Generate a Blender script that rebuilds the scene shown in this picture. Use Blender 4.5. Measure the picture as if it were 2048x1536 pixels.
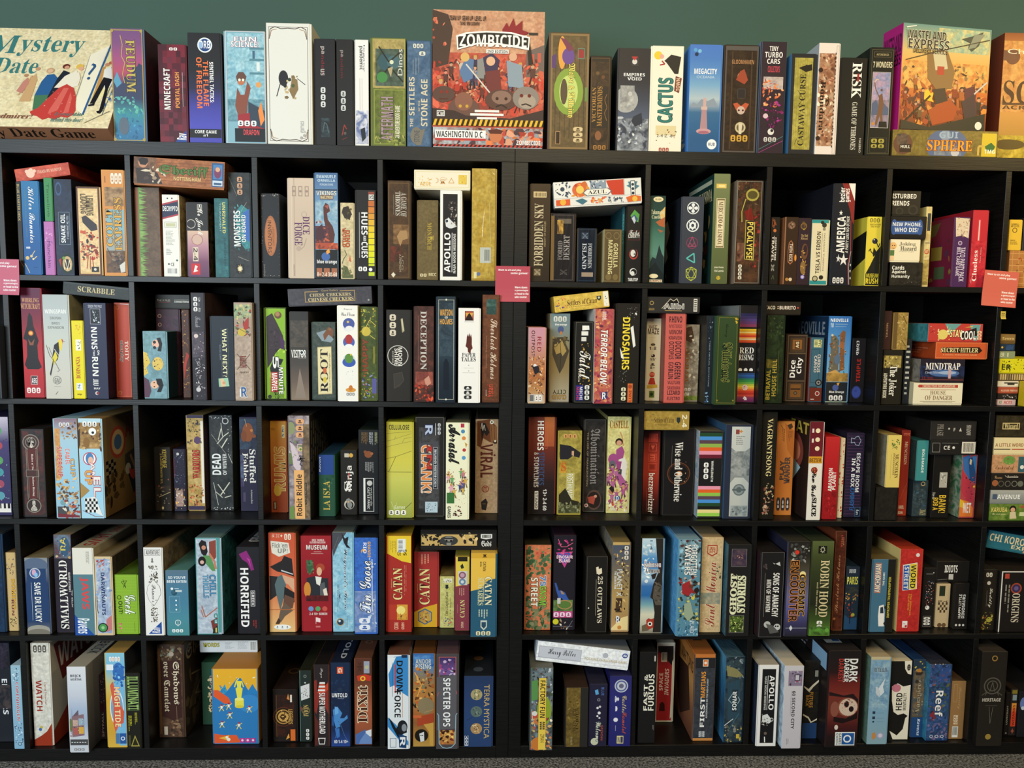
import bpy, math, random
import numpy as np
from mathutils import Matrix, Vector
for o in list(bpy.data.objects): bpy.data.objects.remove(o)
SC = bpy.context.scene
COL = SC.collection
CM = 0.01

# ---------------------------------------------------------------- camera, light, exposure
cx, cy, cz, yaw, pit, rol, FPX = -7.304227, -220.042857, 135.12632, -0.032686, -0.091873, 0.011864, 1514.840654
def _m():
    c, s = math.cos(yaw), math.sin(yaw); R1 = np.array([[c, s, 0], [-s, c, 0], [0, 0, 1]])
    c, s = math.cos(pit), math.sin(pit); R2 = np.array([[1, 0, 0], [0, c, s], [0, -s, c]])
    c, s = math.cos(rol), math.sin(rol); R3 = np.array([[c, 0, s], [0, 1, 0], [-s, 0, c]])
    return R3 @ R2 @ R1
M = _m()
cam = bpy.data.cameras.new('camera'); camo = bpy.data.objects.new('camera', cam); COL.objects.link(camo)
cam.sensor_width = 36; cam.lens = FPX * 36 / 2048; cam.clip_start = .05
camo.matrix_world = Matrix(((M[0][0], M[2][0], -M[1][0], cx * CM), (M[0][1], M[2][1], -M[1][1], cy * CM),
                            (M[0][2], M[2][2], -M[1][2], cz * CM), (0, 0, 0, 1)))
SC.camera = camo

W = bpy.data.worlds.new('room_ambience'); SC.world = W; W.use_nodes = True
W.node_tree.nodes['Background'].inputs[0].default_value = (.80, .88, 1.0, 1)
W.node_tree.nodes['Background'].inputs[1].default_value = .13

def area(name, loc, target, sx, sy, power, col):
    L = bpy.data.lights.new(name, 'AREA'); L.shape = 'RECTANGLE'; L.size = sx; L.size_y = sy; L.energy = power; L.color = col
    o = bpy.data.objects.new(name, L); COL.objects.link(o); o.location = loc
    o.rotation_euler = (Vector(target) - Vector(loc)).to_track_quat('-Z', 'Y').to_euler()
    return o
area('window_daylight', (-2.9, -4.2, 1.8), (0, 0, .5), 2.2, 1.6, 200, (.82, .94, 1.0))
area('ceiling_panel', (.35, -2.5, 2.8), (.15, 0, 1.0), 1.3, .8, 44, (1.0, .82, .50))
area('warm_pendant', (2.15, -.95, 2.35), (1.6, .1, 1.5), .30, .30, 14, (1.0, .72, .30))
SC.view_settings.view_transform = 'Standard'; SC.view_settings.look = 'None'
SC.view_settings.gamma = 1; SC.view_settings.use_curve_mapping = False
SC.view_settings.exposure = 0.0

# ---------------------------------------------------------------- materials
def nodes(name):
    m = bpy.data.materials.new(name); m.use_nodes = True; nt = m.node_tree
    return m, nt, nt.nodes['Principled BSDF']
def N(nt, t, **k):
    n = nt.nodes.new(t)
    for a, b in k.items(): setattr(n, a, b)
    return n
def print_mat(name, rough, coat=0.0, wrap=False):
    """coloured card: base colour and second ink from mesh attributes, mixed by noise where artwork is mottled"""
    m, nt, bs = nodes(name); L = nt.links.new
    a = N(nt, 'ShaderNodeAttribute', attribute_name='Col'); b = N(nt, 'ShaderNodeAttribute', attribute_name='Art')
    tc = N(nt, 'ShaderNodeTexCoord'); oi = N(nt, 'ShaderNodeObjectInfo')
    mu = N(nt, 'ShaderNodeVectorMath', operation='ADD'); sc = N(nt, 'ShaderNodeMath', operation='MULTIPLY'); sc.inputs[1].default_value = 37
    L(oi.outputs['Random'], sc.inputs[0]); L(tc.outputs['Object'], mu.inputs[0]); L(sc.outputs[0], mu.inputs[1])
    n1 = N(nt, 'ShaderNodeTexNoise'); n1.inputs['Scale'].default_value = 34; n1.inputs['Detail'].default_value = 5; n1.inputs['Distortion'].default_value = 1.2
    L(mu.outputs[0], n1.inputs['Vector'])
    r1 = N(nt, 'ShaderNodeValToRGB'); r1.color_ramp.elements[0].position = .36; r1.color_ramp.elements[1].position = .64
    L(n1.outputs['Fac'], r1.inputs[0])
    f1 = N(nt, 'ShaderNodeMath', operation='MULTIPLY'); L(r1.outputs[0], f1.inputs[0]); L(b.outputs['Alpha'], f1.inputs[1])
    mx = N(nt, 'ShaderNodeMix', data_type='RGBA'); L(f1.outputs[0], mx.inputs[0]); L(a.outputs['Color'], mx.inputs[6]); L(b.outputs['Color'], mx.inputs[7])
    n2 = N(nt, 'ShaderNodeTexNoise'); n2.inputs['Scale'].default_value = 130; n2.inputs['Detail'].default_value = 6
    L(mu.outputs[0], n2.inputs['Vector'])
    mr = N(nt, 'ShaderNodeMapRange'); mr.inputs[1].default_value = .3; mr.inputs[2].default_value = .7; mr.inputs[3].default_value = .8; mr.inputs[4].default_value = 1.2
    L(n2.outputs['Fac'], mr.inputs[0])
    k = N(nt, 'ShaderNodeMix', data_type='FLOAT'); k.inputs[2].default_value = 1.0; L(b.outputs['Alpha'], k.inputs[0]); L(mr.outputs[0], k.inputs[3])
    vm = N(nt, 'ShaderNodeVectorMath', operation='SCALE'); L(mx.outputs[2], vm.inputs[0]); L(k.outputs[0], vm.inputs['Scale'])
    L(vm.outputs[0], bs.inputs['Base Color'])
    bs.inputs['Roughness'].default_value = rough; bs.inputs['Specular IOR Level'].default_value = .22
    bs.inputs['Coat Weight'].default_value = coat; bs.inputs['Coat Roughness'].default_value = .06
    if wrap:
        n3 = N(nt, 'ShaderNodeTexNoise'); n3.inputs['Scale'].default_value = 16; n3.inputs['Distortion'].default_value = 2
        mp = N(nt, 'ShaderNodeMapping'); mp.inputs['Scale'].default_value = (3, 1, .5); L(tc.outputs['Object'], mp.inputs[0]); L(mp.outputs[0], n3.inputs['Vector'])
        bu = N(nt, 'ShaderNodeBump'); bu.inputs['Strength'].default_value = .2; bu.inputs['Distance'].default_value = .01
        L(n3.outputs['Fac'], bu.inputs['Height']); L(bu.outputs[0], bs.inputs['Normal']); L(bu.outputs[0], bs.inputs['Coat Normal'])
    return m
CARD = print_mat('printed_card', .44)
FOIL = print_mat('glossy_wrapped_card', .25, .9, True)
def shelf_mat():
    m, nt, bs = nodes('black_brown_wood_veneer'); L = nt.links.new
    tc = N(nt, 'ShaderNodeTexCoord'); mp = N(nt, 'ShaderNodeMapping'); mp.inputs['Scale'].default_value = (4, 4, 90)
    L(tc.outputs['Object'], mp.inputs[0]); n = N(nt, 'ShaderNodeTexNoise'); n.inputs['Scale'].default_value = 3; n.inputs['Detail'].default_value = 6
    L(mp.outputs[0], n.inputs['Vector']); r = N(nt, 'ShaderNodeValToRGB')
    r.color_ramp.elements[0].color = (.002, .002, .002, 1); r.color_ramp.elements[1].color = (.0065, .006, .005, 1)
    r.color_ramp.elements[0].position = .3; r.color_ramp.elements[1].position = .75
    L(n.outputs['Fac'], r.inputs[0]); L(r.outputs[0], bs.inputs['Base Color'])
    bs.inputs['Roughness'].default_value = .42; bs.inputs['Specular IOR Level'].default_value = .34
    bu = N(nt, 'ShaderNodeBump'); bu.inputs['Strength'].default_value = .12; bu.inputs['Distance'].default_value = .002
    L(n.outputs['Fac'], bu.inputs['Height']); L(bu.outputs[0], bs.inputs['Normal'])
    return m
SHELF = shelf_mat()
def plain(name, c1, c2, scale, rough, bump=0, dist=.001, detail=4):
    m, nt, bs = nodes(name); L = nt.links.new
    tc = N(nt, 'ShaderNodeTexCoord'); n = N(nt, 'ShaderNodeTexNoise'); n.inputs['Scale'].default_value = scale; n.inputs['Detail'].default_value = detail
    L(tc.outputs['Object'], n.inputs['Vector']); r = N(nt, 'ShaderNodeValToRGB'); r.color_ramp.elements[0].position = .35; r.color_ramp.elements[1].position = .65
    r.color_ramp.elements[0].color = (*c1, 1); r.color_ramp.elements[1].color = (*c2, 1)
    L(n.outputs['Fac'], r.inputs[0]); L(r.outputs[0], bs.inputs['Base Color']); bs.inputs['Roughness'].default_value = rough
    if bump:
        bu = N(nt, 'ShaderNodeBump'); bu.inputs['Strength'].default_value = bump; bu.inputs['Distance'].default_value = dist
        L(n.outputs['Fac'], bu.inputs['Height']); L(bu.outputs[0], bs.inputs['Normal'])
    return m
WALL = plain('green_wall_paint', (.047, .102, .082), (.051, .110, .089), 2.0, .75, .05)
CARPET = plain('grey_loop_carpet', (.012, .012, .012), (.26, .255, .25), 150, .95, 1.0, .006, 3)
BACK = plain('black_hardboard', (.004, .004, .003), (.007, .007, .006), 5, .7)

# ---------------------------------------------------------------- mesh helpers
def lin(v): return v / 12.92 if v <= .04045 else ((v + .055) / 1.055) ** 2.4
_cc = {}
def C(h):
    if h not in _cc:
        g = h if len(h) == 6 else ''.join(x * 2 for x in h)
        _cc[h] = tuple(lin(int(g[i:i + 2], 16) / 255) for i in (0, 2, 4))
    return _cc[h]
def CC(s):
    """'a' or 'a:b' -> ink, second ink, mottle amount"""
    if ':' in s:
        a, b = s.split(':'); return C(a), C(b), .6
    return C(s), C(s), 0.0

class MB:
    def __init__(s): s.v = []; s.f = []; s.c = []; s.a = []
    def add(s, vs, fs, col, art=None, amt=0.0):
        """col: one colour or one per vertex"""
        n = len(s.v); s.v += vs; s.f += [tuple(i + n for i in f) for f in fs]
        if isinstance(col[0], (tuple, list)): s.c += list(col)
        else: s.c += [col] * len(vs)
        a = (art or (0, 0, 0)) + (amt,)
        s.a += [a] * len(vs)
    def build(s, name, mat, parent=None):
        me = bpy.data.meshes.new(name)
        me.from_pydata([(x * CM, y * CM, z * CM) for x, y, z in s.v], [], s.f)
        if s.c:
            k = me.attributes.new('Col', 'FLOAT_COLOR', 'POINT'); k.data.foreach_set('color', np.array([c[:3] + (1,) for c in s.c], 'f').ravel())
            k = me.attributes.new('Art', 'FLOAT_COLOR', 'POINT'); k.data.foreach_set('color', np.array(s.a, 'f').ravel())
        me.materials.append(mat); me.update()
        o = bpy.data.objects.new(name, me); COL.objects.link(o)
        if parent: o.parent = parent
        return o

def bevel_box(mb, x0, x1, y0, y1, z0, z1, b, cols):
    """chamfered box; cols = dict with front/back/left/right/top/bottom inks"""
    lo = (x0, y0, z0); hi = (x1, y1, z1); vs = []; cs = []; ar = []; idx = {}
    names = (('left', 'right'), ('front', 'back'), ('bottom', 'top'))
    b = min(b, (x1 - x0) * .3, (y1 - y0) * .3, (z1 - z0) * .3)
    for ax in range(3):
        for sx in (0, 1):
            for sy in (0, 1):
                for sz in (0, 1):
                    s = (sx, sy, sz); p = []
                    for k in range(3):
                        e = hi[k] if s[k] else lo[k]
                        p.append(e if k == ax else (e - b if s[k] else e + b))
                    idx[(ax, s)] = len(vs); vs.append(tuple(p))
                    c = cols[names[ax][s[ax]]]; cs.append(c[0]); ar.append(c[1] + (c[2],))
    fs = []
    def q(*k): fs.append(tuple(idx[i] for i in k))
    for ax in range(3):
        o1, o2 = [k for k in range(3) if k != ax]
        for sd in (0, 1):
            loop = []
            for a, c in ((0, 0), (1, 0), (1, 1), (0, 1)):
                s = [0, 0, 0]; s[ax] = sd; s[o1] = a; s[o2] = c; loop.append((ax, tuple(s)))
            q(*loop)
        for a in (0, 1):
            for c in (0, 1):   # edge running along ax
                s0 = [0, 0, 0]; s0[o1] = a; s0[o2] = c; s1 = list(s0); s1[ax] = 1
                q((o1, tuple(s0)), (o1, tuple(s1)), (o2, tuple(s1)), (o2, tuple(s0)))
    for sx in (0, 1):
        for sy in (0, 1):
            for sz in (0, 1):
                s = (sx, sy, sz); q((0, s), (1, s), (2, s))
    n = len(mb.v); mb.v += vs; mb.f += [tuple(i + n for i in f) for f in fs]; mb.c += cs; mb.a += ar

def solid(name, x0, x1, y0, y1, z0, z1, mat, parent=None, b=.08):
    mb = MB(); g = ((0, 0, 0), (0, 0, 0), 0); cols = {k: g for k in ('left', 'right', 'front', 'back', 'top', 'bottom')}
    bevel_box(mb, x0, x1, y0, y1, z0, z1, b, cols)
    mb.c = []
    return mb.build(name, mat, parent)

# ---------------------------------------------------------------- lettering, made once per word
FONTS = {'s': (0x1D400, 0x1D41A, 0x1D7CE), 'c': (0x1D4D0, 0x1D4EA, 0x1D7CE),
         'k': (0x1D56C, 0x1D586, 0x1D7CE), 'h': (0x1D5D4, 0x1D5EE, 0x1D7EC)}
SLANT = {'q': 's', 'i': 'h'}     # slanted faces are sheared from the upright ones
def styled(font, t):
    font = SLANT.get(font, font)
    if font not in FONTS: return t
    U, l, d = FONTS[font]
    return ''.join(chr(U + ord(c) - 65) if 'A' <= c <= 'Z' else chr(l + ord(c) - 97) if 'a' <= c <= 'z' else chr(d + ord(c) - 48) if '0' <= c <= '9' else c for c in t)
WORDS = {}
def prepare(keys):
    tmp = []
    for k in keys:
        font, t, off = k
        cu = bpy.data.curves.new('w', 'FONT'); cu.body = styled(font, t); cu.size = 1; cu.offset = off
        cu.resolution_u = 1 if font == 'e' else 2; cu.fill_mode = 'FRONT'
        o = bpy.data.objects.new('w', cu); COL.objects.link(o); tmp.append((k, o, cu))
    dg = bpy.context.evaluated_depsgraph_get()
    for k, o, cu in tmp:
        ev = o.evaluated_get(dg); me = ev.to_mesh(); n = len(me.vertices)
        if n:
            co = np.empty(n * 3, 'f'); me.vertices.foreach_get('co', co); co = co.reshape(-1, 3)[:, :2]
            WORDS[k] = (co, [tuple(p.vertices) for p in me.polygons])
        ev.to_mesh_clear()
    for k, o, cu in tmp:
        bpy.data.objects.remove(o); bpy.data.curves.remove(cu)

# ---------------------------------------------------------------- printed faces
class Face:
    """prints onto one face of a box; u,v in percent from the face's upper left"""
    def __init__(s, fn, w, h, art, let, rnd):
        s.fn = fn; s.w = w; s.h = h; s.art = art; s.let = let; s.k = 1; s.r = rnd
    def pt(s, u, v, k=None): return s.fn(u / 100 * s.w, v / 100 * s.h, (s.k if k is None else k) * .0032)
    def poly(s, uv, col, art=None, amt=0.0, k=None, mb=None):
        uv = [(min(max(u, 0), 100), min(max(v, 0), 100)) for u, v in uv]
        (mb or s.art).add([s.pt(u, v, k) for u, v in uv], [tuple(range(len(uv)))], col, art, amt)
    def rect(s, x0, y0, x1, y1, col, art=None, amt=0.0, k=None):
        s.poly([(x0, y0), (x1, y0), (x1, y1), (x0, y1)], col, art, amt, k)
    def line(s, pts, t, col, k=None):
        P = [(min(max(u, 1), 99) / 100 * s.w, min(max(v, 1), 99) / 100 * s.h) for u, v in pts]; t = t / 100 * s.w / 2; n = 0; kk = s.k if k is None else k
        for (ax, ay), (bx, by) in zip(P, P[1:]):
            L = math.hypot(bx - ax, by - ay) or 1; nx, ny = -(by - ay) / L * t, (bx - ax) / L * t
            q = [(ax + nx, ay + ny), (bx + nx, by + ny), (bx - nx, by - ny), (ax - nx, ay - ny)]
            s.art.add([s.fn(a, b, (kk + n * .05) * .0032) for a, b in q], [(0, 1, 2, 3)], col); n += 1
    def ell(s, cx, cy, rx, ry, col, n=20):
        s.poly([(cx + rx * math.cos(i * 6.28318 / n), cy + ry * math.sin(i * 6.28318 / n)) for i in range(n)], col)
    def circ(s, cx, cy, r, col): s.ell(cx, cy, r, r * s.w / s.h, col, 22)
    def text(s, x0, y0, x1, y1, rot, font, col, t):
        co = col.split('/')
        def put(key, c, k):
            v, f = WORDS[key];
            if font in SLANT: v = v + np.stack([v[:, 1] * .22, v[:, 0] * 0], 1)
            m0 = rv.min(0); m1 = rv.max(0); sp = np.maximum(m1 - m0, 1e-4); q = (v - m0) / sp
            a, b = q[:, 0], 1 - q[:, 1]
            if rot == 1: a, b = 1 - b, a
            elif rot == 2: a, b = b, 1 - a
            elif rot == 3: a, b = 1 - a, 1 - b
            U = x0 + (x1 - x0) * a; V = y0 + (y1 - y0) * b
            s.let[-1].add([s.pt(min(max(float(i), 0), 100), min(max(float(j), 0), 100), k) for i, j in zip(U, V)], f, c)
        ref = WORDS.get((font, t, 0.0))
        if ref is None: return
        rv = ref[0]
        if font in SLANT: rv = rv + np.stack([rv[:, 1] * .22, rv[:, 0] * 0], 1)
        s.let.append(MB()); s.let[-1].area = abs((x1 - x0) * (y1 - y0)) * s.w * s.h
        if len(co) > 1: put((font, t, .035), C(co[1]), s.k)
        put((font, t, 0.0), C(co[0]), s.k + .6)
    def run(s, cmd):
        a = cmd.split(' '); op = a[0]; s.k += 1
        if op == 't':
            s.text(*map(float, a[1:5]), int(a[5]), a[6], a[7], ' '.join(a[8:])); return
        isc = lambda x: (len(x) in (3, 6)) and all(c in '0123456789abcdefABCDEF' for c in x)
        R = s.r
        if op == 'g':
            cs = [C(x) for x in a[1:]]; s.grad(0, 0, 100, 100, cs)
        elif op == 'g2':
            s.grad(0, float(a[1]), 100, 100, [C(x) for x in a[2:]])
        elif op == 'g3':
            s.grad(*map(float, a[1:5]), [C(x) for x in a[5:]])
        elif op == 'm':
            if not a[3:7]: return
            s.rect(*map(float, a[3:7]), C(a[1]), C(a[2]), 1.0)
        elif op == 'r': s.rect(*map(float, a[1:5]), C(a[5]))
        elif op == 'o': s.ell(*map(float, a[1:5]), C(a[5]))
        elif op == 'c': s.circ(*map(float, a[1:4]), C(a[4]))
        elif op == 'p':
            v = list(map(float, a[2:])); s.poly(list(zip(v[::2], v[1::2])), C(a[1]))
        elif op == 'l':
            if isc(a[1]) and not (a[1].isdigit() and len(a[1]) < 3): c, t, v = a[1], a[2], a[3:]
            else: t, c, v = a[1], a[2], a[3:]
            v = list(map(float, v)); s.line(list(zip(v[::2], v[1::2])), float(t), C(c))
        elif op == 'f':
            x0, y0, x1, y1, t = map(float, a[1:6]); c = C(a[6]); tv = t * s.w / s.h
            s.rect(x0, y0, x1, y0 + tv, c); s.rect(x0, y1 - tv, x1, y1, c); s.rect(x0, y0 + tv, x0 + t, y1 - tv, c); s.rect(x1 - t, y0 + tv, x1, y1 - tv, c)
        elif op == 's':
            x0, y0, x1, y1, n, sz = map(float, a[1:7]); cs = [C(x) for x in a[7:]]; ar = s.w / s.h
            if sz >= 6: n = n * 1.7; sz = sz * 1.25     # painterly areas overlap
            for i in range(int(n)):
                u = R.uniform(x0, x1); v = R.uniform(y0, y1); r = sz * R.uniform(.35, 1) * .62; th = R.random() * 6.28; el = R.uniform(.5, 1.3)
                m = R.choice((5, 6, 7)); c = R.choice(cs); sh = R.uniform(.8, 1.2); pts = []
                for j in range(m):
                    q = j * 6.2832 / m; rr = r * R.uniform(.6, 1.15); dx = rr * math.cos(q) * el; dy = rr * math.sin(q) / el
                    X = u + dx * math.cos(th) - dy * math.sin(th); Y = v + (dx * math.sin(th) + dy * math.cos(th)) * ar
                    pts.append((min(max(X, 0), 100), min(max(Y, 0), 100)))
                s.poly(pts, tuple(z * sh for z in c), k=s.k + i * .15)
            s.k += n * .15
        elif op == 'K':
            x0, y0, x1, y1, n = map(float, a[1:6]); n = int(n); c1, c2 = a[6].split('/'); W_ = (x1 - x0) * s.w; H = (y1 - y0) * s.h
            for i in range(n):
                if W_ > H: e = (x1 - x0) / n; bx = (x0 + i * e, y0, x0 + i * e + e * .82, y1)
                else: e = (y1 - y0) / n; bx = (x0, y0 + i * e, x1, y0 + i * e + e * .82)
                dx = (bx[2] - bx[0]); dy = (bx[3] - bx[1])
                s.poly([(bx[0] + dx * .2, bx[1]), (bx[2] - dx * .2, bx[1]), (bx[2], bx[1] + dy * .2), (bx[2], bx[3] - dy * .2), (bx[2] - dx * .2, bx[3]), (bx[0] + dx * .2, bx[3]), (bx[0], bx[3] - dy * .2), (bx[0], bx[1] + dy * .2)], C(c1))
                s.k += .5
                mx, my = (bx[0] + bx[2]) / 2, (bx[1] + bx[3]) / 2
                s.ell(mx, my - dy * .12, dx * .17, dy * .17, C(c2), 8); s.rect(mx - dx * .22, my + dy * .1, mx + dx * .22, my + dy * .3, C(c2)); s.k -= .5
            s.k += .5
        elif op in ('L', 'J'):
            x0, y0, x1, y1, n = map(float, a[1:6]); n = int(n); c = C(a[6]); e = (x1 - x0) / n
            for i in range(n):
                t = .10 * e if op == 'L' else e * R.uniform(.25, .7)
                u = x0 + (i + .5) * e; s.rect(u - t / 2, y0, u + t / 2, y1, c)
        elif op in ('L2', 'J2'):
            x0, y0, x1, y1, n = map(float, a[1:6]); n = int(n); c = C(a[6]); e = (y1 - y0) / n
            for i in range(n):
                t = .14 * e if op == 'L2' else e * R.uniform(.25, .7)
                v = y0 + (i + .5) * e; s.rect(x0, v - t / 2, x1, v + t / 2, c)
        elif op in ('B', 'B2'):
            x0, y0, x1, y1, n = map(float, a[1:6]); n = int(n); c = C(a[6])
            for i in range(n):
                if op == 'B':
                    e = (y1 - y0) / n; v = y0 + i * e; q = x0 + (x1 - x0) * R.uniform(.5, 1); u = x0
                    while u < q:
                        w_ = R.uniform(.06, .2) * (x1 - x0); s.rect(u, v, min(u + w_, q), v + e * .4, c); u += w_ * 1.25
                else:
                    e = (x1 - x0) / n; u = x0 + i * e; q = y0 + (y1 - y0) * R.uniform(.55, 1); v = y0
                    while v < q:
                        w_ = R.uniform(.06, .2) * (y1 - y0); s.rect(u, v, u + e * .42, min(v + w_, q), c); v += w_ * 1.25
        elif op in ('V', 'V2'):
            x0, y0, x1, y1, n = map(float, a[1:6]); n = int(n); cs = a[6:6 + n]; e = (y1 - y0) / len(cs)
            for i, c in enumerate(cs): s.rect(x0, y0 + i * e, x1, y0 + (i + (.9 if op == 'V' else 1)) * e, C(c))
        elif op == 'H':
            x0, y0, x1, y1 = map(float, a[1:5]); n = int(a[7]); s.rect(x0, y0, x1, y1, C(a[5])); s.k += 1; e = (x1 - x0) / n
            for i in range(n):
                u = x0 + i * e; s.poly([(u + e * .5, y0), (min(u + e, x1), y0), (u + e * .6, y1), (u + e * .1, y1)], C(a[6]))
        elif op == 'H2':
            x0, y0, x1, y1, n = map(float, a[1:6]); n = int(n); e = (x1 - x0) / n
            for i in range(n): s.rect(x0 + i * e, y0, x0 + (i + .6) * e, y1, C(a[6]))
        elif op == 'Y':
            x0, y0, x1, y1 = map(float, a[1:5]); cs = [C(x) for x in a[5:]]; v = y0
            while v < y1 - 2:
                q = x0 + (x1 - x0) * R.uniform(.35, 1); d = R.uniform(1.2, 3); j = R.uniform(-2, 2)
                s.poly([(x0, v), (q, min(max(v + d / 2 + j, 0), 100)), (x0, v + d)], R.choice(cs), k=s.k + (v % 5) * .1); v += d * .62
        elif op == 'Z':
            x0, y0, x1, y1 = map(float, a[1:5]); v = y0
            while v < y1: s.poly([(x0, v), (x1, v + 1.4), (x0, v + 2.8)], C(a[-1])); v += 3.6
        elif op == 'q':
            nx, ny = int(a[1]), int(a[2]); cs = [C(x) for x in a[3:]]
            for i in range(nx):
                for j in range(ny): s.rect(i * 100 / nx, j * 100 / ny, (i + 1) * 100 / nx, (j + 1) * 100 / ny, R.choice(cs))
        elif op == 'q2':
            x0, y0, x1, y1, nx, ny = map(float, a[1:7]); cs = [C(x) for x in a[7:]]
            for i in range(int(nx)):
                for j in range(int(ny)):
                    u = x0 + i * (x1 - x0) / nx; v = y0 + j * (y1 - y0) / ny; s.rect(u, v, u + (x1 - x0) / nx, v + (y1 - y0) / ny, cs[(i + j) % len(cs)])
        elif op == 'A':   # crowd of small painted figures
            x0, y0, x1, y1, n, sz = map(float, a[1:7]); cs = [C(x) for x in a[7:]]; q = s.w / s.h; k0 = s.k
            for i in range(int(n)):
                u = R.uniform(x0, x1); v = y0 + (y1 - y0) * (i + .5) / n; z = sz * R.uniform(.7, 1.1) * .1; c = R.choice(cs); s.k = k0 + i * .6
                L_ = R.uniform(-2, 2); dk = tuple(t * .35 for t in c); sk = tuple(t * R.uniform(.8, 1.1) for t in C('cf9a78'))
                s.poly([(u - 2 * z, v + 5 * z * q), (u - .2 * z, v + 4 * z * q), (u - 1.4 * z + L_ * z, v + 12 * z * q), (u - 3 * z + L_ * z, v + 12 * z * q)], dk)
                s.poly([(u + .2 * z, v + 4 * z * q), (u + 2.2 * z, v + 5 * z * q), (u + 3.4 * z + L_ * z, v + 12 * z * q), (u + 1.6 * z, v + 12 * z * q)], dk); s.k += .2
                s.poly([(u - 3 * z, v - 3 * z * q), (u + 3 * z, v - 3 * z * q), (u + 2.2 * z, v + 5 * z * q), (u - 2.2 * z, v + 5 * z * q)], c)
                s.line([(u - 2.6 * z, v - 2 * z * q), (u - 5 * z, v + R.uniform(-5, 3) * z * q)], 1.5 * z, c); s.line([(u + 2.6 * z, v - 2 * z * q), (u + 5.4 * z, v + R.uniform(-6, 2) * z * q)], 1.5 * z, sk); s.k += .2
                s.ell(u, v - 5.2 * z * q, 1.9 * z, 2.3 * z * q, sk, 10); s.k += .2
                s.poly([(u - 2 * z, v - 5.4 * z * q), (u - 1.6 * z, v - 7.6 * z * q), (u + 1.4 * z, v - 7.9 * z * q), (u + 2.1 * z, v - 5.6 * z * q), (u + .4 * z, v - 6.4 * z * q)], R.choice((C('2a2220'), C('6a3a20'), C('c8a050'))))
        elif op == 'P':   # small running figure
            u, v = map(float, a[1:3]); q = s.w / s.h
            s.circ(u, v - 4 * q, 2.2, C('b03040')); s.poly([(u - 3, v - 2 * q), (u + 3, v - 2 * q), (u + 2, v + 5 * q), (u - 2, v + 5 * q)], C('f4f0e4'))
            s.line([(u - 2, v + 4 * q), (u - 5, v + 11 * q)], 1.8, C('e8d060')); s.line([(u + 1, v + 4 * q), (u + 5, v + 10 * q)], 1.8, C('e8d060'))
            s.line([(u - 2, v), (u - 7, v + 2 * q)], 1.5, C('e8d060')); s.line([(u + 2, v), (u + 7, v - 4 * q)], 1.5, C('e8d060'))
    def grad(s, x0, y0, x1, y1, cs):
        n = len(cs) - 1
        vs = []; c = []; f = []
        for i, q in enumerate(cs):
            v = y0 + (y1 - y0) * i / n; vs += [s.pt(x0, v), s.pt(x1, v)]; c += [q, q]
            if i: f.append((2 * i - 2, 2 * i - 1, 2 * i + 1, 2 * i))
        s.art.add(vs, f, c)

def split_cmds(dsl): return [c.strip() for c in dsl.split(';') if c.strip()]
def face_of(cmd):
    if cmd[0] in '><^' : return cmd[0], cmd[1:]
    if cmd.startswith('F t'): return 'F', cmd[2:]
    return 'f', cmd

ORD = ['zero', 'one', 'two', 'three', 'four', 'five', 'six', 'seven', 'eight']
def group_name(rc):
    r, c = int(rc[0]), int(rc[1])
    if r == 0: return 'board game boxes standing on the shelf top'
    return 'board game boxes in row %s, %s' % (ORD[r], {0: 'cut-off left cubby', 9: 'cut-off right cubby'}.get(c) or 'cubby ' + ORD[c])

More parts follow.
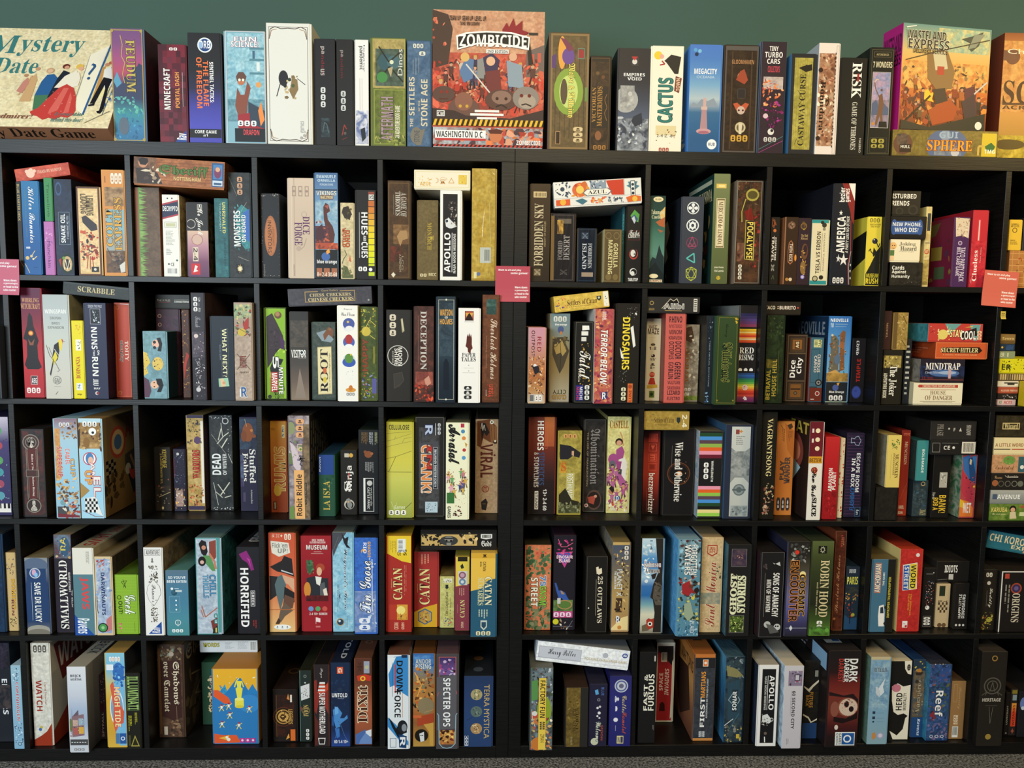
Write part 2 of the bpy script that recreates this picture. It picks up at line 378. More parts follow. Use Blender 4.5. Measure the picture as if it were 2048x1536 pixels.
def game_box(line, seed):
    num, flag, label, rc, body, dsl = line.split('|')
    x, y, z, w, h, d, lean, pitch, yw = map(float, num.split(','))
    R = random.Random(seed)
    root = bpy.data.objects.new('board_game_box', None); COL.objects.link(root)
    root.empty_display_size = .05; root['label'] = label; root['category'] = 'game box'; root['group'] = group_name(rc)
    b = body.split(' '); base = CC(b[0]); side = CC(b[1]) if len(b) > 1 and b[1] else base; top = CC(b[2]) if len(b) > 2 and b[2] else base
    mat = FOIL if flag == 'S' else CARD
    cols = dict(front=base, back=side, left=side, right=side, top=top, bottom=top)
    ax = 2 if w > h * 1.15 and d > h else (1 if d < min(w, h) * .6 else 0)
    peek = min(.45, .05 * (w, d, h)[ax]); i = .11
    lid = MB(); tray = MB(); fx0, fx1, fz0 = 0, w, 0
    if ax == 0:
        flip = R.random() < .5
        if flip: bevel_box(lid, 0, w - peek, 0, d, 0, h, .1, cols); bevel_box(tray, w - peek - .1, w, i, d - i, i, h - i, .06, cols); fx1 = w - peek
        else: bevel_box(lid, peek, w, 0, d, 0, h, .1, cols); bevel_box(tray, 0, peek + .1, i, d - i, i, h - i, .06, cols); fx0 = peek
    elif ax == 1:
        bevel_box(lid, 0, w, 0, d - peek, 0, h, .1, cols); bevel_box(tray, i, w - i, d - peek - .1, d, i, h - i, .06, cols)
    else:
        bevel_box(lid, 0, w, 0, d, peek, h, .1, cols); bevel_box(tray, i, w - i, i, d - i, 0, peek + .1, .06, cols); fz0 = peek
    lido = lid.build('box_lid', mat, root); tray.build('box_tray', mat, root)
    arts = {k: MB() for k in 'f><^F'}; let = []; e = .04
    fw = fx1 - fx0 - 2 * e; fh = h - fz0 - 2 * e
    faces = {'f': Face(lambda u, v, o: (fx0 + e + u, -o, h - e - v), fw, fh, arts['f'], let, R),
             '>': Face(lambda u, v, o: (w + o, i + e + u, h - i - e - v), d - 2 * (e + i), h - 2 * (e + i), arts['>'], let, R),
             '<': Face(lambda u, v, o: (-o, d - i - e - u, h - i - e - v), d - 2 * (e + i), h - 2 * (e + i), arts['<'], let, R),
             '^': Face(lambda u, v, o: (fx0 + e + u, d - e - v, h + o), fw, d - 2 * e, arts['^'], let, R),
             'F': Face(lambda u, v, o: (e + u, e + v, -o), w - 2 * e, d - 2 * e, arts['F'], let, R)}
    for cmd in split_cmds(dsl):
        k, c = face_of(cmd)
        try: faces[k].run(c)
        except Exception as ex: print('DSL', label[:40], '::', c, ex)
    for k, art in arts.items():
        if art.v: art.build({'f': 'printed_artwork', '^': 'top_print', 'F': 'bottom_print'}.get(k, 'side_print'), mat, lido)
    big = max(let, key=lambda q: q.area) if let else None
    for q in let: q.build('printed_title' if q is big else 'printed_lettering', mat, lido)
    th = math.radians(pitch)
    root.location = (x * CM, y * CM, (z + d * math.sin(th)) * CM)
    root.rotation_euler = (-th, -math.radians(lean), math.radians(yw))
    return root

# ---------------------------------------------------------------- table of boxes (centimetres: x y z w h d lean pitch turn)
BOXES = r'''-158.97,-1.50,182.06,46.14,39.40,5.50,0.0,32.0,0||wide vintage cream box with painted couple and gown, leaning back, on shelf top|00|ecdfb8 96684c 96684c|m efe2bc e6d6aa 0 0 100 100;t 29 8 69 30 0 s 3f7f7f ystery;t 10 8 28 27 0 s 3f7f7f M;t 19 32 45.5 48 0 s 3f7f7f Date;l 8a9a94 .5 75 27 75 86;l 8a9a94 .5 77 30 77 84;l 8a9a94 .5 80 26 80 88;p f6efd8 75 27 84.5 17 84.5 18 82.5 88 76 80;p 2f5f94 85.2 15 86.4 15 83.2 88 82 87;p f3e6a8 86.6 25 96 18 93.5 70 84.5 70;p f6efd8 86.4 17 98.4 12 98.4 14 86.4 20;p 3f6f9a 86.6 20 97.6 15 97.6 17 86.6 23;l 5a6a6a .5 98.6 12 94 88;l 5a6a6a .5 96 22 92.6 80;c 87.6 37 1.6 d09070;c 89.4 35 1.4 c87050;p c89858 85 40 87 38 87.4 60 85 76;s 91 24 97 66 12 2.4 d09870 c86848 5a7898 3a5a88 e8c890 b87858;s 94 56 97 80 8 2 3a5a88 8aa0b0;p f2efe6 86.6 42 91 38 95 42 95.4 52 93.4 60 90.4 62 87.4 50;p 1d1e24 87.8 50 93.6 52 92.8 62 94 82 91.6 84 91 62 90 58 87.6 76 84.6 77;p 1d1e24 83.8 78 87.6 76 87.6 78.6 84.4 79.4;p 1d1e24 90 84 94 82.6 92.8 86.4 91 86;c 91.2 33 1.5 d8a880;p 1c1a1e 89.6 32 90 29 92.6 29 93 32.6;l 1c1a1e .5 90.6 40 91.6 41.4;t 77.6 36 81 53 0 s 2f5a8a ?;p d0a878 42 76 44 52 46 48 48 54 48.6 76;c 46 43 1.5 c99a78;l d0a878 .8 44 50 42 62 40 70;p c98878 38 66 40 56 42 52 44 58 42 68;c 40.4 50 1.3 b88868;p 2f6298 50 70 51 56 53 49 57 48 60 52 62 66 58 70;p 4a7a5a 50 70 58 69 60 74 58 82 52 84;c 54 44.6 2.4 caa27c;c 54 45 1.6 e3bb98;p 232a36 58 72 60 52 62 44 66 46 68 54 66 70;c 62.8 40 2.2 6a3028;c 63.4 41 1.5 d8a080;p f3ead6 60 62 64 50 70 44 74 52 74 60 68 62;p c9443e 63 62 67 58 72 62 75 70 77.6 84 77 88 74 91 70 90 67 93 63 91.4 60 93.4 56 90 52.6 89 50.8 86 55 82 58 74;p dd6a60 66 62 69 62 67 84 62 88 62 84;p dd6a60 71 66 73 72 74 86 71 87;s 58 66 74 88 16 .8 f0a098 e88880;c 71.2 40 2.3 e6bf58;c 72.4 42 1.6 e8b090;p f3ead6 66 48 72 46 74 52 72 58 68 56;t 2 88 53.6 94 0 q 8a5a4a your secret admirer!;t 66 86 83 90 0 q 3f7f7f Is your date;t 65 91 84 95 0 q 3f7f7f behind this door?;l 8a8a78 .4 85 96 98 84;F t 1 10 90 86 0 s 231c18 Mystery Date Game
-112.68,1.50,182.06,9.27,30.72,29.00,0.0,0.0,0||purple and teal illustrated box with gold border, on shelf top|00|4a6a8a 4a2430 4a2430|>g 4a2430 401c28 2c1820 1c1014;>s 10 10 90 60 10 12 5a2c38 3a1820;g 75507f 80507f a0517f b5506a 4a4668 3a4a68 3f8f98 3f7fa8 357099;p 3c4460 0 48 35 48 40 42 60 44 64 34 80 33 85 30 97 32 97 62 0 62;p 5a9ab8 4 46 16 38 30 48 14 52;s 4 60 96 74 22 9 52a8a0 3a7a90 6ab8a8;s 4 74 96 97 20 8 3f7fa8 4a90b8 30608a;o 33 86 16 8 5c6a78;f 1 1 99 99 2.6 b09a50;c 4 2 5 b09a50;c 96 2 5 b09a50;c 4 98 5 b09a50;c 96 98 5 b09a50;t 46 10 74 56 1 s c8b45c/4a3a38 FEUDUM;l c8b45c 2 30 6 36 14 32 24 42 30 34 40 40 48
-99.86,1.50,182.06,7.92,26.74,29.00,0.0,0.0,0||dark maroon pixel-patterned box with white and orange title, on shelf top|00|5c1c26 4a141c|q 6 16 6a1f2c 4a1a26 782434 571c2a 6a2838;t 18 24 42 66 2 h f5f0ea/1a0c10 MINECRAFT;t 60 28 76 64 2 h f0a050/3a1012 PORTAL DASH;l e8dcd8 1 88 28 88 63;K 42 3 74 6 2 f5f0ea/5c1c26;p 2a4a9a 55 99.5 99 87 99 99.5;t 62 90 98 97 2 i ffffff Rav
-91.63,1.50,182.06,9.41,30.08,29.00,0.0,0.0,0||black box fading to blue with round badge and orange lettering, on shelf top|00|26262a 1a1a20|g 242428 242428 242428 2c2c48 4444a0 5050b8 4a4ab0;r 0 87 99 95 202024;c 53 11 23 e8eef4;c 53 11 19 2a4a80;t 36 7 70 14 0 h f4f6fa ORB;o 40 11 6 3 9ab8e0;t 25 22 42 68 1 h f07840 OF FREEDOM;t 46 25 62 66 1 h f07840 THE FLAME;t 66 26 78 63 1 h f6f6f6 SENTINEL TACTICS:;t 16 88 84 91 0 h f6f6f6 CORE GAME;t 42 91.6 56 94 0 h f6f6f6 #1
-81.70,1.50,182.06,11.48,30.78,29.00,0.0,0.0,0||pale blue laboratory scene box with silver edge, on shelf top|00|86b4c4 c8ccd0|m a8d0dc 7ab0c4 3 2 97 60;m 7aa8b8 4a7888 3 60 97 80;r 60 14 97 16 5a8898;r 60 24 97 26 5a8898;r 60 36 97 38 5a8898;r 68 17 74 24 4a6a88;r 78 27 86 35 e0e8e8;c 82 47 7 e0a060;p 3a4858 55 62 97 70 97 88 55 88;p 8a5040 28 50 22 66 30 76 50 76 54 62 62 50 54 44 46 56 36 56;c 38 44 10 c07858;p 6a4a40 25 40 32 36 44 36 52 40 48 44 28 44;c 34 43 3.4 f0ecd8;c 43 43 3.4 f0ecd8;p a03038 28 74 58 72 60 82 97 86 97 97 30 96;p f0904a 80 70 88 62 96 78 86 84;r 20 86 97 98 22262c;K 28 79 78 84 3 e8eef0/394048;f 0 0 100 100 2.4 c8ccd4;t 22 5 78 9 0 h f4f0f4/8a5068 FUN;t 14 9 84 14 0 h f4f0f4/8a5068 SCIENCE!;t 42 87 82 92 0 h e05058 DRAFON
-69.91,1.50,182.06,12.62,33.21,29.00,0.0,0.0,0||tall plain white box with thin brown corner scrollwork, on shelf top|00|e2e2dc d8d0b8 d8d0b8|f 5 3 95 97 1 55402c;l 3a2a20 1.6 7 13 9 5 20 3 34 4.6 50 4 66 4.6 80 3 91 5 93 13;l a07038 1.2 9 11 12 6 24 5;l a07038 1.2 91 11 88 6 76 5;l 3a2a20 1.6 7 87 9 95 20 97 34 95.4 50 96 66 95.4 80 97 91 95 93 87;l a07038 1.2 9 89 12 94 24 95;l a07038 1.2 91 89 88 94 76 95;l 2a2a2a 2 22 60 30 50 38 45;l 2a2a2a 1.4 88 50 70 45;o 38 45 11 6.5 2c2c30;p 2c2c30 34 40 44 44 46 54 38 52;s 44 43 70 62 12 7 b8a070 8a7450 3a3028 d0c090;p 8a7450 58 44 70 46 72 54 60 62 52 56;c 52 46 4 3a4438;c 60 51 4 50603a;c 78 94 3.4 aaa;c 85 92 3.4 aaa;t 76 80 88 90 2 n aaaaaa games
-56.69,1.50,182.06,5.89,29.23,29.00,0.0,0.0,0||black slim box with faded red title, first of pair, on shelf top|00|26262a 18181a|t 26 7 46 34 1 h 7a2a30 pandem;t 26 7 46 14 1 h aaa8a4 pa;t 26 28 46 34 1 h aaa8a4 us;K 26 45 50 65 3 d8dcdc/26262a;m 3c5058 26262a 26 74 70 92;l 5a7078 3 34 88 44 78 56 80 64 88
-50.51,1.50,182.06,4.84,29.19,29.00,0.0,0.0,0||black slim box with faded red title, second of pair, on shelf top|00|262628 18181a|t 22 10 42 36 1 h 6a2428 pandem;t 22 10 42 16 1 h 8a8886 pa;K 26 48 56 68 3 c8cccc/262628;l a83a30 5 32 90 46 80 60 84;c 50 88 9 5a5454;l 8a3028 3 34 94 62 92
-45.42,1.50,182.06,3.95,29.22,29.00,0.0,0.0,0||narrow white box with bluish cloudy base beside black pair, on shelf top|00|ecebe8 3a3a3a|t 24 6 62 28 1 h 1c1c1c pandemic;t 58 5 74 30 1 n 4a4a7a legacy;l 8a8a8a 2 34 36 34 70;l b0a0a0 2 50 36 50 74;m e8e8ee 6a7aa8 3 66 97 98;p 2a3038 36 84 70 82 78 92 50 96;c 50 72 9 9a9aac
-41.01,1.50,182.06,10.00,29.90,29.00,0.0,0.0,0||mossy green box with insect painting and bony lettering, on shelf top|00|68703c 505a30|m 8a8048 b8a468 2 1 98 46;m 3a4a3a 5a6a60 10 10 94 44;o 40 22 22 8 3a5a62;o 64 22 20 6 4a6a70;l 2a2a20 4 20 8 50 22 86 12;l 2a2a20 4 16 40 52 26 92 40;c 58 22 6 d8dcc0;p b0a480 46 28 62 26 56 36;o 30 36 16 5 4a8a4a;t 76 10 90 34 2 n e0dcd0 Dinos;f 2 1 98 45 2.5 b0a460;m 76803c 5a6430 4 46 98 98;f 5 47 96 98 3 8a9440;t 26 54 62 94 2 h a8909a/4a3a34 AFTERMATH;s 30 56 60 92 26 5 70604a 8a7a80 584a40;t 68 62 82 92 2 h ece8d0 AN ADVENTURE BOOK GAME;s 4 90 96 98 16 7 90984a 4a5428 b0ac60
-30.72,1.50,182.06,6.95,29.38,29.00,0.0,0.0,0||slate blue textured box with pale serif title, on shelf top|00|3c5a78 2c4458|m 3c5a7a 54708e 1 1 99 99;K 26 3 72 7 3 e0dccc/3c5a78;K 52 10 84 14 1 e0dccc/3c5a78;l c8c8b8 1 26 18 26 31;l c8c8b8 1 38 16 38 32;l c8c8b8 1 50 16 50 30;t 8 34 32 70 2 h d8ccb0 SETTLERS;t 12 73 26 81 2 h d8ccb0 THE;t 48 56 56 66 2 h c8bca0 OF THE;t 60 36 88 80 2 h d8ccb0 STONE AGE;o 40 89 26 8 7a7468;p 7a7468 20 88 78 82 60 98 40 98;t 30 84 54 95 2 n 3a4a5a STONE
-23.40,1.00,182.06,31.26,5.71,28.00,0.0,0.0,0||low box with police scene and black lettering, lying flat under big box, on shelf top|00|c8ccd0 b04038:8a2a28|m b8c0c8 8a6058 0 0 100 100;s 25 10 99 90 50 6 d87848 b84030 e0a080 9098a0 503840;r 2 14 48 58 f2f2f0;r 2 56 48 68 c03838;t 3 20 46 52 0 h 1a1a1a WASHINGTON D.C.;o 57 40 6 36 c87850;p 5a2a20 50 12 58 4 64 14 62 30 52 30;t 76 62 98 86 0 h f4f4f4/7a2a28 ZOMBICIDE;H 0 88 100 100 1a1a1a c83830 26
-23.56,1.20,187.80,31.55,32.04,10.00,0.0,0.0,0||huge upright battle illustration cover with red splatter and yellow hazard stripe, on shelf top|00|c08060 8a3a28|m d0a080 c08868 0 0 100 36;m a84838 d0604a 0 36 100 100;p 4a3830 0 0 14 4 18 16 14 46 0 50;s 0 8 12 30 8 4 c85040 e07a5a;p 70605a 84 34 100 28 100 54 84 56;r 88 36 91 44 c85a48;r 94 35 97 43 c85a48;s 0 40 100 78 110 5 c8402c e05a40 a83424 d88060 6a2c24;s 0 50 100 88 40 8 c04030 d8664c 8a3a30;A 6 50 96 78 30 9 b83828 6a3028 c04030 5a3430;A 24 44 98 62 16 9 5a78a0 8a8a88 703030 3a3050 c8b8a0 3a3a40;p 5a78a0 24 52 30 40 37 42 36 58 28 62;c 29 40 4 d8b068;p 8a8a88 40 42 46 40 46 58 40 58;p 3a3050 45 40 53 36 60 42 58 52 47 52;c 52 43 4 e0b08c;p 703030 47 52 60 50 62 72 50 78;l d8d0c8 1.2 30 46 55 74;p 8a9aa8 66 42 80 46 82 66 68 64;c 72 39 3.6 d8a888;p 26201e 84 22 86 22 90 44 86 46;r 86 18 94 20 2c2a28;o 10 72 10 7 5a4038;o 28 84 14 10 6a4a40;o 62 76 15 9 5a3c34;o 84 74 12 10 8a8078;o 85 77 8 6 a89888;c 80 72 1.6 6a1c18;c 87 72 1.6 6a1c18;l 2a1c1a 1.2 80 80 84 79 89 81;c 8 70 1.4 8a2a20;c 13 70 1.4 8a2a20;l 5a2a20 1 6 76 14 76;o 28 78 8 8 8a5a48;c 25 82 1.4 c8a038;c 31 82 1.4 c8a038;o 62 74 9 6 8a6a5c;c 58 75 1.4 3a1410;c 66 75 1.4 3a1410;l 2a1c1a 1.2 57 82 62 80 67 83;p 3a2a28 0 84 20 86 30 90 70 92 100 84 100 94 0 94;t 15 5 48 9 0 h 2a2020 TEAM UP. GEAR UP. LEVEL UP.;t 24 10 42 13 0 h 2a2020 TAKE 'EM DOWN!;p 8c1c28 62 16 66 10 68 14 72 6 74 13 80 8 80 16 86 18 80 22 64 24;p f4f0ec 21 22 30 19 48 17.4 70 18 87 22 86 33 60 29 40 29 22 34;p 1a1616 22.5 23 30 20.4 48 18.8 70 19.4 85.6 23 85 31 60 27.6 40 27.6 23 32.4;t 24 20.5 84 31 0 h f6f4f0 ZOMBICIDE;r 48 33 68 36.4 f2f0ec;t 49 33.6 67 36 0 h 1a1616 2ND EDITION;r 38 85 60 87 f0ece8;r 34 88 64 90 f0ece8;r 40 91.2 58 93 f0ece8;H 0 93.4 100 98.8 221c14 e8b428 22;r 4 86 11 91 3a2c28;f 4 86 11 91 .6 f0ece8;t 5 87 10 90.5 0 h f0ece8 CM
9.24,1.50,182.06,11.59,32.51,29.00,0.0,0.0,0||brown wooden plank box with yellow gothic title and green glow, on shelf top|00|5c4a30 6a6070|m 5a4a30 6c5838 3 3 97 97;L 8 14 94 90 7 3a2e1e;o 48 50 38 20 86a040;o 48 50 24 14 c4d478;f 1 1 99 99 5 8a7048;o 30 17 10 14 e0a048;o 46 20 16 7 6a4890;p 7a3a50 24 4 40 6 60 14 46 16;p 5a3a70 4 20 16 18 14 30 4 30;o 78 18 9 4 9a3030;f 70 13 88 22 2 6a8070;o 36 50 9 11 5a4838;t 44 26 64 72 1 k f2e070/4a3c14 Malor & Villainy;r 90 46 97 58 6a8a4a;r 16 84 28 95 2c2016;f 16 84 28 95 1.2 c89868;K 62 80 86 94 3 d8c090/4a3a26
21.20,1.50,182.06,6.03,26.31,29.00,0.0,0.0,0||dark brown gothic-lettered box shorter than neighbours, on shelf top|00|2a2018 1c1610|f 3 2 97 98 3 5c4428;m 2a1e14 4a3420 8 6 92 32;c 36 18 9 6a5030;c 64 22 9 6a4428;t 10 33 30 70 2 s b08040 VICTORIAN;t 36 32 62 74 2 s b08040 MASTERMINDS;l 8a6030 3 84 40 74 46 86 54 74 60 86 68;m 4a3420 2a1e14 8 76 92 98;o 44 84 16 5 8a5838;K 20 94 88 99 3 a07038/2a2018
28.80,1.50,182.06,9.42,28.66,29.00,0.0,0.0,0||dark space scene box with large grey moon and clouds, on shelf top|00|2c2a30 12161c|g 2a282c 2a282c 2c2c34 3a4050 505a70 5a6478 6a7480;m 343c4c 9aa0a8 0 68 99 100;s 0 66 99 92 26 10 b8bcc4 8a92a0 d0d2d4 5a6478;c 24 50 40 a8a8a8;m b4b4b0 8c8c8c 6 36 52 60;c 38 44 7 c0c0bc;p 2a3040 50 66 76 62 80 72 56 76 44 70;r 40 8 62 17 3c3a3c;c 50 13 8 d8d0cc;p b83030 40 8 60 8 50 12;t 16 24 84 27 0 h eeeeee EMPIRES;t 28 28 74 31 0 h eeeeee VOID;t 34 27 46 28 0 n eeeeee of the
38.33,1.50,182.06,9.45,29.50,29.00,0.0,0.0,0||cream box with teal vertical lettering and dancer in black dress, on shelf top|00|f1ead6 d8cfb8|c 18 9 13 e8c838;c 30 10 7 e8a898;p 2a2622 38 14 60 8 92 10 84 26 72 26 46 16;l a82a30 4 24 18 40 17 30 14;t 22 30 68 72 2 h 2f7a72/0f3c3a CACTUS;p 7a3c2c 76 28 96 30 88 44 72 42;t 78 30 90 42 2 h e8c8a8 TOWN;r 16 75 82 84 e0d0a0;s 18 78 82 92 14 5 3a2c26 a04030 d08838 5a4a40;t 20 83 80 86 0 n 3a342c 2-4 Z  8+;K 28 96 62 99.6 3 a03830/e8d8c0
49.62,1.50,182.06,9.40,30.10,29.00,0.0,0.0,0||sky blue box with white tower rising from sea, on shelf top|00|4a7ac0 5a9ae8 4a8ae0|<t 20 84 90 94 0 h e0ecf8 6;g 4a78c8 4a7cc4 5a8cc8 7aa8cc b0c0c8 3a6a94 2f6290 2a5a88 2c5a8c;p 8c98a8 6 56 14 53 26 55 40 50 60 52 80 49 90 54 94 57 6 58;r 46 49 56 57 c8a8a4;p b08a90 42 60 58 60 62 78 38 78;r 40 57 60 60 d0b0a8;o 50 80 24 2.6 c89aa0;o 50 81 18 1.4 a86878;t 14 22 88 27 0 h f6f6f8 MEGACITY;t 22 28.5 80 31 0 n c8dcf0 OCEANIA;c 16 5 6 5aa0d8;c 30 6 6 7ab8e0;c 20 9 6 1c3050;c 78 92 16 f0f2f4;t 67 90.5 88 93.5 0 h 2a4a70 HUB
59.21,1.50,182.06,10.16,30.25,29.00,0.0,0.0,0||dark walnut box with four round creature medallions, on shelf top|00|352519 2a2a30|m 3a2a1c 2c1f16 3 4 97 97;r 20 6 24 96 4a3828;r 78 6 82 96 4a3828;f 1 1 99 99 4 5a5450;r 1 1 99 5 5a5450;t 20 13.5 86 17.5 0 h b08058/1a1008 GLOOMHAVEN;c 52 29 14 b88060;p a04830 34 32 46 24 58 22 70 32 60 36;c 52 44 15 2e2826;f 40 40 64 49 1.5 4a4240;p c05838 28 54 40 53 52 56 64 53 76 54 66 60 38 60;c 52 60 12 c8b0a0;c 46 60 3 5a2018;c 58 60 3 5a2018;c 52 76 16 c8b890;c 52 76 11 6a5c44;p d8ccb0 46 72 58 72 56 82 48 82;K 24 83 78 89 3 d0a040/352519
69.79,1.50,182.06,7.60,31.34,29.00,0.0,0.0,0||dark plum box with white title and orange-haired racer picture, on shelf top|00|33262e 6a88a8|t 30 4 66 8 0 h f0ece8 TINY;t 12 9 84 14 0 h f0ece8/3a2a38 TURBO;t 22 15 74 19.5 0 h f0ece8/3a2a38 CARS;t 26 21.5 74 27 0 h c84858 COLLECTOR'S;m b0a0a0 c8b8b0 10 31 90 42;s 8 34 90 58 26 10 e07848 e8a068 b04840 f0b888;s 8 54 92 76 30 10 8a2068 6a2050 a83888 3a1a38;c 24 66 10 d8c0c8;c 48 80 13 e0dcd8;c 52 79 6 2a2028;K 20 85 74 89 3 d0ccc8/33262e;l b04890 1.6 2 99 98 88;l 5a8a8a 1.6 2 96 98 84
78.84,1.50,182.06,7.53,28.23,29.00,0.0,0.0,0||yellow wood-grain box with dark frame and serif title, on shelf top|00|2a2a2c 4a7ca8|m a09440 b8ac58 14 4 88 95;L 14 4 88 95 8 8a8038;t 38 20 62 91 2 s 26221a CASTAWAY CURSE;p 2a241a 30 14 50 12 84 10 86 16 60 18;c 62 12 5 2a241a;l 2a241a 1.6 30 36 52 44 34 52;l 2a241a 1.6 26 90 34 84
86.67,1.50,182.06,6.25,31.34,29.00,0.0,0.0,0||white-bordered box crowded with brown creature engravings, on shelf top|00|e8dcd4 b8bcc0|m 8a5a40 c09878 3 9 84 92;s 3 9 84 92 60 12 a86848 d0a888 6a4030 e0c8b0 8a5040 c89070;s 3 38 80 60 14 16 e8d8c0 c8a888;Z 82 8 88 92 3a2820;t 14 34 40 78 1 s 2a1a14 Boundara;t 40 48 60 56 1 k 2a1a14 D;c 12 24 11 3a241a;c 12 85 11 3a241a;f 86 2 99 99 2 c8b8b0
93.04,1.50,182.06,7.94,27.44,29.00,0.0,0.0,0||black box with red stripe and long white serif title, on shelf top|00|1f1e1c 15140f|t 42 5 80 41 1 s f4f2ec RISK;r 62 16 70 24 a02828;t 43 14 47 36 1 h c8c4bc THE GAME OF GLOBAL DOMINATION;t 48 45 68 94 1 s d0ccc0 GAME OF THRONES;t 82 82 90 97 1 n d8d4c8 HASBRO
101.53,1.50,182.06,7.18,30.50,29.00,0.0,0.0,0||black and gold box with bronze statue against pink sky, on shelf top|00|1c1e1a 1a1e18:2e3026 1a1e18|f 3 2 97 98 1.6 6a6248;f 12 4 86 9 1.6 6a6248;t 22 5.6 76 7.6 0 n c8b888 ANTOINE BAUZA;t 10 13 92 18.5 0 h d8d0b0 7 WONDERS;m 8890b8 b898b0 11 23 87 48;m 6a7898 a08898 11 48 87 74;p 5a6480 11 52 30 48 44 54 60 50 87 56 87 62 11 62;p 7a5840 42 44 56 42 64 52 60 60 66 72 56 72 50 62 36 73 30 70 42 56;c 52 39 5 6a4c38;l 7a5840 4 44 46 26 38 20 32;l e0b890 4 20 32 30 29 38 30;p 2a2824 48 68 80 68 84 74 46 74;c 22 70 6 c88838;f 10 22.5 88 74 1.4 c8c4b8;f 12 83 86 97 1.2 5a5844;K 18 84 80 88 2 a89c48/1c1e1a;K 18 89 80 92.6 2 a89c48/1c1e1a
109.42,1.50,182.06,31.17,7.63,28.00,0.0,0.0,0||low olive-gold box with orange title under the desert poster box, on shelf top|00|6a5c30 4a4020|m 70602e 8a7838 0 0 100 100;o 10 55 9 42 6a4838;m 4a4440 6a5648 4 16 14 60;r 7 56 18 88 3a2c24;t 8 60 17 72 0 h f0ece0 HULL;o 52 60 20 70 5a6a90;m 5a6888 88909c 40 60 66 98;c 60 85 4 c0c0c8;c 50 18 5 8a98b0;t 44 4 62 30 0 h 9ab0c8 GUI;t 33 38 76 80 0 s f0a030/7a3010 SPHERE;r 85 8 99 100 d0b830;p 3a6a30 94 44 98 60 96 78 90 78 88 60;t 88 72 98 88 0 h f4f4ee TMG;l c8a850 2 82 96 82 60 87 58;L 20 20 34 90 4 8a7a3c
111.09,2.00,189.72,28.78,30.02,9.00,0.0,0.0,8||desert junkyard poster box with magenta side and small biplane, on shelf top|00|c88a50 b02078 a01868|<t 6 8 96 26 0 h 3a0c30 WASTELAND;<t 10 27 96 38 0 h 3a0c30 EXPRESS;g 6a9490 a0b090 d8b870 e0a858 d8903c c87030 a85828 8a4020 503020;m 8ab0a0 d0c890 40 2 98 24;m e0b060 c87838 2 34 98 60;s 2 36 98 60 80 4 6a5030 a86030 e0a048 8a7048 3a2a20;s 2 58 98 92 60 6 c06028 8a3a20 5a2a20 d88838 4a3030 a04828;A 4 52 96 86 16 10 5a2c38 8a3a20 3a2c28 a86030 6a5030;p 8a6a40 28 26 50 22 60 42 58 58 40 60 30 50;p c8c0a0 34 25 48 24 52 40 38 42;r 40 38 48 46 b04030;p a84a20 32 80 56 68 66 76 62 88 38 94;p f8c030 27 62 31 60 34 64 38 62 36 69 38 72 31 71 27 70;p 5a2c38 72 58 84 54 90 90 78 92;p 3a2c28 36 60 50 58 54 70 40 74;l 2a2018 2 6 92 34 66;p 403038 70 70 84 62 88 84 74 86;l c8c8c8 1.6 84 62 98 50;p 2a2a26 2 90 34 96 98 80 98 99 2 99;c 91 92 4 e8e4dc;p 4a5048 66 11 80 7 90 3 86 16 78 22 74 18 76 14;p 8a9080 80 6 92 5 82 18 74 20;t 4 6 48 15 0 h 2c2c28/d8d4c0 WASTELAND;t 6 14 52 23 0 h 2c2c28/e8e4d0 EXPRESS;t 12 22 50 27 0 h 302c26 DELIVERY SERVICE;l e8e8e0 1 3 4 14 2;l 3a3028 .8 4 34 40 24 98 10
145.60,9.00,182.06,55.99,38.16,7.00,0.0,0.0,0||tan and orange cover facing forward, cut off at right edge, on shelf top|00|c8883c 6a3420|g 8a4a28 b87838 c88c48 d8a458 c89048 b88840 a88438 b8a030;m d09c58 b87c40 0 6 60 60;m c8b040 988420 0 78 60 100;c 5 18 4 6a4030;p 6a4434 0 13 6 14 7 20 0 21;t 2 12 40 17 0 n f0e0c8 Challenging;p 7a3018 10 38 26 24 40 24 40 46 20 40;t 1 36 44 54 0 s 3a1c10 SCENE;t 1 55 40 58 0 h 4a2c18 ACROSS THE;o 6 85 9 4 5a4a20;l 4a2c18 1 0 54 44 53
-140.45,1.50,144.66,1.41,26.05,29.00,0.0,0.0,0||black slim starter deck box with gold vertical lettering, row one, cubby one|11|26221c 1c1a16|t 20 3 70 42 1 h b8a068 BLUE STARTER DECK;m 3a3028 26221c 4 86 96 98;l b8a898 4 6 84 96 92
-138.98,1.50,144.66,5.03,26.22,29.00,0.0,0.0,0||bright blue box with cartoon rabbit and white hand lettering, row one, cubby one|11|1f66a0 174a78|g 2a74a8 2470a8 1c60a0 1a5898 1c5c9c;t 40 6 74 66 1 c f4f8fa/0c3c70 Killer Bunnies;t 16 10 26 60 1 n 6a7a6a QUEST FOR THE MAGIC CARROT;c 20 82 11 d8b870;c 44 80 8 e0c488;l e0c488 4 44 80 66 74;l e0c488 5 52 84 76 80;c 54 83 6 e8d4a0;l c8b890 4 4 88 30 98;c 60 92 3 123c68;c 72 92 3 123c68;K 16 70 40 72 3 f4f8fa/1f66a0
-133.18,1.50,144.66,2.82,15.03,16.00,0.0,0.0,0||small pink card box standing under a green one, row one, cubby one|11|b870b0 9a5a98|s 10 10 90 40 10 16 d8a0d0 c080b8 9050a0;t 30 36 64 86 1 n 5a2a68 Munchkin
-132.71,1.50,159.72,2.39,12.12,14.00,0.0,0.0,0||small green card box stacked on the pink one, row one, cubby one|11|3f8a52 2f6a40|t 34 12 66 90 1 n 28502c Timeline;c 50 82 12 2f6a3c
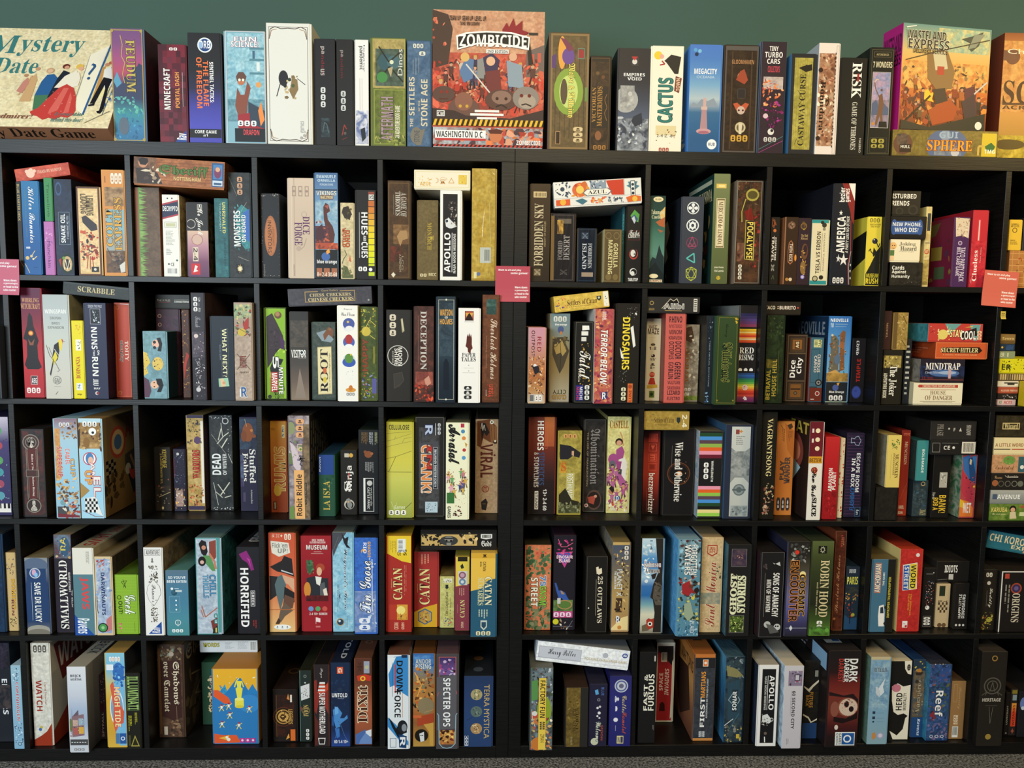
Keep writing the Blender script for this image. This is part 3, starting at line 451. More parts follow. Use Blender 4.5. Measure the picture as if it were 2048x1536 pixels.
-130.08,1.50,144.66,5.05,26.85,29.00,0.0,0.0,0||navy box with white bold vertical title and snarling creature, row one, cubby one|11|1c2a44 141c2c|m 22304c 1a2438 0 0 100 100;o 24 10 18 7 3a5a80;o 24 10 13 5 1e2c48;t 30 36 56 66 2 h f0f4f4/0c1420 SNAKE OIL;t 64 38 76 62 2 n c8d4dc IT CURES WHAT AILS YOU;f 18 34 84 68 1.6 8aa0b0;o 58 88 38 11 182c20;o 60 88 28 8 c8a878;o 60 88 18 5 2a1a18;c 40 82 9 6a9a40;l f0e8c8 3 40 94 50 84 60 94 72 84 82 94;p a83030 10 84 26 82 22 92
-123.84,1.50,144.66,6.83,24.87,22.00,0.0,0.0,0||cream illustrated box with dark red dragon and brown border, row one, cubby one|11|e0bc80 4a2c22|f 0 0 100 100 7 5a3428;m e4c088 e8cc98 8 4 92 96;t 18 8 40 30 1 h 6a5a3a/4a3020 LEAPING;t 42 10 72 32 1 h 6a5a3a/4a3020 LEMMING;p 3a3438 20 34 38 32 84 42 88 48 60 50 24 40;s 14 50 88 82 32 14 b03828 c85838 8a2c20 d89868 3a3030;s 18 60 80 80 14 9 e8b890 4a4448;l a83424 3 44 76 36 92;l a83424 3 52 78 50 93;l a83424 3 60 78 66 92;r 56 90 88 96 302c28;c 72 93 6 d8d4c8
-116.65,1.50,144.66,6.49,29.67,29.00,0.0,0.0,0||tall orange western train scene box with golden title, row one, cubby one|11|d89048 b87438|f 0 0 100 100 4 e0a050;K 42 3 96 13 3 f0e8d8/b87838;l 8a5a30 4 16 6 16 12;m b89468 7a5c40 12 16 98 34;r 12 37 98 60 8ab0b8;r 12 60 98 78 9aa8a8;t 14 37 46 72 2 s e0a840/2a1c14 COLT;t 52 26 86 76 2 s e0a840/2a1c14 EXPRESS;m 4a3c34 7a5a40 10 76 98 97;s 40 78 96 94 16 10 3a3438 2a2a30 8a7a68;p d8d4cc 70 90 96 86 96 96 76 97;l 3a3030 3 16 74 34 82
-141.01,3.00,170.68,15.31,3.54,20.00,8.7,0.0,0||thin red box with paw mark lying tilted across the rack, row one, cubby one|11|c8503c 8a2c22:401410|m d0583f b84430 0 0 100 100;c 28 50 8 f0c8b0;c 22 30 3.4 f0c8b0;c 30 22 3.4 f0c8b0;c 36 34 3 f0c8b0;t 40 34 86 60 0 h f0b8a0 TREASURE HUNTER
-107.75,1.50,144.66,7.08,24.97,29.00,0.0,0.0,0||wide brown earth box with fringe of green grass, row one, cubby two|12|5a4638 7a4a30|m 5c4838 6c5644 0 0 100 100;r 0 0 12 100 8a5238;r 12 0 20 100 6a8a48;Y 16 0 56 100 7aa050 5a8040 8ab060
-99.97,1.50,144.66,4.81,23.08,22.00,0.0,0.0,0||white box with navy banner title and back-cover text, row one, cubby two|12|ecebe4 b8a070:3a3028|c 34 4.5 5 2a2a34;c 62 4.5 5 2a2a34;p b03848 0 11 99 6 99 8 0 13;p 2a3450 0 13 99 8 99 23 0 28;p b03848 0 28 99 23 99 25 0 30;t 4 14 96 20 0 h f2f2ee DECRYPTO;f 12 33 86 40 2 8a9068;r 20 34.5 78 38.5 c8c8a0;B 18 44 80 62 12 a8a8a0;B 18 66 60 74 4 9a9a94;c 32 84.6 6 4a5a58;t 44 83 66 87 0 n 2a3030 CE;c 84 80 6 2f5a5a;r 20 90 84 96 f4f4f0;J 22 90 82 96 18 1c1c1c
-93.38,1.50,144.66,6.24,21.10,22.00,0.0,0.0,0||black over mauve box with chalk script title, row one, cubby two|12|3a2a34 14120f:6a5a40|r 0 0 99 38 221e1e;g2 38 d8b8a0 b88898 7a4a68 5a3a5c;c 18 29 22 c8c0b8;c 18 29 19 221e1e;t 40 5 76 44 1 c f0ece4 Mr Jack;r 50 3 72 10 e8e4da;t 52 3.4 70 9.6 0 h 221e1e M;c 46 50 27 a87070;c 46 50 24 d0b0a0;r 24 60 50 79 e0d0b8;t 27 61 47 78 1 h 2a2222 2-4;r 14 82 58 97 c82830;p f4ece8 24 94 34 84 46 86 38 90 48 92
-85.36,1.50,144.66,3.93,22.29,22.00,0.0,0.0,0||teal box with yellow vertical title beside monster box, row one, cubby two|12|2a666c 1f4a50|m 2c6a70 225860 0 0 100 100;t 60 5 84 44 1 h d8d07a UNRIVALED;t 38 6 50 42 1 n b0c8b8 TOURNAMENT;t 68 50 82 88 1 h 15464e DARKNESS;m 1c5060 3a8080 60 86 98 98
-81.35,1.50,144.66,6.49,29.54,29.00,0.0,0.0,0||charcoal box with teal splash and white brush lettering, row one, cubby two|12|282c2e 15181a|m 26292b 34383a 0 0 100 100;p 3a8890 30 38 60 30 96 36 96 72 70 72 40 62;s 26 30 96 74 26 10 3f9098 2f7078 50a0a8;p 3a6ab8 66 38 96 34 96 66 70 62;t 22 36 54 70 2 h eef4f4/143438 MONSTERS;t 58 40 78 66 2 h eef4f4/143438 ON BOARD;K 42 4 66 22 3 c89878/282c2e;r 30 87 66 96 14171a;c 48 91.5 11 e8e0c0;t 36 87.5 60 95.5 0 e d8b870 ☀;l b8b0a0 1.4 40 80 90 84;l b8b0a0 1.4 60 36 84 28;l 8a9090 1.4 4 4 40 22
-106.60,-1.00,169.95,25.07,7.73,28.00,-2.6,0.0,0||wooden plank box with bearded man and green title lying on top, row one, cubby two|12|a8683c 5a3424:2c1c16|m b07044 8c5430 0 0 100 100;L2 0 10 100 90 7 7a4426;m 5a3c2c 8a6448 0 0 24 100;c 10 22 5 c89070;p 2c201c 5 10 8 2 15 4 16 16 13 30 7 28;p 3a2c28 2 42 16 40 26 56 32 98 4 98;s 12 34 32 92 16 5 d8c8b0 4a3a34 b0987c;t 28 24 82 66 0 k 4f7a34/28400f Sheriff;t 44 66 74 80 0 h e0c080 NOTTINGHAM;r 86 6 99 96 2f5a8a;r 87.5 12 97.5 66 4a80b8;o 92.5 42 4 22 7a3c60;c 92.5 30 2.6 d8a888;r 87 72 98 92 c8d8e8;r 88.5 80 97 88 3a5a80
-72.43,1.50,144.66,5.51,23.89,22.00,0.0,0.0,0||worn black box with copper oval title plaque, row one, cubby three|13|1f1f22 121214|o 50 50 34 24 a86840;o 50 50 30 21 b87448;t 34 32 54 70 1 n 241814 INVENTORS;t 58 40 70 62 1 n 7a4a30 LEGENDARY;s 0 0 98 4 16 5 c8c4bc 8a8680;s 0 96 98 99 14 4 c8c4bc 5a5650;s 0 4 6 98 16 3 b8b0a8;s 92 4 98 98 12 3 8a8680;t 8 84 18 98 1 n 9a9690 jumbo
-64.74,1.50,144.66,7.40,28.33,29.00,0.0,0.0,0||pale beige box with purple curled vertical title, row one, cubby three|13|ccb8a4 e8e2d6|g d4c0ac ccb8a4 c8b4a0 d0bea8;r 20 0 24 98 bca692;r 10 0 13 98 d8c8b8;f 14 8 30 18 3 a08c80;f 40 8 56 18 3 a08c80;f 66 8 82 18 3 a08c80;c 22 13 5 a08c80;c 48 13 5 a08c80;c 74 13 5 a08c80;c 62 36 12 b8a494;c 62 36 9 ccb8a4;t 56 38 84 56 1 s 5a2a5c DICE;t 22 44 54 67 1 s 5a2a5c FORGE;l b09c8c 3 70 60 60 68 40 72;c 38 70 10 b8a494;l 9a887c 2 18 86 18 98
-57.25,1.50,144.66,6.85,29.92,29.00,0.0,0.0,0||tall sea-serpent scene box with blue sky and orange logo, row one, cubby three|13|2a4a68 20304a|g 4a6a98 6a90b8 88a8c4 8ab0c8 6a90a8;t 8 2 92 5 0 h c8dce8 EMANUELE;t 12 6 90 8.4 0 h c8dce8 ORNELLA;t 22 10 80 12 0 n d8e4ec MORGAN EVANS;r 0 15.5 98 16.5 2c3844;t 6 17 94 21 0 h e8e0d0/2a3a4a VIKINGS;r 22 21 80 25 6a4c34;t 24 21.6 78 24.4 0 h e8d8b0 MAELSTROM;m a8c0cc 6a98b8 0 26 98 48;p 5a3430 36 32 46 28 60 30 66 36 52 38 56 44 76 50 86 58 80 66 40 68 50 56 38 44;p a8584a 40 31 62 30 56 34;m 4a3040 7a4038 0 50 60 70;s 0 46 58 66 16 9 5a3a4a 8a4a40 3a2c40 c86a50;p 4a2c34 0 54 30 48 40 58 20 66 0 66;r 0 66 98 72 b05038;s 0 62 98 72 12 12 c8603c 8a4030;r 0 72.5 98 100 1c1f22;c 45 79 19 4468a8;p e8a048 46 74 60 71 64 75 50 77;t 6 82 94 86.5 0 h f4f4f4 blue orange;r 4 90 28 98 a86848;r 36 90 62 98 a86848;r 70 90 94 98 a86848;t 6 94 94 98 0 h f0e0d0 8+ 2-4 30-60
-49.75,1.50,144.66,4.04,21.60,22.00,0.0,0.0,0||narrow cream dinosaur picture box with orange title, row one, cubby three|13|d8c8a0 8a8870|m d8c8a0 c4b48a 0 0 98 98;p 3a3228 20 6 60 4 86 14 70 22 30 20 10 12;s 10 6 80 22 8 16 6a5a38 3a3028;t 38 36 70 58 1 h c05a28/5a2414 DINO;t 14 33 40 58 1 h c05a28/5a2414 WORLD;l 4a5838 5 30 62 44 68 20 74 10 80;p c86840 70 68 80 78 60 76;p 5a6440 10 92 20 82 50 84 70 94 94 94 94 99 10 99;s 8 84 80 98 8 14 4a5230 7a7448
-45.59,1.50,144.66,5.99,25.33,29.00,0.0,0.0,0||black box with rainbow column of yellow and orange squares, row one, cubby three|13|232221 181818|r 62 2 92 5 904838;r 64 5 90 11 e0ddd6;t 68 6 88 10 1 h 232221 SZ;V 62 12 92 97 12 c87038 d88438 e09c38 e8b838 ecca30 eed628 ecdc24 e8e020 e4e224 dce428 d4e030 c8d838;t 26 25 58 50 1 h f4f4f2 HUES;t 36 51 50 57 1 h f4f4f2 AND;t 26 58 58 76 1 h f4f4f2 CUES;l d8d8d8 2 16 25 16 76;K 10 86 58 91 2 f4f4f2/232221;r 60 85 92 92 232221;c 72 89 9 f4f4f2
-36.24,1.50,144.66,6.74,28.08,29.00,0.0,0.0,0||dark bronze box with silver title and horse rider etching, row one, cubby four|14|3c2c1c 2a2014|m 402e1c 54391f 0 0 98 98;f 2 2 97 98 4 6a5030;t 58 12 84 36 1 s b8b4a8 A GAME OF;t 34 11 56 35 1 s c8c4b8 THRONES;l 8a8474 1.6 26 14 26 34;m 6a4a2c 8a6840 24 44 96 64;p a88458 40 56 56 50 84 50 90 58 66 60 56 66;m 6a3020 3c2818 10 66 60 82;t 50 74 60 92 1 n a09880 A PREMIUM;t 62 76 70 90 1 n a09880 LCG;p e0d8c0 14 95 24 92.5 34 95 24 98
-27.92,1.50,144.66,6.08,22.74,22.00,0.0,0.0,0||olive gold plain box with thin gold vertical title, row one, cubby four|14|6a5a38 54482c|m 6e5e3a 665634 0 0 98 98;t 46 28 68 62 1 s b0983c MONARCH;t 60 44 80 50 1 e c8ac48 ♛;t 32 40 40 56 1 n 8a7a4c a game by;K 10 92 46 96 2 d8cca0/6a5a38;t 54 91 92 95 0 h d8cca0 MCC
-21.28,1.50,144.66,6.29,25.62,29.00,0.0,0.0,0||white-framed black box with astronaut and bold white title, row one, cubby four|14|f0eee8 d8d4cc|r 13 4 84 96 1e1c1e;s 42 6 80 30 12 8 5a504c 8a8078 3a3434;p d8dcdc 24 34 40 30 56 34 76 38 80 40 56 42 44 42 28 40;c 34 34 11 e8e8e4;c 32 34 7 3a4a58;s 50 16 78 40 10 7 c8c0b8 7a7068;t 20 47 50 91 2 h f4f4f2 APOLLO;l f4f4f2 2.5 58 47 58 91;t 64 48 76 92 2 h e0e0dc NASA MOON MISSIONS
-28.73,1.50,170.31,16.06,5.57,20.00,0.0,0.0,0||cream box with small gold symbols lying across the top, row one, cubby four|14|ece4cc d8d0b4|f 2 8 98 92 .8 e0cc90;s 8 20 30 80 14 4 e0b860 d8a890 e8d0a0;t 10 64 30 84 0 h d8a848 AZUL;t 38 36 72 76 0 e d8a060 ☽⚗△;r 79 24 94 74 e0c050;s 80 26 93 72 10 3 c89830 f0dc80
-12.20,1.50,144.66,7.17,31.89,29.00,0.0,0.0,0|S|shiny gold foil-wrapped box with barcode sticker, row one, cubby four|14|a88838 b89a50|m b09038 c4a850 0 0 98 98;r 36 70 82 84 c0c4bc;J 54 72 76 82 12 3a3c34;c 30 94 8 6a78a0;r 10 92 22 98 e0d8a0;l d8c888 1.4 74 30 80 66
4.37,1.50,144.66,6.04,27.92,29.00,0.0,0.0,0||matte brown box with gold serif lettering beside dark tins, row one, cubby five|15|3a2c1a 2a2012|g 42321f 3c2c1a 34281a 2e2416;r 14 8 80 14 d8c08c;J 18 9 76 13 9 5a4628;t 20 20 66 84 2 s c8b894 FORBIDDEN SKY;t 70 38 80 64 2 n a8946c HEIGHT OF DANGER;r 20 87 56 94 6a5840;t 22 87.5 54 93.5 0 e c8b894 ⚔
10.67,1.50,144.66,7.24,19.69,22.00,0.0,0.0,0|S|shrink-wrapped dark tin box with faded silver lettering, row one, cubby five|15|241f1e 8a6a40|f 8 2 97 98 4 4a4444;r 0 4 14 98 7a6038;r 30 8 86 15 6a6054;m d8a848 5a4430 26 10 52 30;t 30 40 50 68 2 s 8a8480 FORBID;t 54 32 80 68 2 s a09a96 DESERT;t 40 82 72 90 0 e 6a6460 ⚔
18.47,1.50,144.66,5.58,15.58,22.00,0.0,0.0,0|S|small navy tin box with silver vertical title, row one, cubby five|15|141c28 8a8478|r 18 8 60 20 2a3444;t 24 9 56 20 0 e 8a98a8 ⚔;t 58 28 80 74 1 s c0c4c8 FORBIDDEN;t 26 28 50 76 1 s c8ccd0 ISLAND;r 24 82 88 90 a08c78;f 3 2 97 98 3 2c3848
26.11,1.50,144.66,5.22,15.32,22.00,0.0,0.0,0||small olive box with art deco swirls and cream title, row one, cubby five|15|5c4c30 c8bc90|f 2 2 98 98 3 8a7850;o 26 12 18 7 7a6840;o 26 12 14 5 5c4c30;o 74 12 18 7 7a6840;o 74 12 14 5 5c4c30;t 58 26 84 72 1 h d8cc94 GORILLA;t 26 20 52 84 1 h d8cc94 MARKETING;o 30 90 18 6 7a6840;o 72 90 16 6 7a6840
31.94,5.00,144.66,0.80,22.30,22.00,0.0,0.0,0||teal slim box half hidden behind olive box, row one, cubby five|15|2a6068 245058|t 10 10 60 50 1 h 3f9098 MOUNT
32.78,1.50,144.66,4.34,22.36,22.00,0.0,0.0,0||black box with four shield emblems in a column, row one, cubby five|15|1c1a1a 3a2c1c|p 5aa048 20 14 50 6 86 12 78 22 50 20;p 3a5a7a 24 16 50 12 76 18 50 24;p c8ccd0 30 17 48 14 60 20 50 24;f 12 33 90 45 2 8a3c38;t 12 32 88 38 0 c e0dcd4 Fake;t 10 38 92 42 0 h e0dcd4 LIBERTY;o 50 63 32 7 b04038;o 50 62 26 6 1c1a1a;o 46 62 18 4.6 dcd8d0;c 56 63 5 1c1a1a;c 50 86 26 dcdcd8;c 54 86 21 1c1a1a;o 46 88 14 3 dcdcd8;t 14 94 86 98 0 h f0f0ec TABLETOP
11.45,0.00,165.49,25.27,7.22,26.00,4.2,0.0,0||white patterned tile box with central plaque lying across top, row one, cubby five|15|e4e2dc c8ccc8:8a8c88|r 0 0 20 66 e8e6e0;s 2 4 19 62 22 3.2 3a4858 4a5868 2c3848;c 10 30 5 e8e6e0;c 10 30 2.5 3a4858;o 30 36 9 30 d86838;s 22 8 40 64 16 4 c84828 e8a040 e07838;c 30 36 4.4 e8c860;r 42 2 60 60 8a98a8;s 42 2 60 40 20 3 e0e0dc 4a5c70 c8ccd0;p c84028 60 4 80 2 80 66 66 64;r 80 0 81 66 c8c4bc;p 4a7a88 83 30 90 20 98 34 92 50;p 4a7a88 85 14 96 14 90 60;r 87.6 10 93 78 e8e8e4;f 87.6 10 93 78 .7 2c3440;c 90.3 26 1.6 2c3440;c 90.3 44 1.6 2c3440;c 90.3 62 1.6 2c3440;r 0 68 100 69 b8b4ac;p d85c30 2 74 18 72 18 98 2 98;c 10 84 3.4 e8b040;p 3f7080 24 80 32 72 38 84 32 98;s 40 72 60 96 16 3.4 d86038 c84830 e0a050;s 62 72 80 96 18 3 3a4858 7a8898;p d86830 82 78 90 70 99 76 99 96 84 98;c 92 86 3 e8b848;p 5c6c7c 33 50 37 36 62 34 66 48 62 62 37 64;p ece8dc 34 50 38 38 61 36 65 48 61 60 38 62;t 39 41 60 57 0 s 2c2c2c AZUL
39.25,1.50,144.66,4.60,25.08,29.00,0.0,0.0,0||dark green sunset mountain box with cream oval labels, row one, cubby six|16|24443c 1c2c28|g 1c3430 24443c 305c50 4a7868 5a8878 2c4c48 1c2c2c;p e0b870 60 20 98 12 98 28 70 26;p b06038 36 30 98 24 98 36 60 34;p b06038 50 38 90 40 70 42;p 1c2c30 4 76 20 70 44 72 64 56 84 66 98 70 98 99 4 99;p 141f22 0 84 40 76 98 90 98 99 0 99;o 50 4 34 3 e8d8a8;t 30 3 70 5 0 h 4a4028 ELUDA;t 4 16 92 21 0 s dcd8b0 Takamatsu;t 8 22 80 26 0 s dcd8b0 Castles;o 32 92 30 2.6 e8d8b0;r 4 96 90 99 e0d0b0;t 8 96.5 86 98.6 0 h 8a3020 SIMPLY
48.35,1.50,144.66,6.74,25.01,29.00,0.0,0.0,0||slate grey box with five symbols from circles to polyhedron, row one, cubby six|16|3a3f4a 20242c|<p b8b4ac 30 24 44 20 56 36 40 52 50 66 36 74;<s 4 50 50 90 8 5 8a8a88 8a3028;c 50 13 28 e8ecec;c 50 13 24 3a3f4a;t 28 7.4 72 18.6 0 e e8ecec ✤;c 50 33 29 e8ecec;c 50 33 24 3a3f4a;c 50 33 16 e8ecec;c 50 33 8 3a3f4a;l e8ecec 3 32 28 50 38 68 28;l e8ecec 3 32 38 50 28 68 38;c 50 53 27 8a3a58;c 50 53 24 3a3f4a;l a84a68 3 32 57 50 46 68 57 32 57;l a84a68 3 42 53 50 57 58 53;l 5ab8b0 6 26 71 60 65 64 76 26 71;l b8c04a 3 26 84 50 81 74 84 72 93 50 97 28 93 26 84;l b8c04a 2.4 26 84 74 84 50 97 26 84;l b8c04a 2.4 28 93 50 81 72 93 28 93
57.71,1.50,144.66,4.88,31.65,29.00,0.0,0.0,0||tall olive green box with cream plaque, dark teal side, row one, cubby six|16|68704a 1f3c38|<r 6 4 94 8 c8ccb0;<t 40 12 96 24 0 s d8c898 DE LISBOA;<s 4 30 98 96 16 10 2c5c54 6a3428 c8a868;g 7a8258 6a7248 606a40 565f3a;r 16 9 80 13 e0c060;r 30 10 70 12 f0dc98;f 20 22 76 67 3 e8dcb8;r 23 23 73 66.4 8a6a48;r 26 24 70 65.4 e4d8b0;t 34 25 64 64 1 s 5a3020 MERCADO de LISBOA;t 18 84 80 86 0 h e8e4c8 Julian Pombo;t 20 87 80 89 0 h e8e4c8 Vital Lacerda;c 48 94.5 13 c8a838;c 48 94 8 68704a;o 48 94 6 1.4 c8a838
64.47,1.50,144.66,7.89,29.97,29.00,0.0,0.0,0|S|glossy brown box with red foliage and yellow lettering, row one, cubby six|16|3a2a1a a08c78|m 3c2c1c 5c3c24 2 2 97 98;s 4 2 96 24 36 6 4a5038 6a3a28 2a2018 7a5a3a;o 62 14 26 6 b0a448;o 62 14 20 4 5a5028;l c8b858 3 36 18 22 30 24 40;s 60 30 96 92 30 10 8a2c20 a83828 6a241a 4a2418;p b8a850 38 38 76 40 76 77 38 76;r 41 39 72 75.5 2a1c14;t 46 40 70 75 1 h e8d060 POCALYPSE;p 7a2418 32 30 60 26 70 38 40 38;K 16 81 30 96 4 e0dcc8/5a3828;m 8a6048 4a2c1c 8 60 36 78;f 1 1 99 99 2.4 8a8478
74.89,1.50,144.66,2.79,19.59,22.00,0.0,0.0,0||black slim box with orange and white vertical words, row one, cubby seven|17|211d18 16130f|t 10 2 60 16 1 e c86838 ☕;c 46 20 18 c87038;t 52 30 70 64 1 h f0e8dc COFFEE TIME;t 18 28 44 66 1 h e8dcd0 TRAVEL;t 20 70 56 80 1 e e0d8cc ☠;l 5a7048 4 30 92 46 86 56 92
78.82,1.50,144.66,4.20,19.66,22.00,0.0,0.0,0||brown box with copper edges and round emblem plaque, row one, cubby seven|17|372519 8a5a3c|r 0 0 8 99 9a6a48;c 50 12 30 5a3c28;c 50 12 26 7a5c48;s 30 6 70 17 8 12 4a3020 a08068;p b07048 50 34 66 38 72 50 70 66 50 70 30 66 28 50 34 38;p 3a2218 50 35.4 62 39 68 50 66 65 50 68 34 65 32 50 38 39;t 40 39 64 65 1 h e0c8b0 TWIN RICE;c 30 92 12 b88038;c 56 92 13 d8c0a0;o 88 60 8 5 e0903c
83.13,1.50,144.66,3.88,19.43,22.00,0.0,0.0,0||dark plum box with golden creature, beside teal-edged box, row one, cubby seven|17|33232a 2a1c22|c 40 12 26 8a6a30;c 40 12 20 4a3430;s 20 6 60 18 8 12 a88838 6a5028;t 20 24 76 28 0 s b89868 The Mad;t 20 28.5 76 32 0 s b89868 Ritual;o 56 50 26 12 6a4830;o 60 48 16 8 33232a;o 46 74 22 10 8a6a3c;s 20 44 84 84 14 13 b08038 5a3a28 c89c58;c 46 88 18 6a5aa8;c 46 88 12 c8c0d8
87.05,1.50,144.66,5.34,18.98,22.00,0.0,0.0,0||cream box with teal ends and black vertical lettering, row one, cubby seven|17|e0d4b0 2f9090|r 0 0 98 5 2f8f90;r 0 93 98 99 2f8f90;t 30 18 54 82 2 h 2a2622 TESLA VS EDISON;t 72 20 80 78 2 n 5a5448 POWERFUL INVENTORS;l 4a4440 1.6 62 20 62 80;c 72 8 14 3a3630;c 72 14 9 8a8678;c 30 90 17 3a3630;c 30 90 12 b8ac88;c 66 88 13 2c2824;c 60 4 10 2c2824
92.85,1.50,144.66,6.62,29.55,29.00,0.0,0.0,0||tall navy box with white star lettering and red stripe, row one, cubby seven|17|1e2028 1a1c24|p f0ece4 66 0 98 0 98 17;p 8a2c28 36 0 66 0 98 17 98 36 80 28;p 8a2c28 80 28 98 36 98 40 84 34;t 24 4 50 18 2 h f4f2ee bezier;t 54 5 78 18 2 h f4f2ee games;t 20 32 60 68 2 h f2f0ec AMERICA;t 64 32 78 68 2 i d8d4cc A PARTY LIKE NO OTHER;t 26 26 44 31 0 e f4f2ee ★;t 36 68 80 80 0 e e8e4e0 ★;t 22 69 44 77 0 e d8d8d8 ★;l c84a48 2 84 36 90 66 80 80 86 99;l e8e4e0 1 92 66 84 80 90 99;t 88 78 96 81 0 e f4f2ee ★;t 88 84 96 87 0 e f4f2ee ★;t 90 91 98 94 0 e f4f2ee ★;K 10 92 66 98 3 e0ddd8/1e2028
103.38,1.50,144.66,4.37,20.12,22.00,0.0,0.0,0||yellow box with cat burglar silhouette reaching for jewels, row one, cubby seven|17|e0cc44 dccc48 ecdc50|<p 22221c 0 55 60 30 100 20 100 60 60 78 0 92;<r 4 6 34 26 c8ccb0;<J 8 9 30 18 8 2a2a28;<r 6 62 40 80 3a5a88;<r 6 32 36 46 4a8a50;r 0 0 98 4 e8d850;K 12 2 88 8 3 8a7c20/f0e060;t 14 10 92 12.4 0 h 7a6c28 DODGE THE GUARDS;t 20 13 86 15.4 0 h 7a6c28 STEAL THE LOOT;c 56 35 20 2a2a38;c 50 33 5 c8c8d0;p 22221c 98 42 70 50 50 44 44 54 52 60 0 74 0 99 98 99;l 22221c 6 66 36 84 44 92 38;l 22221c 6 50 54 30 50 26 46 14 50;p e0cc44 0 66 60 56 30 70 0 82;t 6 82 92 88 0 h d8c838 MUSEUM;t 4 89 92 97 0 h ecd83c RUSH
110.87,1.50,144.66,9.74,7.03,10.00,0.0,0.0,0||black card box at bottom of the stack with white words, row one, cubby eight|18|1c1a17 14120f|m 1e1c18 302c26 0 0 100 100;t 6 14 44 32 0 h f0eee4 Cards;t 6 34 50 52 0 h f0eee4 Against;t 6 54 62 72 0 h f0eee4 Humanity;s 0 80 100 98 18 3 4a463c 6a6458 2a2822
110.57,1.50,151.72,9.03,6.63,10.00,0.0,0.0,0||white card box with cartoon face and green body, row one, cubby eight|18|ece2c4 c8bc9c|t 30 12 84 32 0 s 6a6450/e8dcc0 Joking;t 34 32 88 52 0 s 4a483c/e8dcc0 Hazard;t 30 54 80 60 0 n 8a8470 An offensive card game;c 9 30 12 e8b878;c 7 28 2 2a2420;c 14 28 2 2a2420;l 2a2420 1 6 40 14 42;r 0 50 14 76 5a7a48;r 1 76 14 98 e8c898
110.26,1.50,158.38,10.81,6.68,11.00,0.0,0.0,0||black card box with rounded blue speech label, row one, cubby eight|18|1f1d1b 161412|o 10 50 9 36 3a5a98;o 82 50 8 36 3a5a98;r 5 22 88 82 3a5a98;t 6 28 86 48 0 h e8ecf0 NEW PHONE,;t 12 52 78 72 0 h e8ecf0 WHO DIS?
110.49,1.50,165.09,8.41,7.25,11.00,0.0,0.0,0||dark grey card box topmost of the stack, white caps, row one, cubby eight|18|2e2a24 201d18|t -2 12 84 32 0 h f0ece0 ISTURBED;t -2 42 60 62 0 h f0ece0 RIENDS;c 26 86 14 3c382f;c 26 86 9 2e2a24;c 74 80 18 3c382f;c 74 80 12 2e2a24
121.61,3.00,144.66,1.83,23.48,22.00,0.0,0.0,0||pale yellow upright box with red round seal beside card stack, row one, cubby eight|18|d8c890 c8b878|m d8c890 ccb878 0 0 98 98;r 30 8 86 30 3a4048;r 10 34 90 42 c8b478;t 6 44 90 46 0 h 4a4430 DRAWING;c 46 56 44 b84a30;t 16 54 76 58 0 h f0d8a0 PARTY;m c0a860 8a7840 0 66 98 98
129.31,1.50,144.66,4.84,20.45,22.00,0.0,0.0,0||purple taco card game box with maroon side, row one, cubby eight|18|4a2a58 6a1f38 5a3070|<p 5a5438 0 12 70 4 60 22 0 34;<r 50 40 76 60 8a7a38;<r 20 64 40 84 3a5a50;<r 60 70 84 88 4a5a40;<s 0 30 98 96 10 8 8a5a38 4a2840 7a6a30;p d8c8b0 2 1 96 2 94 30 50 26 10 28;s 4 2 94 28 22 10 b89878 c8a890 8a6a58 e0d4bc;c 40 37 14 c8b8d0;c 40 37 10 6a4a78;t 44 43 78 92 1 h d8cce0 TACO PARTY PACK;t 22 43 44 84 1 h d8cce0 BELL CARD GAME
134.83,1.50,144.66,4.77,22.51,20.00,0.0,0.0,0||bright red box with white slanted title, row one, cubby eight|18|c02c38 981f2c|r 36 12 54 40 d84850;r 42 13 48 39 f0dcd8;m c83440 b02430 0 40 98 98;t 16 52 46 92 2 s f4ece8 Clueless;t 62 48 70 68 2 n f0c8c8 Party Game;l f0d0d0 2 12 90 12 95
146.91,2.00,144.66,17.03,11.00,20.00,0.0,0.0,0||orange brick-patterned box under yellow pad, right edge, row one, cut-off right cubby|19|b07840 8a5a30|L 0 0 100 100 9 c89458;L2 0 0 100 100 6 c89458;s 2 20 60 70 10 5 a04830 8a6038
146.26,2.00,155.69,3.97,8.94,8.00,0.0,0.0,0||yellow card pad box standing above brick-patterned box, row one, cut-off right cubby|19|e0b83c b89430|t 10 12 80 24 2 n 3a3020 snow;c 44 34 20 3a3020;c 44 34 15 e0b83c;B 14 66 80 84 3 4a3c24
150.54,2.00,155.69,14.13,9.53,8.00,0.0,0.0,0||dark box edge beside yellow pad, row one, cut-off right cubby|19|2c2c2c 1c1c1c|t 4 20 40 30 0 h 8a8a80 MIND
-154.05,-2.41,109.46,9.40,20.85,22.00,0.0,0.0,0||dark grey and cream cover edge at left frame edge, row two, cut-off left cubby|20|3a4048 2a3038|t 70 24 100 60 0 s e8e4dc D;m c8c4b8 5a6068 60 60 98 96;m 3a4650 2a3038 0 0 98 20
-141.04,2.32,109.46,5.94,31.55,29.00,0.0,0.0,0||red box with hooded black figure holding glowing orb, row two, cubby one|21|a82430 4a1428|g 5a2040 6a2040 8a2838 b02c34 c02c34 b82830 b02830;t 6 9 92 13 0 s d8a070 WHIRLING;t -2 14 96 19 0 s d8a070 WITCHCRAFT;p 221a20 40 22 54 26 58 34 82 48 74 52 76 64 92 72 76 74 20 74 6 70 20 62 22 48 4 46 26 34 32 26;c 44 41 13 d87030;c 44 41 8 f4c060;p 8a5038 28 46 44 50 62 46 54 52 36 52;r 34 80 68 88 3a2a30;f 34 80 68 88 2 d8c8c8;t 38 82 64 87 0 h f0e8e8 AEG;K 12 91 84 96 3 f4e8e4/b02830
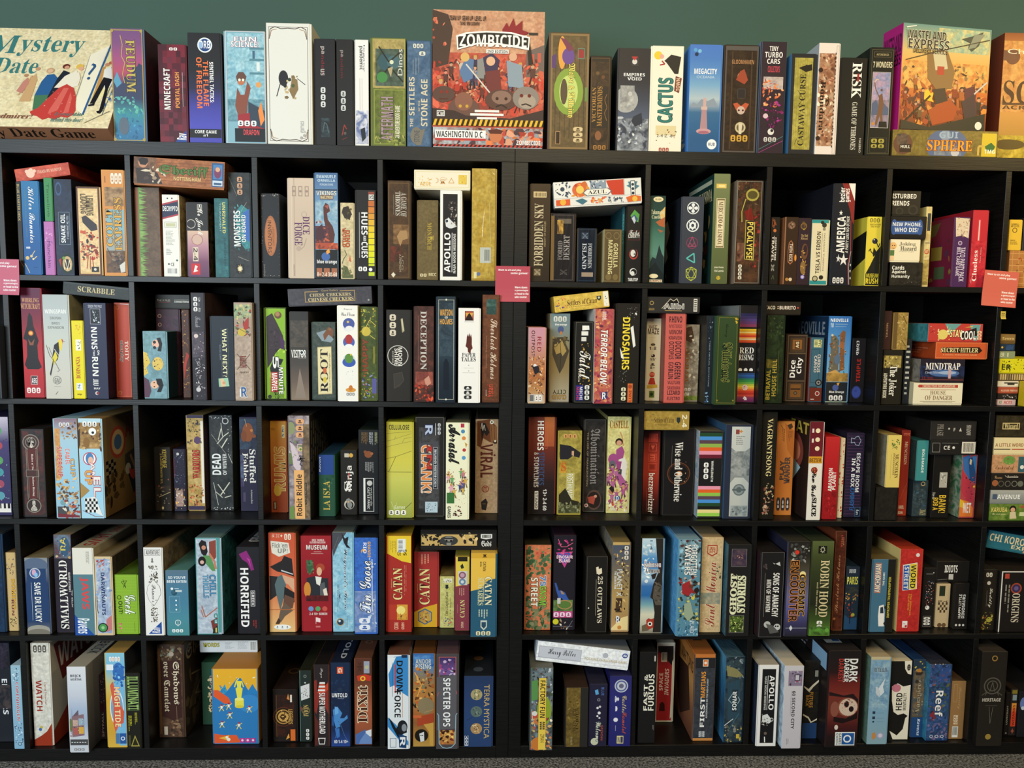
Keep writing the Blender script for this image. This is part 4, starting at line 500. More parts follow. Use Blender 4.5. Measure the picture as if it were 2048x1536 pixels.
-133.46,-0.33,109.46,7.43,29.69,29.00,0.0,0.0,0||pale grey box with yellow and black bird on twig, row two, cubby one|21|c8c8c0 8a8468|>l 2a2a24 2 20 40 40 20 60 30;>p 3a3830 20 34 60 16 66 30 40 50;g b0b8b8 b8c0c0 c4c8c0 c8c8c0 ccc8bc c8c4b8;t 8 14 92 18 0 h f0f0ec WINGSPAN;t 28 21 72 23.6 0 n 5a5c58 EUROPEAN;t 34 26 66 28.4 0 n 5a5c58 BIRDS;t 18 30 82 32.6 0 n 5a5c58 EXPANSION;p e8d048 56 44 68 42 74 46 68 54 60 52;p c84830 70 42 76 43 74 47;l 2a2a28 1.4 74 44 84 45;p 26262a 40 48 58 45 60 54 52 62 36 66 30 60;l f0ecd8 2 40 52 56 58;p e0d040 28 62 44 54 52 60 34 68;p 2a2a2c 18 76 36 60 34 66 22 78;l 6a6058 2 8 48 20 58 44 66 56 72;l 6a6058 1.4 18 50 30 58;l 8a8078 2 48 74 60 72;c 46 82 17 6a6c68;c 46 82 15 c8c6bc;t 36 80 56 84.6 0 h 6a6c68 GM;l 8a8a84 1 34 88 60 88;l 5a5a58 1.6 38 96 48 93
-125.91,0.10,109.46,3.41,22.42,22.00,0.0,0.0,0||narrow bright yellow box with red vertical title, row two, cubby one|21|e8d818 8a8a20|s 20 4 84 18 12 9 c8a030 e0a020;r 32 24 80 38 f4f0e0;s 34 25 78 37 8 8 2a3a30 4a5a48;t 28 46 64 74 2 s b02820 BOHNANZA;r 26 80 82 89 e8ecec;s 30 81 78 88 6 9 4a6a88 8a9a78;t 30 93 70 96 0 h 6a6020 amigo
-122.30,-0.15,109.46,6.39,27.50,29.00,0.0,0.0,0||navy box with long white caps and small photograph, row two, cubby one|21|262a48 14162a|r 26 6 74 22 15171f;f 26 6 74 22 1.6 a8acb8;s 32 8 68 20 10 7 4a5468 8a98a8 c8d0d8;t 18 2 82 5 0 h b8bcc8 SIMON THE PALE;t 28 25 56 48 1 h f0f0ea NUNS;t 34 49 42 55 1 h f0f0ea THE;t 54 49 64 54 1 h f0f0ea ON;t 28 56 56 76 1 h f0f0ea RUN;t 30 79 54 86 1 h e8e8e4 JJJJ;c 46 94 9 c8ccd0;c 50 94 7 8a3038;t 32 88 62 90 0 h e8e8e4 MAY
-115.87,4.24,109.46,4.54,27.66,29.00,0.0,0.0,0||red-orange box with gold frame and white banner name, row two, cubby one|21|b84430 8a3020|g c04c34 b84430 b04030;f 3 1 97 99 2 c88048;c 20 5 13 c88048;c 20 5 9 b84430;c 20 95 13 c88048;c 20 95 9 b84430;t 62 40 86 61 1 s f0d8c8 TOITY;t 26 40 52 62 1 h 1c1614/f4ece4 uberplay;l f0ece8 3 40 1 98 2
-128.38,1.00,139.42,18.62,3.56,20.00,-5.2,0.0,0||black box with cream serif title lying slanted on top, row two, cubby one|21|2a3132 1f2426|m 2c3334 262c2e 0 0 100 100;t 22 26 78 74 0 s c8b888 SCRABBLE;l 4a5050 1 2 8 98 10
-106.69,1.74,109.46,6.97,19.58,7.00,0.0,0.0,0||small pale blue box with sunglasses face and leopard, row two, cubby two|22|7aa0aa 1f3438 8ab0b8|m 7aa2b0 6c929c 0 0 98 98;L 4 4 30 32 5 5a8a60;c 56 18 17 e8b8a0;p 15181c 60 10 76 9 84 18 78 30 62 29 70 20;c 50 16 7 1c2024;c 50 24 7 1c2024;c 46 20 2 b84038;p e0c058 0 30 16 32 30 46 12 54 20 62 0 66;o 62 48 24 10 e0c060;s 44 40 84 56 22 4 3a2c1c 4a3a20;s 0 34 20 62 12 4 3a2c1c;c 48 44 3 2a2018;c 48 52 3 2a2018;p 5a3a50 0 68 20 72 30 88 20 98 0 98;c 46 79 18 e8b898;p 14161a 52 70 76 70 84 80 72 90 54 90 66 82 56 78;c 44 76 3 2a2420;c 44 82 3 2a2420
-106.17,9.60,109.46,7.18,26.03,14.00,0.0,0.0,0||dark maroon box standing behind pale blue box, row two, cubby two|22|3a2230 2a1824|c 16 8 8 c8a088;c 16 8 6 3a2230;c 16 18 8 c8a088;c 16 18 6 3a2230;r 10 25 24 32 c8a088;m 4a2840 2c1c28 30 8 98 40
-106.26,9.60,135.52,10.19,4.23,14.00,0.0,0.0,0||thin black box lying flat on the dark maroon one, row two, cubby two|22|2a2a28 1c1c1c|t 6 36 44 50 0 n c8c0b0 THE X FILES;l a83038 1 8 58 44 58;t 56 34 98 44 0 h 8a8a84 CONSPIRACY;t 56 46 98 60 0 h e8e4dc CONNECTIONS
-96.82,5.00,109.46,2.28,25.95,29.00,0.0,0.0,0||colourful fantasy box mostly hidden behind purple box, row two, cubby two|22|4a2c20 3a2418|s 0 2 98 98 60 18 8a4a28 3a3048 a06030 2a2c44 6a2c20 c09050;p a83828 10 64 60 48 98 52 60 60 20 80
-91.69,-1.11,109.46,3.97,30.74,29.00,0.0,0.0,0||tall narrow dark purple box with white sketched crowd, row two, cubby two|22|2a2730 3a2a28|K 20 4 50 18 3 e8e8e8/2a2730;t 58 4 72 18 1 n c8c8c8 2-5;t 30 22 70 32 1 c 9a98a4 Trash;m 3a3442 5a505c 4 36 96 60;c 34 40 16 d8c8c4;s 10 36 90 62 26 7 5a5260 8a8290 c8c0c4 6a3a48;s 20 60 94 97 44 9 d8d4d4 4a444e 8a8490 b8b0b8 2a2428;c 44 90 18 c8c4c8
-86.45,-1.24,109.46,6.75,24.22,22.00,0.0,0.0,0||navy box with cream vertical title and iridescent card, row two, cubby two|22|1b2430 131a22|l 5a6878 1 44 14 44 80;l 5a6878 1 74 14 74 80;t 48 15 68 72 1 h dcdcb0 WHAT NEXT?;t 34 34 42 52 1 n 8a98a8 but be quick;p 9ac8a8 28 74 70 73 76 83 30 84;p e0c098 36 74 50 74 60 83 40 84;c 52 79 7 d89870
-79.48,-1.70,109.46,5.23,28.10,29.00,0.0,0.0,0||tan box with green witch artwork and crossed emblem, row two, cubby two|22|a89484 8a7868|m a89484 b8a494 0 30 98 98;m 88a078 b8b898 2 2 98 16;s 0 2 96 34 34 13 6a8a5a a83c30 8a9a70 6a4a34 c8b878 3a5040;p a83830 50 22 86 14 84 26 60 28;o 44 30 24 4 c8b040;l 6a6050 3 4 24 86 32;t 30 54 66 66 1 s 8a2c20/4a3020 BARGAIN;l 5a4a38 3 14 52 90 68;l 5a4a38 3 14 68 90 52;t 28 70 80 72 0 h 5a4a38 QUEST;r 26 88 36 96 e8e4dc;t 34 86 68 96 0 h 2a5a98/e8e8e4 R
-72.25,2.32,109.46,6.48,26.79,29.00,0.0,0.0,0||lime green comic box with black torn border and purple figure, row two, cubby three|23|8ab82a 14140f|f 0 0 100 100 4 1a1c12;s 30 18 96 52 20 10 a8cc3c c0dc50 78a828;p 3a2e34 6 10 34 6 60 18 84 30 94 46 70 44 46 50 26 60 8 66;p 4a2a58 70 30 92 36 92 46 74 44;c 62 8 17 6a4a30;c 60 7 11 a88058;s 20 22 60 48 12 10 2c2428 4a3c44;p 1c1c1c 20 66 40 54 84 56 66 66 80 72 88 90 26 92 26 74;p 6a9020 18 76 84 78 84 98 18 98 ;t 34 53 62 66 1 h f4f4f0/1a1a1a 5;t 62 62 82 94 1 h f4f4f0/1a1a1a -MINUTE;r 24 70 58 92 b03028;t 28 71 54 91 1 h f4f0ec MARVEL;c 18 97 9 26281c;s 40 90 70 99 10 6 1a1c12
-64.64,1.17,109.46,5.48,25.76,29.00,0.0,0.0,0||dark grey-brown smoky box with white eye lettering, row two, cubby three|23|3a3632 2a2622|g 2e2c2c 32302e 3a3632 4a4440 6a5a50 8a7866;m 403c38 5a524a 0 10 98 40;p 8a7c70 50 64 70 84 84 98 20 98 34 84;t 4 43 86 52 0 h e8e8e4 VISITOR;c 62 46 12 f0f0ee;c 62 46 8 2a3a44;l c8c8c4 1 40 53 86 53
-58.45,1.71,109.46,6.97,22.82,22.00,0.0,0.0,0||dark forest box with cream scroll title and fox warrior, row two, cubby three|23|35413c 28302c|m 37443e 4a544e 0 0 98 98;s 0 0 98 98 40 8 2c3834 4a5850 3f4c44;p 8a9aa4 16 14 60 10 92 22 80 26 40 24;p 7a5038 46 16 70 6 92 10 88 20 70 16 52 24;c 76 9 7 8a6048;p c8b484 20 32 82 31 84 92 22 93;p e4d8a8 22 33 80 32 82 91 24 92;t 32 35 66 90 2 s 241c18 ROOT;o 52 62 8 4 c86840;o 52 74 8 4 d8c048;t 70 40 78 88 2 n 4a4030 A Game of Woodland Might and Right
-50.48,-1.06,109.46,5.94,27.64,29.00,0.0,0.0,0||white box with three round dream vignettes and floating bits, row two, cubby three|23|f0eee8 d8c8a0|t 30 3 72 5 0 n 5a5a5a Repos;t 16 7 84 11 0 c 4a4a4a When I Dream;c 54 21 30 d8dce8;o 54 19 30 6 4a5aa0;o 56 24 20 3 e8e8e8;c 50 17 6 e0c050;c 54 37 30 dcdce8;o 54 38 30 6 4a62b0;o 54 35 20 5 a83838;o 54 42 20 2 f0f0f0;c 54 57 32 d0d8ec;o 54 59 34 5 3a5ab0;o 54 55 22 5 5a8a3a;c 64 51 5 d8c040;s 36 68 76 80 12 3 5a5a60 8a8a90;o 62 88 26 2.4 d8983c;o 62 86 10 3 c87830;K 40 91 84 94 3 8a8a90/f0eee8
-44.50,0.37,109.46,5.45,27.36,29.00,0.0,0.0,0||moss green box with golden insects and rusty lettering, row two, cubby three|23|4e5a2c 3a4420|m 525e2e 3e4a24 0 0 98 98;s 10 2 98 28 30 10 6a8040 c0b040 8a9448 3a4c20 a89838;o 40 26 26 5 c8b448;l d8c458 3 20 28 60 14 96 20;l d8c458 3 60 30 90 34;t 18 34 48 68 2 h 8a4428/5a2c18 HAPPY;l c8b030 4 84 42 84 60;s 10 70 98 98 34 10 c8a838 6a8a38 a85030 3a3a78 8a8ab8 8a9a40;r 72 76 98 92 5a5a98
-64.70,1.00,136.47,24.03,5.07,24.00,2.8,0.0,0||dark violet-grey box with gilt-framed lettering lying on top, row two, cubby three|23|3b3a42 2c2b32|m 3d3c44 48464e 0 0 100 100;f 20 18 80 84 .9 a88c58;r 36 12 62 26 3b3a42;t 40 10 60 24 0 n b8a070 Game Gallery;t 26 32 76 54 0 s d8c490 CHESS, CHECKERS,;t 24 58 78 80 0 s d8c490 CHINESE CHECKERS;c 96 82 1.2 9a9a9a
-36.61,0.04,109.46,7.33,26.60,29.00,0.0,0.0,0||black box with round stamp title and cash roll, row two, cubby four|24|2b2824 1d1b18|K 14 5 40 30 3 d8cdb8/2b2824;p a89c78 60 10 68 9 76 23 66 25;p d0c8b0 63 10 67 10 73 22 69 23;c 48 50 44 d0ccc4;c 48 50 41 2b2824;t 50 41 66 61 1 h e8e4dc MOON;t 34 42 50 60 1 h e8e4dc SHINE;t 24 45 30 58 1 n c8c4bc EMPIRE;p 3a3630 30 70 66 68 76 76 56 84 30 86;l 4a463e 2 30 70 66 68 72 78 34 86 30 70
-28.56,-1.72,109.46,5.84,27.66,29.00,0.0,0.0,0||dark burgundy box with large silver serif vertical title, row two, cubby four|24|3c2420 3a2c28|m 3e2622 5a342c 0 0 98 98;t 30 5 62 66 1 s c8c4bc DECEPTION;l 8a6a60 1.4 18 10 18 60;m 7a3c34 a85848 4 68 96 82;p c8907c 50 76 74 72 86 80 60 84;s 4 82 96 98 20 14 a83828 d05838 6a2820 8a3428
-22.18,-2.23,109.46,5.65,30.51,29.00,0.0,0.0,0||tall dark blue box with thin cream frame and top title, row two, cubby four|24|24323c 1a242c|m 26343e 3a4c5a 4 6 94 50;g2 50 2c3e4c 1c2a38 182430 141f2c;f 8 3 92 97 1.6 d8d8c8;c 50 3 5 d8d8c8;c 50 97 5 d8d8c8;t 16 12 84 18 0 h e0a850 WATSON;t 16 21 84 26 0 h e0a850 HOLMES;c 50 19.6 8 d8d8d0;t 44 18 56 21 0 s 24323c &;p 101a26 36 62 50 58 64 62 66 88 36 88;c 50 60 8 101a26;m 3a4c58 2a3a48 14 40 86 56
-15.72,-2.50,109.46,6.37,27.29,29.00,0.0,0.0,0||clean white box with brown crowned head silhouette, row two, cubby four|24|f0eeea dcd8d0|r 30 3 72 13 b8583c;f 30 3 72 13 2 3a2018;p e0a848 32 5 70 5 62 10 40 10;p 2a1a18 34 11 44 7 51 5 58 7 68 11 68 12.6 34 12.6;l 3a3a3a 1 28 14.4 74 14.4;p 5a2a20 40 30 44 27 47 30 51 26 56 30 60 27 64 32 64 38 68 42 60 44 58 48 46 46 44 42 34 40 38 36;t 18 47 82 51 0 s 1c1a1a PAPER;t 14 51.6 84 56 0 s 1c1a1a TALES;c 50 60 2 8a8a8a;l a0a0a0 1 26 63 74 63;c 50 66 2 8a8a8a;l a0a0a0 1 20 68 80 68;K 28 82 64 97 3 262626/f0eeea
-8.90,-1.26,109.46,5.05,31.16,29.00,0.0,0.0,0||brown leathery box with cream cursive vertical title, row two, cubby four|24|5a3422 4a2c1c|m 5c3624 70442c 0 0 98 98;r 24 4 84 18 3a5c58;m 4a6c64 2c4844 24 4 84 18;t 50 22 90 78 1 c dcc8b0 Sherlock Holmes;t 20 38 30 68 1 n a87c60 consulting detective;t 32 83 70 95 2 h c85038/3a1c14 Ystari;t 24 88 30 94 2 n e0d4c4 games
4.44,-2.50,109.46,5.10,22.01,22.00,0.0,0.0,0||pink to orange figure scene box with maroon vertical title, row two, cubby five|25|c88a70 d8c8b0|g c890a0 c8909c c08878 b87a50 a8683c b88858 c8b090;t 16 4 38 38 1 h 4a2028/e0b0b0 OUTPOST;t 52 12 76 32 1 h 8a3038/d8a8a8 RED;s 4 38 96 88 60 11 e0a870 8a5838 3a3038 c88048 e8c8a0 6a4030;c 40 50 10 e8e8ec;p 26242c 24 52 60 50 70 58 40 62;r 8 88 90 98 c8c0b8;r 10 89 34 97 6a6a6c;K 44 89 86 97 2 f0ece8/6a5a50
10.83,2.01,109.46,5.97,26.05,29.00,0.0,0.0,0||dusky sky box with sailing airship seen from below, row two, cubby five|25|8a7c60 6a6450|g 6a8088 7a8a8c 8a8468 8a7448 907c54 a09478 a89c88;K 14 3 86 9 3 d8d8d0/6a8088;t 22 11 84 14 0 h f0f0ec blue orange;o 52 18 16 4 4a5a88;p c87838 48 20 60 20 58 23 50 24;p 4a4030 10 27 90 26 80 34 98 42 70 60 50 68 34 60 10 46;s 12 26 92 40 16 12 6a5a38 3a3428 a89058;p a88c50 20 40 60 30 84 42 64 48 54 44 30 46;l 2c281e 2.4 48 28 56 46 50 66;t 14 86 86 91 3 h 3a3020/c8bc98 CITY;t 12 92 86 97 3 h b08840/3a3020 CLOUD
17.79,-0.64,109.46,5.54,23.86,22.00,0.0,0.0,0||black box with white script title and gold sparks, row two, cubby five|25|1c1b19 15140f|f 2 1 98 99 1.6 6a685c;p f0eee8 38 5 76 5 78 10 38 11;r 34 12 72 17 e8e6e0;r 34 19 62 24 d8d6d0;s 30 26 94 78 34 8 a07c34 c8a048 8a6a2c 2c281c;t 26 36 88 70 1 c f4f0e8/26221c Talat;t 20 58 32 74 1 n d8d0c0 rivals;r 8 78 50 97 20287a;t 12 80 26 96 1 h c83848 MICHI;t 30 80 46 96 1 h e0e4f0 MICHI;K 58 78 84 97 3 e8e8e4/1c1b19
23.55,-1.75,109.46,5.59,27.53,29.00,0.0,0.0,0||crimson and orange cavern box with slanted white title, row two, cubby five|25|a04048 d8d4cc|m a84450 c87a58 0 0 98 98;s 0 0 98 98 60 15 b83c48 d89060 8a3050 c8585c e0a878 6a2c48;t 34 22 72 80 1 i f8f4f0/5a1828 TERROR BELOW;t 40 3 62 12 1 h f0e0d8 MODEL;p 243c78 42 88 76 87 76 94 56 96 42 94;t 48 88 70 95 0 h f0f0f0 R
29.72,-0.56,109.46,7.13,29.24,29.00,0.0,0.0,0||black box with yellow-white block title and star dots, row two, cubby five|25|211e1a 181614|s 36 4 90 16 22 2.4 c8c4bc e8e4dc;c 82 10 4 e8e8e4;c 84 11 3 d8d8d4;t 26 14 58 66 1 h f0d840/3a3214 DINOSAURS;p e8e8e4 60 24 72 22 84 42 74 44;p e8e8e4 16 44 28 50 34 56 22 54;s 10 66 50 80 14 2.4 d8d8d0;K 26 84 46 98 3 e0dcbc/211e1a;r 54 80 76 99 d87038;c 65 83 9 a84828;t 60 87 72 98 2 h 8a3020 LUNI
12.20,1.00,135.65,16.14,4.74,14.00,7.0,0.0,0||golden yellow narrow box with white tab lying slanted on top, row two, cubby five|25|d8b854 c09c44|m dcbc58 ccac48 0 0 88 100;s 5 10 22 86 16 4 a84838 c87040 5a5a88 e0a050;t 23 34 78 70 0 q 5a3c24 Settlers of Catan;t 26 74 66 84 0 n 6a4c2c 5-6 Player Extension;r 90 2 99 98 ece8d8;s 92 10 98 90 8 2 2c2c2c;p 2a3434 78 26 86 26 86 46 82 58 78 46;c 82 38 2 c8c8b8
40.43,6.72,109.46,4.41,24.91,22.00,0.0,0.0,0||cream box with red pawn figure and small icons, row two, cubby six|26|ddd2b4 c8bc9c|t 8 8 70 12 0 h 4a2c40 MAGIC;t 2 12 84 19 0 h 3a2430 MAZE;l 8a8478 1 10 23 60 23;t 26 30 60 33 0 e 3a3028 ☻;t 16 34 68 38 0 h 3a2430 1-8;t 30 43 60 47 0 e 3a2430 ◕;t 22 48 66 51 0 h 3a2430 15';t 26 54 62 57 0 e 3a2430 ♟;t 26 58 62 61 0 h 3a2430 8+;c 42 68 20 b83828;p b83828 28 72 58 72 70 80 14 80;r 24 66 62 69 d87058;p c8a038 6 81 82 80 84 84 6 85;r 24 88 62 96 5a7028;c 42 92 12 2a3420
44.88,1.56,109.46,6.14,26.46,29.00,0.0,0.0,0||salmon red box filled with stacked dark block words, row two, cubby six|26|c05a50 8a3c38|r 0 0 98 98 c86058;t 18 3 84 10 0 h 3c2228 RHINO;t 18 12 84 16 0 h 7a3438 MYSTERIO;t 18 18 84 23 0 h 4a2428 VENOM;t 18 25 84 29 0 h 5a282c KRAVEN;t 52 31 84 51 1 h 3c2228 DOCTOR;t 20 31 46 51 1 h 4a2428 OCTOPUS;t 52 54 84 73 1 h 3c2228 GREEN;t 20 54 46 73 1 h 4a2428 GOBLIN;t 18 75 84 79 0 h 6a2e30 VULTURE;t 18 81 84 85 0 h 7a3438 SANDMAN;t 18 86 84 91 0 h 4a2428 LIZARD;t 18 93 84 97 0 h 5a282c ELECTRO
51.72,5.00,109.46,4.32,23.24,22.00,0.0,0.0,0||grey marbled statue box set back between red and dark boxes, row two, cubby six|26|8a7c68 6a5c48|m a09480 6a5c4c 0 0 98 98;p 4a3424 0 4 40 2 60 16 40 24 0 20;c 26 10 14 5a4030;s 0 14 98 80 20 18 a89c88 7a6c58 c8bca4;t 4 30 28 74 1 s 9a6030 ARKHAM;K 0 82 50 86 2 e8e4d8/3a3028;t 2 88 40 93 0 h f0ece0 OW.;m 8a9040 5a6a28 0 92 98 98
56.42,-0.86,109.46,2.09,25.95,29.00,0.0,0.0,0||thin blue-black box wedged left of deep green box, row two, cubby six|26|1c242c 3a3630:28241e|s 20 2 90 30 10 20 7a8a98 2c3c4c;s 10 86 90 98 8 22 4a6a98 8ab0d0;t 44 28 60 80 1 n 9aa8b0 THESE VIRTUAL DICTATORS
58.55,-2.50,109.46,6.60,25.98,29.00,0.0,0.0,0||deep green box with blackletter vertical title and gold line, row two, cubby six|26|2c3f20 3c5a44|g 34482a 2e4222 2a3c1e;f 8 2 95 98 1.4 8a7c30;s 84 2 98 10 5 8 c8a430;t 28 30 74 74 1 k 141a10/8a9048 Villainous;t 36 9 54 24 1 c 16200f Disney;c 12 95 4 8a7c30;c 88 95 4 8a7c30
67.08,3.00,109.46,5.47,29.14,29.00,0.0,0.0,0||black box crossed by rainbow horizontal stripes, row two, cubby six|26|211e1e 8a8c88|V2 0 8 98 22 5 2c2850 3c3460 54407a 6a3c70 8a3c58;V2 0 24 98 38 10 e8c030 d8a028 e8d080 e89030 d85828 c84028 e89848 e0c8a0 d86028 c8482c;t 4 43 88 49 0 s f4f2ee RED;t 2 50 88 56 0 s f4f2ee RISING;c 12 66 11 f0eeea;c 44 66 11 f0eeea;c 76 66 11 f0eeea;r 0 67 98 68.4 211e1e;V2 0 69 98 99 16 2c4878 3060a8 2c5088 307858 3a8a48 60a048 a8b040 d8c040 e09838 d86030 c83c28 b03028 c84838 8a3850 7a2c58 6a2850;c 44 84 16 d8d0c4;c 44 84 13 c84030;t 33 81.6 55 86.4 0 h f0e8dc GM;t 34 93 58 97 0 e f0e8e4 ♞
39.05,1.00,135.95,15.67,4.76,20.00,0.0,0.0,0||charcoal box with tented white title lying across top, row two, cubby six|26|2f2d2c 232120|c 9 40 4 a08850;c 9 40 2.6 2f2d2c;t 4 74 14 88 0 h a08850 BERGSEN;p 1a1818 30 70 46 10 56 8 60 34 72 78 30 82;l d8ccb4 1 28 76 44 12 50 26 56 10 60 38;t 32 42 70 78 0 h 8a8680/ece8e0 Alibi;l c8a868 .8 34 88 66 90;r 88 10 95 94 d8d4cc;J2 89 16 94 88 6 2f2d2c
75.61,3.00,109.46,5.48,26.35,29.00,0.0,0.0,0||dark mossy green box with yellowed vertical title, row two, cubby seven|27|1f2a18 1a2014|m 28361c 1a2212 0 0 98 98;s 0 2 98 30 26 12 2c3c20 1c2816 3a4a28;m 7a6c28 3a3a18 4 50 60 60;t 6 62 30 96 2 h b09838 BETRAYAL;t 40 50 66 92 2 h a89038 HOUSE HILL;l 6a6c38 1.4 74 40 74 90
74.76,4.00,135.84,11.17,4.00,12.00,0.0,0.0,0||flat black box with small white caps above mossy box, row two, cubby seven|27|2a241c 1f1a14|t 4 34 30 62 0 h ece4d4 TACO;t 36 38 40 58 0 h d8b898 =;t 42 34 86 62 0 h f0e0d0 BURRITO;c 92 48 2.6 c04838
83.24,7.21,109.46,6.60,20.65,22.00,0.0,0.0,0||brown dresser-drawer patterned box with white bubbly title, row two, cubby seven|27|33261c 3a2c20|f 2 1 98 99 5 5a4a3a;r 14 5 86 26 4a3826;r 26 8 72 22 8a5a2c;r 38 10 62 21 4a2c18;t 42 11 58 20 2 h f0dcb0 AG;r 8 27 92 29 5a4a3a;r 8 68 92 70 5a4a3a;r 10 30 88 67 261f1c;t 16 38 44 64 2 h f4f2ee/3a2c28 Dice;t 50 34 82 58 2 h f4f2ee/3a2c28 City;r 14 72 86 96 4a3826;r 24 74 76 93 7a5028;c 50 87 9 2a1c14;c 50 87 6 6a5a48;r 26 80 74 82 2a1c14
90.94,7.68,109.46,4.18,19.70,22.00,0.0,0.0,0||slate blue vehicle box with rusty base and wheel, row two, cubby seven|27|3f6478 7a3428|r 0 0 98 14 3f6878;r 20 3 82 15 e0dca0;J2 24 4 50 14 5 4a6038;t 56 3 80 14 2 h 3a5038 2AA;f 4 18 70 70 3 2c4450;t 54 26 78 54 1 h e0d8d0/2a3c48 CURIOUS;t 28 28 50 54 1 h e0d8d0/2a3c48 CARGO;r 0 78 98 99 6a2c20;c 70 70 27 26262a;c 70 70 17 8a8c88;c 70 70 8 2c3034;c 64 87 18 d8d4cc;c 64 87 14 8a2c28;l e8e4dc 4 12 96 40 96;r 0 76 60 78 2c3c48
95.96,7.10,109.46,7.22,26.25,29.00,0.0,0.0,0||bright sky blue box with tall treehouse tower picture, row two, cubby seven|27|3a7ac0 1c3450 4a88c8|<t 18 6 92 22 0 h 8a98a8 NEOVILLE;<o 70 50 20 20 4a5a60;g 3a74bc 4a88c8 5a98d0 6aa8d4 88b8d0 a8b8a0;t 8 2.6 88 6.4 0 h f4f6fa NEOVILLE;t 8 7.6 22 13 0 h d0e0f0 10;l e0ecf4 1 30 9 86 9;l e0ecf4 1 30 12 80 12;p 6a6458 12 24 34 22 50 28 52 62 8 66 14 40;p 8a5a38 54 20 68 16 78 18 76 36 80 62 58 64 56 40;r 56 30 76 38 a8683c;s 8 22 84 66 40 8 5a5a50 a87848 3f5a48 c8b890 7a4830 4a6a78;o 46 50 14 6 5a7088;p c89c58 0 66 40 62 84 70 98 76 0 76;m b89048 8a6a38 0 66 98 76;r 0 76.5 98 99 26282c;c 44 83 14 4a5a98;p e8a848 48 78 62 77 56 81;t 16 86.6 84 90 0 h f0f0f0 Blue Orange;K 16 92 82 98 3 e8e8e8/26282c
103.55,6.85,109.46,4.20,19.66,22.00,0.0,0.0,0||black slim box with red vertical word and blue circle, row two, cubby seven|27|1b191c 151318|t 30 4 46 26 1 h e8e4e4 LORD;t 46 4 54 24 1 n c8c4c8 of the;t 40 32 70 68 2 h a82c28/4a1414 TEMPLE;o 46 84 38 10 2c3a78;o 46 84 32 8.4 3c4c98;c 40 82 12 34448c
110.65,2.00,109.46,6.09,16.36,16.00,0.0,0.0,0||dark box with parchment top and outlined white title, row two, cubby eight|28|26221a 1c1a12|m b8a458 8a7840 4 10 96 32;s 6 10 90 34 14 10 6a5a30 d8c888 4a4028;t 34 28 76 84 1 s f4f0e4/1c1810 The Joker;t 6 42 26 88 1 h e8e4d0 ADVENTURE BOOK
118.27,4.00,109.46,2.08,19.70,20.00,0.0,0.0,0||dark slate upright box with white ruled lines, row two, cubby eight|28|23262a 1b1e22|B 20 10 90 90 10 c8c8c0
110.19,2.00,125.85,2.45,11.57,14.00,0.0,0.0,0||dark maroon small box left of tan patterned box, row two, cubby eight|28|3a2420 2a1a16|t 30 30 54 70 1 s a88868 MODEL
113.58,3.00,125.85,4.64,11.16,14.00,0.0,0.0,0||tan diamond-patterned box stacked on parchment-topped box, row two, cubby eight|28|a08448 7a6030|m a88c4c 8a7038 0 0 98 98;r 0 0 26 98 6a5430;s 26 4 96 96 40 9 b89c58 8a7038 c8b070;l 3a2c1c 3 60 8 90 30;l 3a2c1c 3 60 74 90 90
120.39,2.00,109.46,15.09,6.64,22.00,0.0,0.0,0||cream box with red banner at bottom of the stack, row two, cubby eight|28|e8e0c4 c8bc98|r 10 8 90 22 b84030;c 10 15 1.6 b84030;t 18 10 84 20 0 h f0dcc0 CHOOSE YOUR OWN ADVENTURE;l b87858 .7 14 32 86 32;t 34 36 66 56 0 s 8a6a4c HOUSE;t 24 60 80 82 0 s 8a6a4c OF DANGER;l 8a7c60 .7 14 88 86 88;l 8a7c60 .5 20 93 80 93
121.99,2.00,116.13,13.64,7.11,20.00,0.0,0.0,0||dark blue box with starburst and big white caps, row two, cubby eight|28|26202c 8a8478:2c2828|m 2c3c68 1c1a24 0 30 100 80;o 55 62 34 16 4a6aa0;o 62 60 20 8 9ab0d0;r 64 30 70 86 c8a0a0;t 12 16 90 46 0 s f0ece8/3a2c38 MINDTRAP;t 12 54 44 64 0 q b8c0d8 Classic Edition;t 6 78 30 88 0 n 9a3038 15 min;l a04a40 1 2 92 98 92
126.38,2.00,123.27,15.87,5.03,26.00,0.0,0.0,0||orange-red box with black-shadowed cream title in the stack, row two, cubby eight|28|c85a30 a84420 c05830|<B 30 20 90 80 4 c87858;f 0 0 100 100 1 e08850;p 2a1c14 10 32 84 28 90 50 84 68 12 66;t 10 34 82 62 0 s f0dca0 SECRET·HITLER;t 14 74 80 82 0 h e8a878 A SOCIAL DEDUCTION GAME
123.78,2.00,128.33,16.62,5.55,26.00,0.0,0.0,0||red and aqua popcorn-patterned box topmost of the stack, row two, cubby eight|28|c04038 4a98a0:2a6068 b04038|p 6aa0a0 16 0 60 0 40 60 30 0;p 6aa0a0 76 4 96 4 90 96 84 96;s 16 10 40 96 24 5 e8d890 d8c060 f0e8b8;c 27 62 9 e0cc70;s 2 12 12 90 8 3 e8c8b0 b03030;t 40 34 62 76 0 h f0e8a0/3a2420 STAY;p 2a2420 60 54 88 20 90 66 64 96;t 60 40 88 90 0 h f4f4f0/2a2420 COOL;p e0c850 66 22 82 10 80 18;K 90 40 98 94 3 e8c8a0/b83830
146.62,2.39,109.46,5.69,1.77,16.00,0.0,0.0,0||pale pink flat box at bottom of right-edge stack, row two, cut-off right cubby|29|d8b8b8 c8a8a8|t 8 20 24 80 0 h 4a8a60 XE;t 34 20 80 80 0 h b84a48 ACES
146.60,2.39,111.26,6.08,1.73,16.00,0.0,0.0,0||black and white striped flat box in right-edge stack, row two, cut-off right cubby|29|2a2422 201c1a|s 20 20 96 90 8 6 c8c0b8 8a8480
